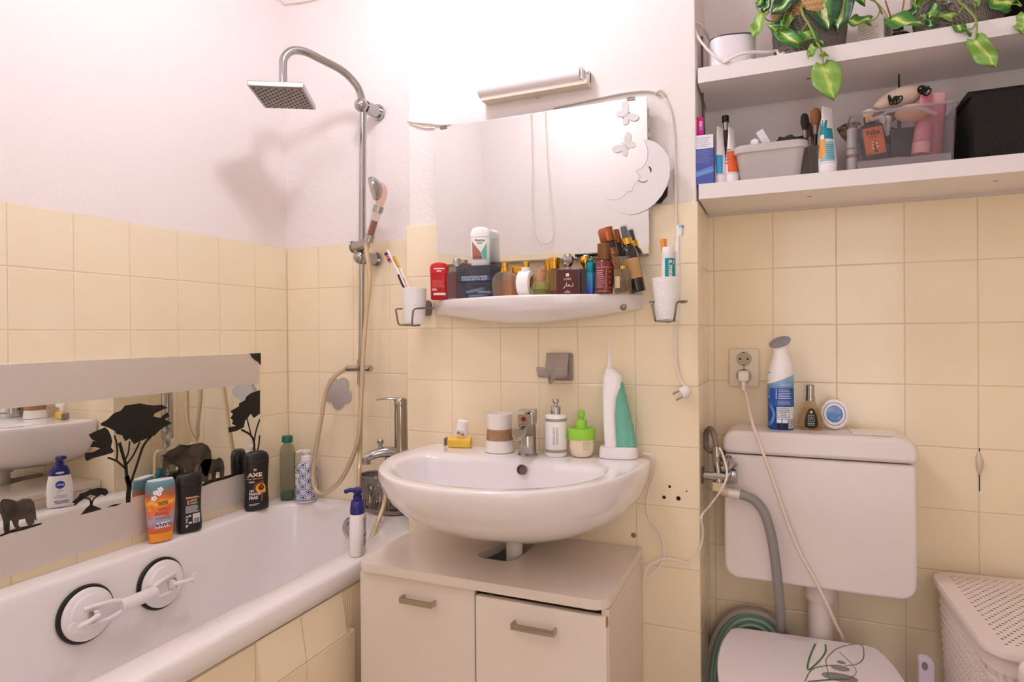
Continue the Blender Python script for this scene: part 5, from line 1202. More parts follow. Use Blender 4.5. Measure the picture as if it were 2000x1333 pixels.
def afw(b):
    # white shoulder with a slanting lower edge, pinched neck and flared nozzle head
    R = []
    for z, r_, dx, sl in ((.128, .0319, 0, .42), (.145, .0316, 0, .30), (.165, .027, .001, .12), (.182, .0205, .001, 0), (.196, .0175, 0, 0), (.208, .0195, -.001, .10), (.219, .0245, -.001, .30)):
        R.append([(dx+r_*math.cos(2*PI*i/36), r_*math.sin(2*PI*i/36)*(1 if z < .2 else .8), z+sl*r_*math.cos(2*PI*i/36)+max(z-.2, 0)/.019*.42*r_*math.sin(2*PI*i/36)) for i in range(36)])
    b.loft(R)
part(t, 'nozzle_shroud', mat('#f3eff0', .3), afw)
def aft(b):
    R = []
    for z, r_ in ((.2205, .0255), (.2225, .0262), (.2240, .0245)): R.append([(-.001+r_*math.cos(2*PI*i/36), r_*math.sin(2*PI*i/36)*.8, z+.30*r_*math.cos(2*PI*i/36)+.42*r_*math.sin(2*PI*i/36)) for i in range(36)])
    b.loft(R)
part(t, 'trigger_top', mat('#8b8b92', .4), aft, label='grey slanted top')
def afl(b):
    F = surf(AF, .0005); b.m(mat('#2456ad', .35)).patch(F, -.0313, .0313, .06, .105, 16, 2).m(mat('#5f95d0', .35)).stroke(surf(AF, .0007), [(-.031, .085), (-.026, .06), (-.02, .04), (-.024, .02), (-.031, .01)], .006)
    b.m(mat('#dfe9f4', .4)).lines(surf(AF, .0009), -.010, .024, .078, .103, 6, .35); [b.disc(surf(AF, .0009), -.0145, .080+.0043*i, .0015, n=8) for i in range(6)]
    b.lines(surf(AF, .0009), -.012, .027, .062, .075, 4, .2).m(mat('#eef2f6', .4)).patch(surf(AF, .0009), -.014, .029, .028, .058, 10, 1).m(mat('#2a3f6a', .4)).lines(surf(AF, .0012), -.013, .028, .029, .057, 11, .45)
    b.m(mat('#eef2f6', .4)).patch(surf(AF, .0009), -.014, -.003, .018, .027, 3, 1).patch(surf(AF, .0009), -.001, .012, .018, .027, 3, 1).patch(surf(AF, .0009), .014, .028, .004, .027, 4, 1).m(mat('#1d1d28', .4)); [b.patch(surf(AF, .0012), .0155, .027, .006+.003*i, .0075+.003*i, 3, 1) for i in range(7)]
    b.patch(surf(AF, .0009), -.013, .012, .004, .015, 6, 1).m(mat('#cfe2f2', .4)).lines(surf(AF, .0009), -.006, .026, .11, .118, 2, .3)
part(t, 'label', mat('#dfe9f4', .4), afl, smooth=0)
t = thing('cologne_bottle', 'teardrop clear cologne with black label and silver cap on the cistern', 'perfume', (1.757, -.068, ZL-.003), .1)
CB = [(0, .022, .013, 2.6), (.004, .029, .0165, 2.4), (.015, .0315, .0175, 2.3), (.035, .027, .0165, 2.3), (.055, .019, .0145, 2.2), (.069, .0125, .0115, 2), (.073, .009, .009, 2)]
P(t, 'glass', clear('#efe6d2', .06, .03), CB)
P(t, 'liquid', liq('#f2e6bf'), [(.004, .025, .0135, 2.4), (.015, .0275, .0145, 2.3), (.035, .023, .0135, 2.3), (.056, .016, .012, 2.2)], label='pale liquid')
P(t, 'cap', M_CHROME, [(.073, .0112, .0112), (.083, .0112, .0112), (.0835, .0098, .0098), (.112, .0098, .0098), (.1135, .0085, .0085)], label='silver cap')
def cl(b):
    F = surf(CB, .0006); b.fill(F, [(-.014, .008), (-.005, .0045), (.005, .0045), (.014, .008), (.016, .018), (.0125, .038), (.006, .053), (0, .056), (-.006, .053), (-.0125, .038), (-.016, .018)])
    b.m(mat('#cfc6b4', .4)).stroke(surf(CB, .0010), [(-.006, .022), (.006, .022)], .0008).stroke(surf(CB, .001), [(-.006, .038), (.006, .038)], .0008).stroke(surf(CB, .001), [(-.006, .022), (-.006, .038)], .0008).stroke(surf(CB, .001), [(.006, .022), (.006, .038)], .0008)
    b.stroke(surf(CB, .0011), [(-.003, .026), (0, .034), (.003, .026)], .001).lines(surf(CB, .001), -.008, .009, .012, .019, 2, .4).disc(surf(CB, .001), 0, .046, .003, n=10)
part(t, 'label', M_BLACK, cl, smooth=0)
t = thing('gel_air_freshener', 'round white gel air freshener with blue window standing on the cistern', 'air freshener', (1.813, -.050, ZL-.0015), (-.12, 0, -.1))
def gaf(b, r, h0, h1, k=1.14): b.M = Matrix.Translation((0, 0, .0375)) @ Matrix.Rotation(PI/2, 4, 'X'); b.se([(h0, r-.002, (r-.002)*k), (h0+.002, r, r*k), (h1-.003, r, r*k), (h1, r-.003, (r-.003)*k)], 40)
part(t, 'case', mat('#f1edee', .3), lambda b: gaf(b, .0325, -.010, .010))
part(t, 'bezel', mat('#8f8b92', .25, .6), lambda b: gaf(b, .0255, .009, .0112))
part(t, 'front_ring', mat('#f1edee', .3), lambda b: gaf(b, .0238, .011, .0125))
part(t, 'gel_window', mat('#5d86bf', .1, bump=(60, 1), var=(40, '#a9c4e4', 1)), lambda b: gaf(b, .0185, .0122, .0140), label='blue gel window')

# angle valve with hoses
t = thing('angle_valve', 'chrome double valve with flexible loop between the pillar and the cistern', 'valve')
YV = -.172
VC = V((1.5439,-0.1720,0.8362))
part(t, 'wall_rosette', mat('#6f665e', .5, .5), lambda b: b.tube([(1.5042, YV, VC.z), (1.507, YV, VC.z)], .021, 24))
part(t, 'inlet_pipe', M_CHROME, lambda b: b.tube([(1.506, YV, VC.z), (1.532, YV, VC.z)], .0105, 16).tube([(1.530, YV, VC.z), (VC.x+.018, YV, VC.z)], .0125, 16).tube([VC, VC+V((0, 0, -.022))], .012, 16))
def kn(a, c, r):
    def f(b):
        b.tube([V(a).lerp(V(c), -.35), V(a)], r*.6, 14); P_ = [V(a), V(a).lerp(V(c), .08), V(c).lerp(V(a), .05), V(c)]; b.tube(P_, lambda q: r*(1 if .02 < q < .98 else .9), 10)
    return f
part(t, 'knob', M_CHROME, kn((1.5611,-0.1720,0.8375), (1.5877,-0.1720,0.8397), .0185))
part(t, 'knob', M_CHROME, kn((1.5600,-0.1720,0.8618), (1.5783,-0.1720,0.8810), .0165))
part(t, 'riser', M_CHROME, lambda b: b.tube([VC, (1.5393,-0.1720,0.8731)], .0085, 14).tube([(1.5393,-0.1720,0.8731), (1.5393,-0.1720,0.8860)], .012, 8).tube([(1.5393,-0.1720,0.8860), (1.5383,-0.1720,0.9116)], .0105, 14))
part(t, 'nut', mat('#d9c8a8', .5), lambda b: b.tube([VC+V((0, 0, -.014)), VC+V((0, 0, -.034))], .0185, 8), label='cream plastic nut')
part(t, 'flex_loop', mat('#8a7f76', .4, .5, bump=(300, .6)), lambda b: b.tube([(1.5383,-0.1720,0.9091), (1.5331,-0.1680,0.9365), (1.5232,-0.1550,0.9522), (1.5128,-0.1400,0.9442), (1.5078,-0.1300,0.9186), (1.5107,-0.1350,0.9010), (1.5226,-0.1400,0.8921), (1.5346,-0.1200,0.8867), (1.546, -.06, .875)], .0068, 12, 6))
part(t, 'elbow', mat('#cbb6a2', .5), lambda b: b.tube([VC+V((0, 0, -.034)), (1.5486,-0.1720,0.8019), (1.5681,-0.1720,0.7972)], .012, 14, 4))
part(t, 'hose_tail', mat('#e0d6cc', .3, .3), lambda b: b.tube([(1.5669,-0.1720,0.7971), (1.5934,-0.1720,0.7944)], .0128, 16))
tag(MB(mat('#8d8985', .45)).tube([(1.5886,-0.1720,0.7953), (1.6054,-0.1730,0.7932), (1.6291,-0.1760,0.7836), (1.6501,-0.1800,0.7567), (1.6649,-0.1840,0.7073), (1.6737,-0.1840,0.6465), (1.6801,-0.1780,0.5771), (1.6843,-0.1650,0.5167), (1.6861,-0.1000,0.4318), (1.69, -.102, .33), (1.69, -.118, .2), (1.69, -.134, .02)], .0118, 14, 8).build('drain_hose'), 'grey drain hose curving from the valve down behind the toilet lid', 'hose')

# toilet
t = thing('toilet', 'white toilet with closed lid printed with pebbles and grass', 'toilet', (1.745, -.34, 0), .06)
def lid_out(s=1, n=40):
    o_ = spline([(.0, .217, 0), (.08, .2165, 0), (.138, .2155, 0), (.158, .209, 0), (.169, .192, 0), (.186, .12, 0), (.192, .02, 0), (.180, -.09, 0), (.145, -.18, 0), (.085, -.24, 0), (0, -.262, 0)], 6)
    R_ = [(p.x*s, p.y*(s if p.y < .2 else 1)) for p in o_]
    return R_+[(-x, y) for x, y in reversed(R_[1:-1])]
M_WC = mat('#ece2e2', .12, coat=.4)
part(t, 'lid', M_WC, lambda b: b.prism(lid_out(), .432, .448, 'z', .006, 3), smooth=60)
part(t, 'seat', M_WC, lambda b: b.prism(lid_out(.97), .412, .4305, 'z', .005, 2), smooth=60)
for x in (-.075, .075): part(t, 'hinge', M_STEEL, lambda b: b.tube([(x-.02, .219, .428), (x+.02, .219, .428)], .009, 14))
def bowl(b):
    R = []
    for z, sx, sy, dy in ((0, .52, .62, .02), (.02, .54, .64, .02), (.15, .55, .62, .03), (.25, .66, .72, .03), (.33, .85, .88, .02), (.39, .95, .96, .0), (.41, .95, .96, 0)): R.append([(x*sx, y*sy+dy, z) for x, y in lid_out()])
    b.loft(R)
part(t, 'bowl', M_WC, bowl, smooth=60)
inv = lambda p: (Matrix.Translation(t.location) @ Matrix.Rotation(.06, 4, 'Z')).inverted() @ V(p)
def deco(b):
    Z = .4484; F = lambda u, v: V((u, v, Z)); pt = lambda p: tuple(inv(p))[:2]
    for i, (c, a, d_, col) in enumerate((((1.8028,-0.2986,0.4480), .036, .018, '#7d7473'), ((1.8070,-0.2566,0.4480), .019, .013, '#8a8180'), ((1.8112,-0.2292,0.4480), .0095, .0075, '#857c7b'))):
        u, v = pt(c); b.m(mat(col, .4, var=(260, '#9d9593', 1))).disc(lambda a_, b_: V((a_, b_, Z+.0002*i)), u, v, a, d_, 28, .2)
    for col, w, pts in (('#4e7a34', .004, ((1.7609,-0.1587,0.4480), (1.7444,-0.2441,0.4480), (1.7416,-0.2921,0.4480), (1.7657,-0.2404,0.4480), (1.7810,-0.1922,0.4480), (1.7833,-0.1524,0.4480))), ('#6f7a63', .0018, ((1.7835,-0.3193,0.4480), (1.7795,-0.2538,0.4480), (1.7839,-0.2160,0.4480), (1.8137,-0.1560,0.4480), (1.8600,-0.1216,0.4480), (1.8613,-0.1800,0.4480), (1.8446,-0.2229,0.4480), (1.8172,-0.2432,0.4480))),
                        ('#5c6b4e', .002, ((1.7328,-0.3441,0.4480), (1.7479,-0.2896,0.4480), (1.7750,-0.2602,0.4480), (1.7963,-0.2493,0.4480))), ('#6f7a63', .0014, ((1.8118,-0.1799,0.4480), (1.8335,-0.2320,0.4480), (1.8372,-0.2671,0.4480), (1.8169,-0.3059,0.4480))), ('#497532', .004, ((1.7388,-0.3438,0.4480), (1.7817,-0.3180,0.4480), (1.8173,-0.3014,0.4480))), ('#a9aea0', .001, ((1.7236,-0.2229,0.4480), (1.7554,-0.2348,0.4480), (1.7752,-0.2921,0.4480)))):
        b.m(mat(col, .4)).stroke(lambda a_, b_: V((a_, b_, Z+.0007)), [pt(p) for p in pts], w)
part(t, 'printed_motif', mat('#7d7473', .4), deco, label='pebbles and grass printed on the lid', smooth=0)

# folding basin behind the toilet
t = thing('folding_basin', 'grey and green folding basin leaning on the wall behind the toilet', 'basin', (1.617, -.088, .012), (-.12, 0, 0))
def fb(rx0, h, col=None):
    def f(b):
        b.M = Matrix.Translation((0, 0, .232)) @ Matrix.Rotation(PI/2, 4, 'X'); b.se([(h_, rx, rx+.098, 2.25) for h_, rx in rx0], 56, h)
    return f
part(t, 'rim', mat('#aca09a', .45), fb([(-.018, .118), (-.015, .123), (.012, .1255), (.020, .123), (.021, .113), (.014, .110), (-.012, .108)], (0, 0)))
M_SIL = mat('#a3c4b2', .5)
part(t, 'folds', M_SIL, fb([(.010, .110), (.004, .108), (.002, .103), (.013, .099), (.014, .094), (.000, .091), (-.001, .086), (.012, .083), (.013, .079), (-.002, .076)], (0, 0)), label='green silicone folds')
part(t, 'base', mat('#8f8680', .5), fb([(-.004, .076), (-.003, .078), (.001, .076)], (1, 1)))
# toilet brush
t = thing('toilet_brush', 'lilac-white toilet brush with a hole in its handle right of the toilet', 'toilet brush', (1.985, -.165, 0))
def th(b):
    b.prism(rrect(-.0145, .0155, .15, .465, [.002, .002, .012, .010]), -.010, .010, 'y', .0018)
part(t, 'handle', mat('#ded3de', .35), th)
def hh(b): b.M = Matrix.Translation((-.003, -.0103, .447)) @ Matrix.Rotation(PI/2, 4, 'X'); b.se([(-.0003, .006, .0095), (.0006, .006, .0095)], 20)
part(t, 'hanging_hole', mat('#8a7f8a', .6), hh)
part(t, 'holder', mat('#e6dfe4', .35), lambda b: b.lathe([(.048, 0), (.05, .004), (.046, .14), (.040, .15), (.02, .152)], 28))

# laundry baskets
def perforated(nm, cx, cy, h):
    m = bpy.data.materials.new('perforated_plastic'); m.use_nodes = True; nt = m.node_tree; N = nt.nodes; bs_ = N['Principled BSDF']; bs_.inputs['Base Color'].default_value = lin(h); bs_.inputs['Roughness'].default_value = .4
    tc = N.new('ShaderNodeTexCoord'); sp = N.new('ShaderNodeSeparateXYZ'); nt.links.new(tc.outputs['Object'], sp.inputs[0])
    def op(k, a, b_=0):
        n = N.new('ShaderNodeMath'); n.operation = k
        for i, x in enumerate((a, b_)):
            if isinstance(x, (int, float)): n.inputs[i].default_value = x
            else: nt.links.new(x, n.inputs[i])
        return n.outputs[0]
    v = op('MULTIPLY', sp.outputs['Y'], 1/cy); row = op('FLOOR', v); fv = op('ABSOLUTE', op('SUBTRACT', op('SUBTRACT', v, row), .5))
    u = op('ADD', op('MULTIPLY', sp.outputs['X'], 1/cx), op('MULTIPLY', op('MODULO', row, 2), .5)); fu = op('ABSOLUTE', op('SUBTRACT', op('SUBTRACT', u, op('FLOOR', u)), .5))
    hole = op('MULTIPLY', op('LESS_THAN', fu, .17), op('LESS_THAN', op('ADD', fv, op('MULTIPLY', fu, .7)), .20))
    inr = op('MULTIPLY', op('LESS_THAN', op('ABSOLUTE', sp.outputs['X']), nm[0]), op('LESS_THAN', op('ABSOLUTE', sp.outputs['Y']), nm[1]))
    tr = N.new('ShaderNodeBsdfTransparent'); mx = N.new('ShaderNodeMixShader'); nt.links.new(op('MULTIPLY', hole, inr), mx.inputs[0]); nt.links.new(bs_.outputs[0], mx.inputs[1]); nt.links.new(tr.outputs[0], mx.inputs[2]); nt.links.new(mx.outputs[0], N['Material Output'].inputs[0]); return m
def hamper(label, loc, rz, hx, hy, zt):
    t = thing('laundry_basket', label, 'laundry basket', loc, rz)
    HB = mat('#e3d6d0', .4)
    def lid(b):
        o_ = rrect(-hx, hx, -hy, hy, .055, 8); i_ = rrect(-hx+.022, hx-.022, -hy+.022, hy-.022, .04, 8)
        b.loft([[(x*.985, y*.985, zt-.016) for x, y in o_], [(x, y, zt-.014) for x, y in o_], [(x, y, zt-.004) for x, y in o_], [(x*.99, y*.99, zt) for x, y in o_], [(x, y, zt+.0015) for x, y in i_]], (0, 0))
    L_ = part(t, 'lid', HB, lid, smooth=50)
    part(L_, 'perforated_panel', perforated((hx-.034, hy-.034), .0165, .0105, '#e3d6d0'), lambda b: b.loft([[(x, y, zt+.0015) for x, y in rrect(-hx+.022, hx-.022, -hy+.022, hy-.022, .04, 8)], [(x*.97, y*.97, zt+.002) for x, y in rrect(-hx+.022, hx-.022, -hy+.022, hy-.022, .04, 8)]], (0, 1)), label='lid panel with staggered holes')
    part(t, 'collar', HB, lambda b: b.loft([[(x*.94, y*.94, z) for x, y in rrect(-hx, hx, -hy, hy, .055, 8)] for z in (zt-.05, zt-.017)], (0, 0)))
    def weave(b):
        rows = 30; zb, z1 = .02, zt-.045; P_ = []
        base = [(p.x, p.y) for p in resample([V((x, y, 0)) for x, y in rrect(-1, 1, -1, 1, .24, 12)+[(-1, -.76)]], .0192)]; base = base[:len(base)//4*4]
        R = []
        for j in range(rows*4+1):
            z = zb+(z1-zb)*j/(rows*4); k = .80+.13*(z/zt); ph = (j/4) % 1; row = int(j/4)
            bul = math.sin(PI*ph)
            R.append([((x*hx*k)*(1+o), (y*hy*k)*(1+o), z) for i, (x, y) in enumerate(base) for o in [.030*bul*(.10+.90*max(0, math.sin(2*PI*(i/4)+PI*(row % 2))))]])
        b.loft(R, (1, 0))
    part(t, 'woven_body', HB, weave, smooth=30)
    part(t, 'lining', mat('#4a3f38', .9), lambda b: b.loft([[(x*.74, y*.74, .03) for x, y in rrect(-hx, hx, -hy, hy, .05, 4)], [(x*.88, y*.88, zt-.02) for x, y in rrect(-hx, hx, -hy, hy, .05, 4)]], (1, 0)))
    return t
hamper('white woven-look laundry basket with perforated lid in the right corner by the wall', (2.226, -.228, 0), .045, .203, .208, .618)
t = thing('storage_bin', 'white plastic bin with rounded lid in front of the laundry basket, cut by the frame', 'bin', (2.208, -.680, 0), .03)
part(t, 'body', mat('#e3d9d5', .4), lambda b: b.loft([[(x*k, y*k, z) for x, y in rrect(-.15, .15, -.155, .155, .04, 6)] for z, k in ((.0, .8), (.01, .82), (.56, .95))]))
part(t, 'lid', mat('#e9dfdb', .35), lambda b: b.prism(rrect(-.16, .16, -.165, .165, .045, 8), .62, .65, 'z', .008, 3))
# a crack with a cracked bead of sealant in the joint of the tiles on the right
tag(MB(mat('#d9c9b4', .3)).tube([(2.1259,-0.0020,0.9073), (2.1254,-0.0040,0.8916), (2.1269,-0.0060,0.8798), (2.1263,-0.0040,0.8635), (2.1267,-0.0020,0.8508)], lambda q: .0015+.006*math.sin(PI*q), 10, 3).build('sealant_blob'), 'small clear blob of sealant in a dark tile joint above the laundry basket', 'sealant')
part(wall_back, 'joint_crack', M_BLACK, lambda b: b.box(1.8*0+2.1273-.001, 2.1273+.001, -.0006, .001, 0.8110, 0.9144))

# ------------------------------------------------------------------ two wall shelves over the cistern
M_SHELF = mat('#ece5e4', .3, coat=.15)
ZA, ZB = 1.5625, 1.8475
for nm, z, lab in (('l', ZA, 'lower white floating shelf over the cistern with toiletries'), ('u', ZB, 'upper white floating shelf over the cistern with trailing plants')):
    t = thing('wall_shelf', lab, 'shelf', (1.505, 0, z))
    part(t, 'board', M_SHELF, lambda b: b.box(0, .94, -.22, -.0025, -.0375, 0, .0008))
    for x, y in ((.25, -.14), (.62, -.14)):
        part(t, 'fixing_hole', mat('#5b4d47', .8), lambda b: b.se([(-.0378, .006, .003), (-.0372, .006, .003)], 14)).location = (x, y, 0)
tag(MB(mat('#5e5450', .5)).tube([(1.5085, -.16, 1.95), (1.5085, -.15, 1.80), (1.509, -.12, 1.70), (1.513, -.07, 1.60), (1.513, -.06, 1.565)], .003, 8, 6).build('shelf_cable'), 'dark cable running down the pillar side behind the shelf ends', 'cable')

# ---- upper shelf
ZU = ZB+.0008
t = thing('round_device', 'round white device with dark rim at the left end of the upper shelf', 'device', (1.578, -.145, ZU), .2)
part(t, 'case', mat('#efe8ef', .3), lambda b: b.se([(0, .052, .050, 3), (.003, .0555, .0535, 3), (.075, .0565, .0545, 3)], 40))
part(t, 'rim', mat('#4a3f40', .4), lambda b: b.se([(.0752, .0568, .0548, 3), (.0785, .0565, .0545, 3), (.0788, .050, .048, 3), (.0755, .048, .046, 3)], 40), label='dark top rim')
part(t, 'cord', M_CABLE, lambda b: None or b.tube([V(p)-V((1.578, -.145, ZU)) for p in ((1.548, -.08, ZU+.06), (1.530, -.10, ZU+.10), (1.511, -.16, ZU+.125), (1.4951,-0.1900,1.9735), (1.5028,-0.2050,1.9335), (1.5311,-0.2100,1.8883), (1.5611,-0.2120,1.8596), (1.5821,-0.2100,1.8505), (1.6009,-0.1900,1.8527), (1.63, -.205, ZU+.004))], .0034, 8, 8)).rotation_euler = (0, 0, -.2)
tag(MB(M_CABLE).tube([(1.5735, -.2175, ZU+.010), (1.5678,-0.2230,1.8491), (1.5970,-0.2210,1.8620), (1.6313,-0.2160,1.8652), (1.6651,-0.2050,1.8636), (1.6830,-0.1900,1.8701), (1.69, -.2, ZU+.006), (1.70, -.21, ZU+.006)], .0034, 8, 8).build('power_cable'), 'white cord curving over the front edge of the upper shelf to the first plant pot', 'cable')

def rope(h, h2):
    m = bpy.data.materials.new('woven_rope'); m.use_nodes = True; nt = m.node_tree; N = nt.nodes; bs_ = N['Principled BSDF']; bs_.inputs['Roughness'].default_value = .9
    tc = N.new('ShaderNodeTexCoord'); wv = N.new('ShaderNodeTexWave'); wv.bands_direction = 'DIAGONAL'; wv.inputs['Scale'].default_value = 90; wv.inputs['Distortion'].default_value = 2
    mx = N.new('ShaderNodeMix'); mx.data_type = 'RGBA'; mx.inputs[6].default_value = lin(h); mx.inputs[7].default_value = lin(h2)
    nt.links.new(tc.outputs['Object'], wv.inputs['Vector']); nt.links.new(wv.outputs['Fac'], mx.inputs[0]); nt.links.new(mx.outputs[2], bs_.inputs['Base Color']); return m
ROPE_G, ROPE_T = rope('#8f857c', '#5f564e'), rope('#d0a878', '#a67c50')
def leafmat(nm, dark, mid, cream):
    m = bpy.data.materials.new(nm); m.use_nodes = True; nt = m.node_tree; N = nt.nodes; bs_ = N['Principled BSDF']; bs_.inputs['Roughness'].default_value = .35
    uv = N.new('ShaderNodeUVMap'); sp = N.new('ShaderNodeSeparateXYZ'); nt.links.new(uv.outputs[0], sp.inputs[0])
    nz = N.new('ShaderNodeTexNoise'); nz.inputs['Scale'].default_value = 3.2; nz.inputs['Detail'].default_value = 3
    mp = N.new('ShaderNodeMapping'); mp.inputs['Scale'].default_value = (1, 3, 1); oi = N.new('ShaderNodeObjectInfo'); nz.noise_dimensions = '4D'; nt.links.new(oi.outputs['Random'], nz.inputs['W'])
    nt.links.new(uv.outputs[0], mp.inputs[0]); nt.links.new(mp.outputs[0], nz.inputs['Vector'])
    def op(k, a, b_=0):
        n = N.new('ShaderNodeMath'); n.operation = k
        for i, x in enumerate((a, b_)):
            if isinstance(x, (int, float)): n.inputs[i].default_value = x
            else: nt.links.new(x, n.inputs[i])
        return n.outputs[0]
    av = op('ABSOLUTE', op('SUBTRACT', sp.outputs['Y'], .5))
    d = op('ADD', op('MULTIPLY', av, 2), op('MULTIPLY', op('SUBTRACT', nz.outputs['Fac'], .5), .9))
    cr = N.new('ShaderNodeValToRGB'); e = cr.color_ramp.elements; e[0].position = .07; e[0].color = lin(cream); e[1].position = .55; e[1].color = lin(dark); q = e.new(.22); q.color = lin(mid)
    vein = op('SINE', op('MULTIPLY', op('SUBTRACT', sp.outputs['X'], op('MULTIPLY', av, .9)), 60))
    nt.links.new(d, cr.inputs[0])
    mx = N.new('ShaderNodeMix'); mx.data_type = 'RGBA'; mx.blend_type = 'MULTIPLY'; mr = N.new('ShaderNodeMapRange'); mr.inputs[1].default_value = .6; mr.inputs[2].default_value = 1; mr.inputs[4].default_value = .25
    nt.links.new(vein, mr.inputs[0]); nt.links.new(mr.outputs[0], mx.inputs[0]); nt.links.new(cr.outputs[0], mx.inputs[6]); mx.inputs[7].default_value = lin(mid)
    nt.links.new(mx.outputs[2], bs_.inputs['Base Color']); return m
L_DARK, L_MID, L_LIME = leafmat('leaf_dark', '#1f4a2a', '#4d8a3c', '#e3e6a8'), leafmat('leaf_green', '#3f7d2e', '#7fae3e', '#dde288'), leafmat('leaf_lime', '#7fa84a', '#93b455', '#c3d670')
M_STEM = mat('#8a9a44', .5)
CAMV = V((1.69, -1.815, 1.2))
def leaf(root, base, tip, W, m, roll=0, fold=.25, droop=.12):
    base, tip = V(base), V(tip); d = tip-base; L = d.length; d.normalize()
    n = (CAMV-base).normalized(); n = (n+V((0, 0, .35))).normalized(); n = (n-d*n.dot(d)).normalized(); s = d.cross(n)
    n, s = n*math.cos(roll)+s*math.sin(roll), s*math.cos(roll)-n*math.sin(roll)
    b = MB(m); nu, nv = 14, 8; vs = []; uvs = []
    for i in range(nu+1):
        u = i/nu
        w = W*.5*(1.62*(u**.42)*((1-u)**.85)+.03*(1-u)) if u > 0 else W*.12
        for j in range(nv+1):
            v = -1+2*j/nv
            back = -.13*L*(abs(v)**1.2)*max(0, 1-u*3.2)
            p = base+d*(u*L+back)+s*(v*w)+n*(abs(v)*w*fold-droop*L*(u-.35)**2+.006*math.sin(u*9+v*2))
            vs.append(p); uvs.append((u, (v+1)/2))
    fs = [(i*(nv+1)+j, i*(nv+1)+j+1, (i+1)*(nv+1)+j+1, (i+1)*(nv+1)+j) for i in range(nu) for j in range(nv)]
    o_ = V(root.location); b.add([v-o_ for v in vs], fs)
    ob = b.build('leaf', root, 80, recalc=False)
    uvl = ob.data.uv_layers.new(name='UVMap')
    for lp in ob.data.loops: uvl.data[lp.index].uv = uvs[lp.vertex_index]
    md = ob.modifiers.new('thickness', 'SOLIDIFY'); md.thickness = .0006
    return ob
def stem(root, pts, r=.0022):
    o_ = V(root.location); MB(M_STEM).tube([V(p)-o_ for p in pts], lambda t: r*(1.15-.4*t), 8, 8).build('stem', root)
def potted(label, c, r, h):
    t = thing('trailing_plant', label, 'plant', c)
    def pot(b):
        n = 40; b.se([(z, r*(.90+.1*min(z/h*2, 1))+(.0022 if k % 2 else 0), r*(.90+.1*min(z/h*2, 1))+(.0022 if k % 2 else 0)) for k, z in enumerate([h*.58*i/18 for i in range(19)])], 40, (1, 0))
    p_ = part(t, 'basket_pot', ROPE_G, pot, label='grey woven basket pot')
    part(p_, 'rope_band', ROPE_T, lambda b: b.se([(h*.58+h*.42*i/10, r+(.004 if i % 2 else .0015), r+(.004 if i % 2 else .0015)) for i in range(11)], 40, (0, 0)), label='tan upper rope band')
    part(t, 'soil', mat('#3a2a1e', .95, bump=(120, 1)), lambda b: b.lathe([(r*.98, h*.9), (.001, h*.93)], 30, (0, 1)))
    return t
pA = potted('trailing variegated plant in a basket pot between the white device and the carton', (1.757, -.125, ZU), .082, .155)
DK, MD, LM = L_DARK, L_MID, L_LIME
for base, tip, W, m, ro, fo in (
    ((1.7271,-0.2000,1.9887), (1.6714,-0.2150,1.9476), .07, DK, .4, .2), ((1.7114,-0.2050,1.9536), (1.6845,-0.2200,1.8994), .042, DK, .9, .5), ((1.7190,-0.2100,1.9366), (1.6923,-0.2250,1.9029), .035, LM, .3, .3),
    ((1.7764,-0.1900,1.9890), (1.7936,-0.2320,1.8835), .112, DK, -.2, .15), ((1.8311,-0.1950,1.9711), (1.8106,-0.2250,1.8775), .078, DK, .3, .2), ((1.6563,-0.1900,1.9660), (1.6315,-0.2150,1.8997), .05, LM, .5, .35),
    ((1.7313,-0.2260,1.8642), (1.6612,-0.2150,1.9279), .042, MD, -.4, .3), ((1.7359,-0.2220,1.8886), (1.7830,-0.2320,1.8508), .036, MD, -.5, .4), ((1.7630,-0.2340,1.8479), (1.7510,-0.2400,1.8220), .030, LM, .2, .3), ((1.7764,-0.2360,1.8261), (1.7917,-0.2400,1.8194), .014, LM, 0, .2),
    ((1.7805,-0.2360,1.8011), (1.8021,-0.2460,1.7169), .083, LM, .05, .12), ((1.8786,-0.2000,1.8973), (1.8301,-0.2150,1.8978), .048, MD, .5, .25), ((1.6514,-0.1700,2.0137), (1.6424,-0.1850,1.9823), .03, MD, .3, .2), ((1.6724,-0.1800,2.0129), (1.6565,-0.2000,1.9600), .04, DK, .6, .4),
    ((1.7620,-0.1500,2.0304), (1.7323,-0.2050,1.9493), .06, DK, .2, .2), ((1.8247,-0.1200,2.0440), (1.8730,-0.1700,1.9544), .06, MD, -.3, .2)):
    leaf(pA, base, tip, W, m, ro, fo)
stem(pA, [(1.757, -.15, ZU+.145), (1.7391,-0.2000,1.9682), (1.7394,-0.2220,1.9328), (1.7509,-0.2260,1.9063), (1.7602,-0.2300,1.8828), (1.7683,-0.2330,1.8566), (1.7775,-0.2360,1.8351), (1.7805,-0.2360,1.8149), (1.7804,-0.2370,1.7995)], .0026)
stem(pA, [(1.7601,-0.2310,1.8800), (1.7505,-0.2300,1.8706), (1.7377,-0.2280,1.8645)], .0016); stem(pA, [(1.7477,-0.2260,1.9057), (1.7402,-0.2240,1.8940), (1.7359,-0.2220,1.8886)], .0014)
stem(pA, [(1.72, -.14, ZU+.14), (1.6993,-0.1950,1.9488), (1.6790,-0.1950,1.9395), (1.6653,-0.1920,1.9448), (1.6539,-0.1900,1.9579)], .0016)
stem(pA, [(1.79, -.13, ZU+.15), (1.8741,-0.1600,1.9743), (1.8974,-0.1800,1.9386), (1.8991,-0.1900,1.9196), (1.8923,-0.1950,1.9048), (1.8796,-0.2000,1.8971)], .0016)
pB = potted('trailing variegated plant in a basket pot above the black felt box', (2.063, -.115, ZU), .088, .165)
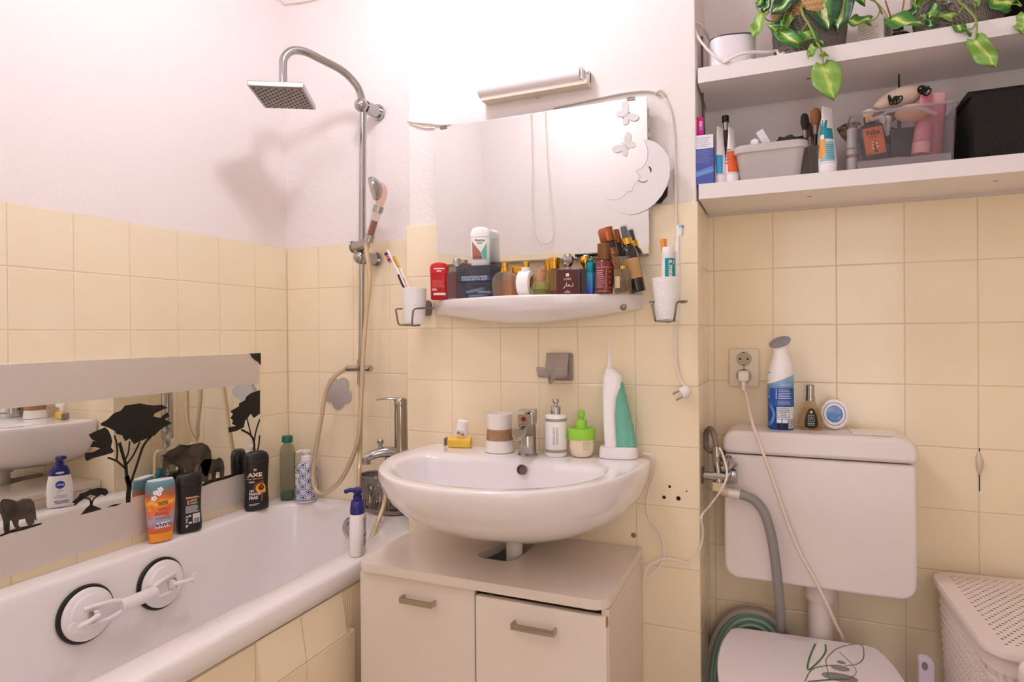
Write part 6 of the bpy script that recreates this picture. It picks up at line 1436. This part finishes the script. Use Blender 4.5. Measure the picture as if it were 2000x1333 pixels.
for base, tip, W, m, ro, fo in (
    ((1.9166,-0.2000,1.8919), (1.9754,-0.2250,1.8610), .052, MD, -.3, .25), ((2.0299,-0.2220,1.8635), (1.9734,-0.2100,1.8849), .03, LM, .5, .6), ((2.0076,-0.2000,1.9081), (1.9873,-0.2220,1.8666), .042, DK, .3, .2), ((1.9923,-0.2150,1.8710), (1.9891,-0.2220,1.8486), .03, DK, .3, .2),
    ((2.0330,-0.2200,1.8463), (2.0618,-0.2320,1.8182), .022, MD, -.5, .4), ((2.0662,-0.2360,1.8049), (2.1002,-0.2460,1.7366), .058, LM, .5, .3), ((2.1391,-0.2000,1.8793), (2.0942,-0.2100,1.8980), .062, MD, .2, .2), ((2.1551,-0.2250,1.8441), (2.1455,-0.2400,1.8017), .05, LM, .3, .2),
    ((2.0781,-0.1950,1.9066), (2.0756,-0.2050,1.8849), .025, LM, 0, .2), ((1.9742,-0.1900,1.9346), (1.9579,-0.2050,1.8825), .03, DK, .8, .5), ((1.9800,-0.1900,1.9390), (1.9685,-0.2000,1.9051), .035, LM, .3, .3), ((2.0645,-0.1500,1.9574), (2.0254,-0.2000,1.9021), .06, DK, .2, .2)):
    leaf(pB, base, tip, W, m, ro, fo)
stem(pB, [(2.03, -.15, ZU+.16), (2.0458,-0.2000,1.9088), (2.0525,-0.2150,1.8882), (2.0643,-0.2260,1.8622), (2.0682,-0.2320,1.8500), (2.0698,-0.2360,1.8287), (2.0671,-0.2360,1.8037)], .0024)
stem(pB, [(2.0677,-0.2340,1.8386), (2.0641,-0.2300,1.8314), (2.0559,-0.2270,1.8322), (2.0357,-0.2200,1.8447)], .0016); stem(pB, [(2.0516,-0.2150,1.8894), (2.0418,-0.2180,1.8727), (2.0320,-0.2210,1.8657)], .0016)
stem(pB, [(2.1, -.14, ZU+.16), (2.1513,-0.2000,1.8810), (2.1469,-0.2000,1.8788), (2.1399,-0.2000,1.8792)], .0016); stem(pB, [(2.0, -.14, ZU+.16), (1.8731,-0.1700,1.9779), (1.8937,-0.1850,1.9428), (1.9075,-0.1950,1.9155), (1.9166,-0.2000,1.8908)], .0018)
t = thing('cosmetics_carton', 'small white carton with grey print between the two plant pots', 'box', (1.895, -.145, ZU), -.5)
part(t, 'carton', mat('#e8e0d6', .5), lambda b: b.box(-.028, .028, -.024, .024, 0, .068, .0008))
def ct(b):
    b.lines(flat((-.0, -.0243, 0), (1, 0, 0), (0, 0, 1)), -.02, .02, .012, .05, 6, .25); F = flat((.0283, 0, 0), (0, 1, 0), (0, 0, 1)); b.m(mat('#bdb6b2', .5)).patch(F, -.019, .019, .006, .062, 1, 1).m(mat('#4a4442', .5)).lines(flat((.0286, 0, 0), (0, 1, 0), (0, 0, 1)), -.015, .016, .012, .057, 7, .4)
    b.m(M_BLACK).box(-.0283, .0283, .0235, .0245, .0675, .0685)
part(t, 'print', mat('#b9ada2', .5), ct, smooth=0)
t = thing('reed_diffuser', 'dark diffuser bottle with orange reeds behind the leaves between the pots', 'diffuser', (1.948, -.10, ZU))
part(t, 'bottle', mat('#2a211d', .2), lambda b: b.lathe([(.022, 0), (.024, .003), (.024, .045), (.012, .056), (.011, .066)], 24))
for p, q in (((.004, .0, .02), (-.028, -.02, .125)), ((-.004, .0, .02), (.022, -.03, .20)), ((.0, .005, .02), (-.045, -.03, .115))):
    part(t, 'reed', mat('#b9683a', .6), lambda b: b.tube([p, q], .0017, 8))
t = thing('woven_box', 'black woven box at the right end of the upper shelf behind the plant', 'box', (2.27, -.105, ZU))
part(t, 'body', mat('#1b1613', .9, bump=(160, 1)), lambda b: b.box(-.10, .14, -.08, .08, 0, .12, .004))

# ---- lower shelf
ZL2 = ZA+.0008
def at2(name, label, cat, x, y, rz=0, group=None): return thing(name, label, cat, (x, y, ZL2), rz, group)
# blue carton with pink stick on it
t = at2('cosmetics_carton', 'blue and white carton at the left end of the lower shelf', 'box', 1.5160, -.190, .06)
part(t, 'carton', mat('#4a5aa8', .4), lambda b: b.box(-.0225, .0225, -.019, .019, 0, .122, .0008))
def bc(b):
    F = flat((0, -.0193, 0), (1, 0, 0), (0, 0, 1)); b.patch(F, -.0222, .0222, .088, .1215, 1, 1).m(mat('#a9b0d0', .5)).lines(flat((0, -.0195, 0), (1, 0, 0), (0, 0, 1)), -.018, .019, .091, .117, 6, .3).m(mat('#7f8cc4', .5)).lines(flat((0, -.0195, 0), (1, 0, 0), (0, 0, 1)), -.018, .019, .052, .085, 9, .35)
    b.m(mat('#5f8fd0', .4)).poly(F, [(-.0222, .032), (.0222, .044), (.0222, .028), (-.0222, .018)]).m(mat('#7aa5da', .4)).poly(flat((0, -.0194, 0), (1, 0, 0), (0, 0, 1)), [(-.0222, .026), (.0222, .036), (.0222, .032), (-.0222, .022)])
    b.m(mat('#eae6ea', .4)).patch(flat((0, 0, .1222), (1, 0, 0), (0, 1, 0)), -.0222, .0222, -.0185, .0185, 1, 1)
part(t, 'print', mat('#ece8ee', .4), bc, smooth=0)
t = thing('lip_balm', 'bright pink stick standing on the blue and white carton', 'lip balm', (1.5056, -.188, ZL2+.1228), .1)
LBQ = [(0, .0098, .0098, 2.6), (.046, .0098, .0098, 2.6), (.048, .0088, .0088, 2.6)]
P(t, 'body', mat('#e0208f', .3), LBQ); P(t, 'base', mat('#c01878', .3), [(0, .0101, .0101, 2.6), (.008, .0101, .0101, 2.6)])
part(t, 'label', mat('#e9b9d9', .4), lambda b: (b.patch(surf(LBQ, .0004), -.001, .006, .016, .038, 3, 1), b.m(mat('#4a9ad0', .4)).disc(surf(LBQ, .0007), .002, .02, .003, .005)), smooth=0)
t = at2('roll_on_bottle', 'slim dark glass bottle with black cap behind the blue carton', 'bottle', 1.560, -.105)
P(t, 'body', mat('#3a352c', .15), body(0, .12, .0165, b=.003)); P(t, 'shoulder', clear('#8a8a70', .2), [(.12, .0165, .0165), (.150, .0175, .0175), (.156, .012, .012)]); P(t, 'neck', M_CHROME, [(.156, .0065, .0065), (.178, .0065, .0065)]); P(t, 'cap', M_BLACK, [(.178, .009, .009), (.194, .009, .009), (.196, .007, .007)], label='black cap')
TUBE = lambda r, h, n=2: [(.022, r, r, n), (h*.45, r*1.0, r*.72, n), (h*.8, r*.98, r*.28, 2.2), (h*.97, r*.98, .0012, 2.4), (h, r*.98, .0010, 2.4)]
def tube_thing(label, x, y, rz, r, h, m, mc, lab=None, tilt=(0, 0)):
    t = thing('cream_tube', label, 'tube', (x, y, ZL2+.0012+abs(tilt[1])*r+abs(tilt[0])*r), (tilt[0], tilt[1], rz)); S = TUBE(r, h)
    P(t, 'tube', m, S); P(t, 'cap', mc, [(0, r*.88, r*.88), (.002, r*.95, r*.95), (.0215, r*.97, r*.97)])
    if lab: part(t, 'label', mat('#9a9a9a', .4), lambda b: lab(b, S, r), smooth=0)
    return t
W_T = mat('#ece6ea', .3)
tube_thing('plain white tube standing on its cap right of the blue carton', 1.5532, -.183, 1.2, .0165, .142, W_T, mat('#e9e3e8', .3), lambda b, S, r: b.m(mat('#3f9ad0', .4)).patch(surf(S, .0006, -1.25), -.008, .008, .024, .07, 4, 3))
def lab_or(b, S, r): b.m(mat('#e0602c', .4)).patch(surf(S, .0006, -.85), -.0145, .0145, .026, .078, 8, 6).m(mat('#4a4646', .4)).lines(surf(S, .0006, -1.6), -.009, .005, .045, .085, 5, .3)
tube_thing('white tube with orange panel beside the grey tub', 1.5794, -.178, 1.25, .0175, .138, mat('#f0ecec', .3), mat('#f2eeee', .3), lab_or)
t = at2('cosmetic_jar', 'small clear jar with blue-green lid between the orange tube and the grey tub', 'jar', 1.628, -.095)
P(t, 'jar', clear('#c9cdd0', .2), body(0, .075, .018)); P(t, 'lid', mat('#2a7f92', .3), [(.0755, .019, .019), (.088, .019, .019)])
# grey tub with odds and ends
t = at2('storage_tub', 'pale grey rounded plastic tub full of small boxes on the lower shelf', 'tub', 1.668, -.148)
def gt(b):
    R = [[(x*k[0], y*k[0], z) for x, y in rrect(-.066, .066, -.048, .048, .020, 8)] for z, k in ((0, (1.0,)), (.002, (1.03,)), (.070, (1.19,)))]
    I = [[(x*k, y*k, z) for x, y in rrect(-.066, .066, -.048, .048, .020, 8)] for z, k in ((.070, 1.15), (.004, .98))]
    b.loft(R+I, (1, 1))
part(t, 'tub', mat('#b9b2b0', .3), gt)
part(t, 'rim', mat('#c4bdbb', .3), lambda b: b.loft([[(x*k, y*k, z) for x, y in rrect(-.066, .066, -.048, .048, .020, 8)] for z, k in ((.066, 1.17), (.068, 1.25), (.076, 1.265), (.084, 1.25), (.086, 1.20), (.076, 1.16))], (0, 0)), label='rolled rim')
t = thing('soap_box', 'slim white stick of card poking up out of the grey tub', 'box', (1.676, -.155, ZL2+.064), (.1, -.5, .1)); part(t, 'carton', mat('#efe9ea', .4), lambda b: b.box(-.009, .009, -.007, .007, 0, .072, .001))
t = thing('small_carton', 'light blue printed carton lying in the grey tub', 'box', (1.645, -.135, ZL2+.068), (.2, .05, .05)); part(t, 'carton', mat('#6aa9c4', .4), lambda b: b.box(-.035, .035, -.012, .012, 0, .036, .001)); part(t, 'print', mat('#2a5f86', .4), lambda b: b.lines(flat((0, -.0123, 0), (1, 0, 0), (0, 0, 1)), -.02, .025, .020, .034, 2, .5), smooth=0)
t = thing('cream_pot', 'round white cream pot lying at the front of the grey tub', 'pot', (1.632, -.172, ZL2+.092), (1.4, 0, .1)); part(t, 'cap', mat('#f4f0f0', .3), lambda b: b.lathe([(.009, 0), (.0095, .002), (.0095, .016), (.008, .018)], 20))
t = thing('hair_clip', 'dark fluffy hair tie at the back of the grey tub', 'hair tie', (1.712, -.125, ZL2+.085)); b = MB(mat('#3b3532', .9, bump=(300, 1))); lump(b, (0, 0, .012), (.030, .018, .022), 4, .35, 12); b.build('fluff', t, 60)
# make-up brushes in a clear holder
t = at2('brush_holder', 'clear plastic holder full of make-up brushes right of the grey tub', 'holder', 1.770, -.150)
part(t, 'case', clear('#bdb4ae', .10), lambda b: b.loft([[(x, y, z) for x, y in rrect(-.034, .034, -.042, .042, .004, 3)] for z in (0, .002, .070)]+[[(x, y, z) for x, y in rrect(-.032, .032, -.040, .040, .004, 3)] for z in (.070, .003)], (1, 1)))
def mbrush(label, x, y, tiltx, tilty, L, hc, bc, r=.004, hw=.009, flatk=1.0):
    t = thing('makeup_brush', label, 'brush', (x, y, ZL2+.0055), (tiltx, tilty, .2), 'make-up brushes in the clear holder')
    part(t, 'handle', mat(hc, .35), lambda b: b.tube([(0, 0, 0), (0, 0, L*.3), (0, 0, L*.62)], lambda q: r*(.7+.5*q), 10, 3)); part(t, 'ferrule', mat('#8f7f74', .3, .8), lambda b: b.se([(L*.6, r*1.1, r*1.1), (L*.74, hw*.72, hw*.72*flatk)], 16))
    part(t, 'bristles', mat(bc, .85, bump=(400, .8)), lambda b: b.se([(L*.74, hw*.72, hw*.72*flatk), (L*.86, hw*1.15, hw*1.15*flatk), (L*.96, hw*.95, hw*.95*flatk), (L, hw*.4, hw*.4*flatk)], 20))
mbrush('make-up brush with broad brown bristles standing tallest in the clear holder', 1.766, -.158, 0, .02, .162, '#1f1a18', '#8a5a34', .0045, .011)
mbrush('make-up brush with dark rounded bristles in the middle of the clear holder', 1.785, -.150, 0, .05, .150, '#7a5f4f', '#3a2620', .004, .009)
mbrush('make-up brush with slanted flat black head at the left of the clear holder', 1.751, -.148, 0, -.04, .156, '#3a322e', '#2a2524', .004, .009, .5)
mbrush('make-up brush with pink-brown handle at the back of the clear holder', 1.760, -.122, -.05, .0, .142, '#b08a78', '#6a4a3a', .004, .008)
mbrush('make-up brush with black handle at the back right of the clear holder', 1.788, -.124, -.04, .06, .146, '#241e1c', '#4a3428', .004, .0085)
def lab_teal(b, S, r):
    b.m(mat('#1f8f9c', .4)).patch(surf(S, .0006, -.55), -.013, .013, .078, .104, 8, 3).patch(surf(S, .0006, -1.75), -.010, .010, .088, .122, 6, 4).m(mat('#8fc4d4', .4)).patch(surf(S, .0005, -.95), -.017, .017, .026, .072, 10, 5)
    b.m(mat('#e0a04a', .4)).patch(surf(S, .0009, -1.55), -.008, .006, .034, .078, 5, 4).m(mat('#4f8fa4', .4)).lines(surf(S, .0009, -.6), -.010, .011, .03, .066, 8, .35)
tube_thing('white tube with teal and orange print standing on its cap by the brush holder', 1.7917, -.186, .95, .0205, .155, mat('#f1edee', .3), mat('#f3eff0', .3), lab_teal)
t = at2('nail_polish_tube', 'slim white bottle with pale ring behind the teal-printed tube', 'bottle', 1.846, -.15); P(t, 'body', mat('#ded2d6', .3), body(0, .062, .0125)); P(t, 'cap', mat('#ddd4d6', .35), [(.0625, .0115, .0115), (.108, .0105, .0105), (.110, .009, .009)]); P(t, 'band', mat('#b08a74', .4), [(.040, .0128, .0128), (.048, .0128, .0128)])
t = thing('fan_brush', 'fan-shaped make-up brush with pale bristles behind the teal-printed tube', 'brush', (1.848, -.112, ZL2+.002), (-.06, .02, 0))
part(t, 'handle', mat('#2a2422', .4), lambda b: b.tube([(0, 0, 0), (0, 0, .085)], .0038, 10))
part(t, 'bristles', mat('#a08468', .9, var=(90, '#2a2220', 1)), lambda b: b.loft([[(x*k, y, z+c*(1-(x/.03)**2)) for x, y in [(-.03+.006*i, -.003) for i in range(11)]+[(.03-.006*i, .003) for i in range(11)]] for z, k, c in ((.082, .15, 0), (.105, .75, .006), (.125, 1.1, .012))]))
t = at2('card_box', 'thin white folded card standing behind the fan brush', 'card', 1.882, -.115, .5); part(t, 'card', mat('#e3dcdc', .6), lambda b: b.box(-.014, .014, -.004, .004, 0, .138, .0006))

# clear organizer and what is in it
t = at2('clear_organizer', 'large clear plastic organizer holding hair oil and pink tubes on the lower shelf', 'organizer', 1.942, -.128)
CO = clear('#efecee', .025)
def org(b):
    o_ = lambda k, z, g=0: [(x*k[0], y*k[1], z+(g*max(0, 1-abs(x+.005)/.055)*(1 if y < -.05 else 0))) for x, y in rrect(-.094, .094, -.076, .076, .012, 8)]
    b.loft([o_((.99, .99), 0), o_((1, 1), .003), o_((1.07, 1.06), .118), o_((1.10, 1.09), .124), o_((1.10, 1.09), .127), o_((1.05, 1.04), .124), o_((.975, .97), .005)], (1, 1))
part(t, 'bin', CO, org)
part(t, 'raised_floor', clear('#e6dedd', .4, .3), lambda b: b.box(-.088, .088, -.069, .069, .0175, .0205).box(-.089, .089, -.0715, -.0705, .004, .0172))
part(t, 'edge_rim', clear('#dcd8dc', .28, .08), lambda b: b.tube([(x*1.10, y*1.09, .1255) for x, y in rrect(-.094, .094, -.076, .076, .012, 6)]+[(-.094*1.10, -.064*1.09, .1255)], .0028, 8))
part(t, 'handle_lip', clear('#e4e0e4', .2, .05), lambda b: b.tube([(-.075, -.0835, .108), (-.05, -.086, .110), (-.03, -.088, .119), (0, -.089, .121), (.03, -.088, .118), (.05, -.086, .108), (.06, -.084, .104)], .004, 10, 6))
part(t, 'spilled_powder', mat('#d9b48f', .9), lambda b: [lump(b, (x, y, .0225), (.022, .012, .0022), 4, .4, k) for k, (x, y) in enumerate(((-.06, -.05), (-.01, -.05), (.03, -.045)))])
t = thing('hair_oil', 'dark bottle with orange label and gold and white cap leaning left in the clear organizer', 'bottle', (1.892, -.168, ZL2+.018+.012), (0, -.14, .12))
part(t, 'bottle', mat('#221a16', .12, coat=.4), lambda b: b.loft([[(x*k, y*k, z) for x, y in rrect(-.0245, .0245, -.0125, .0125, .004, 4)] for z, k in ((0, .95), (.003, 1), (.072, 1), (.078, .85), (.083, .4))]))
P(t, 'collar', M_GOLD, [(.083, .0115, .0115), (.0985, .0115, .0115), (.0995, .010, .010)], label='gold collar'); P(t, 'dropper', mat('#f0e6e0', .4), [(.0995, .0095, .0095), (.104, .0105, .0105), (.112, .0118, .0118), (.1135, .010, .010)], label='white rubber top')
def fab(b):
    F = flat((0, -.0128, 0), (1, 0, 0), (0, 0, 1)); G = flat((0, -.0131, 0), (1, 0, 0), (0, 0, 1)); b.poly(F, rrect(-.0205, .0205, .008, .070, .003))
    b.m(mat('#201512', .4)).text('Faba', .0155, G, 0, .053, bold=.02).lines(G, -.009, .010, .044, .051, 2, .3).stroke(G, [(.0, .040), (-.001, .028), (.001, .016)], .0022).disc(G, .001, .0145, .0032).lines(G, -.017, -.008, .0095, .012, 1, .5)
    b.m(mat('#f3dcc0', .4)); [b.disc(G, x, z, .0022, n=8) for x, z in ((-.004, .03), (.004, .032), (-.005, .022), (.005, .024), (-.002, .036))]
part(t, 'label', mat('#dd7233', .4), fab, smooth=0)
t = thing('compact_case', 'dark square case standing in the middle of the clear organizer', 'case', (1.953, -.145, ZL2+.018+.0062), .1); part(t, 'case', mat('#2b2727', .25), lambda b: b.box(-.030, .030, -.011, .011, 0, .072, .002))
t = thing('sponge_case', 'small dark blue round case behind the hair oil in the clear organizer', 'case', (1.918, -.115, ZL2+.018+.060), .1); part(t, 'case', mat('#1f2638', .25), lambda b: b.se([(0, .020, .016), (.002, .022, .018), (.030, .022, .018), (.033, .018, .015)]))
b = MB(mat('#d9a88c', .6)); lump(b, (1.962, -.178, ZL2+.018+.102), (.034, .016, .022), 1.2, .12, 5); tag(b.build('makeup_sponge', None, 70), 'peach make-up sponge behind the clear lip of the organizer', 'sponge')
for lab, h, c, r_, rot, sd in (('cream fluffy headband roll lying on top of the organizer', '#e6d0bd', (1.944, -.136, ZL2+.018+.150), (.056, .024, .022), -.28, 2), ('pinkish fluffy headband behind the cream one on top of the organizer', '#dcae98', (1.938, -.085, ZL2+.018+.142), (.048, .024, .023), -.45, 6)):
    o = thing('headband', lab, 'headband', c, (0, rot, .1)); b = MB(mat(h, .95, bump=(150, 1.0))); lump(b, (0, 0, 0), r_, 2.2, .14, sd); b.build('roll', o, 70)
for lab, c, sd in (('tangle of black hair ties left on the cream headband', (1.928, -.172, ZL2+.018+.142), 1), ('tangle of black hair ties right on the cream headband', (1.985, -.176, ZL2+.018+.152), 2)):
    b = MB(M_BLACK); r_ = random.Random(sd)
    for k in range(5):
        ct_ = V(c)+V((r_.uniform(-.010, .010), r_.uniform(-.004, .004), r_.uniform(-.005, .006))); ax = V((r_.uniform(-1, 1), r_.uniform(-1, 1), r_.uniform(-.6, .6))).normalized(); u = ax.orthogonal().normalized(); w_ = ax.cross(u)
        b.tube([ct_+u*.011*math.cos(2*PI*i/12)+w_*.006*math.sin(2*PI*i/12) for i in range(13)], .0017, 6)
    tag(b.build('hair_ties'), lab, 'hair tie')
t = thing('comb', 'thin black tail comb pointing up from the organizer', 'comb', (1.953, -.075, ZL2+.018+.075)); part(t, 'tail', M_BLACK, lambda b: b.tube([(0, 0, 0), (0, -.004, .10), (-.001, -.008, .178)], lambda q: .0042*(1-q)+.0009, 8, 4))
for lab, x, y, z in (('small white-capped bottle beside the hair oil in the clear organizer', 1.908, -.150, .098), ('white-capped bottle right behind the hair oil in the clear organizer', 1.921, -.138, .100), ('white-capped bottle at the left back corner of the clear organizer', 1.866, -.10, .098)):
    t = thing('nail_polish_bottle', lab, 'bottle', (x, y, ZL2+.018+z)); part(t, 'cap', mat('#efe9ea', .35), lambda b: b.se([(-.03, .005, .005), (0, .006, .006), (.004, .0085, .0085), (.012, .008, .008), (.016, .004, .004)], 16))
PK = mat('#e08f9c', .35); PK2 = mat('#efb9b9', .4)
t = thing('pink_tube', 'pink tube with crimped top leaning right, left of the two in the organizer', 'tube', (1.980, -.165, ZL2+.018+.0115), (0, .16, .75))
S = [(.026, .0185, .0185), (.08, .0185, .014), (.125, .018, .005), (.146, .018, .001)]
P(t, 'tube', PK, S); P(t, 'cap', PK2, [(0, .017, .017), (.002, .0182, .0182), (.0255, .0182, .0182)], label='pale pink cap'); part(t, 'print', mat('#c9707f', .4), lambda b: b.lines(surf(S, .0006, -.5), -.010, .010, .07, .11, 9, .3), smooth=0)
t = thing('pink_bottle', 'taller pink cylinder bottle right of the pink tube in the organizer', 'bottle', (2.011, -.113, ZL2+.018+.0095), (0, .09, .1))
S2 = body(0, .124, .0195, b=.003)
P(t, 'bottle', PK, S2); P(t, 'cap', PK2, [(.1245, .0193, .0193), (.148, .0190, .0190), (.1505, .016, .016)], label='pale pink top'); part(t, 'print', mat('#c9707f', .4), lambda b: (b.lines(surf(S2, .0006), -.009, .012, .055, .105, 11, .25), b.stroke(surf(S2, .0006), [(.003*math.cos(i)*1.2-.003, .022+.004*math.sin(i)) for i in range(8)], .0008)), smooth=0)
# black lidded box
t = at2('storage_box', 'black felt box with lid filling the right end of the lower shelf', 'box', 2.237, -.110)
M_FELT = mat('#1a1613', .95, bump=(220, .8), var=(300, '#2a241f', 1))
part(t, 'body', M_FELT, lambda b: b.box(-.162, .18, -.083, .095, 0, .142, .003)); part(t, 'lid', M_FELT, lambda b: b.box(-.168, .19, -.055, .105, .1425, .158, .004))
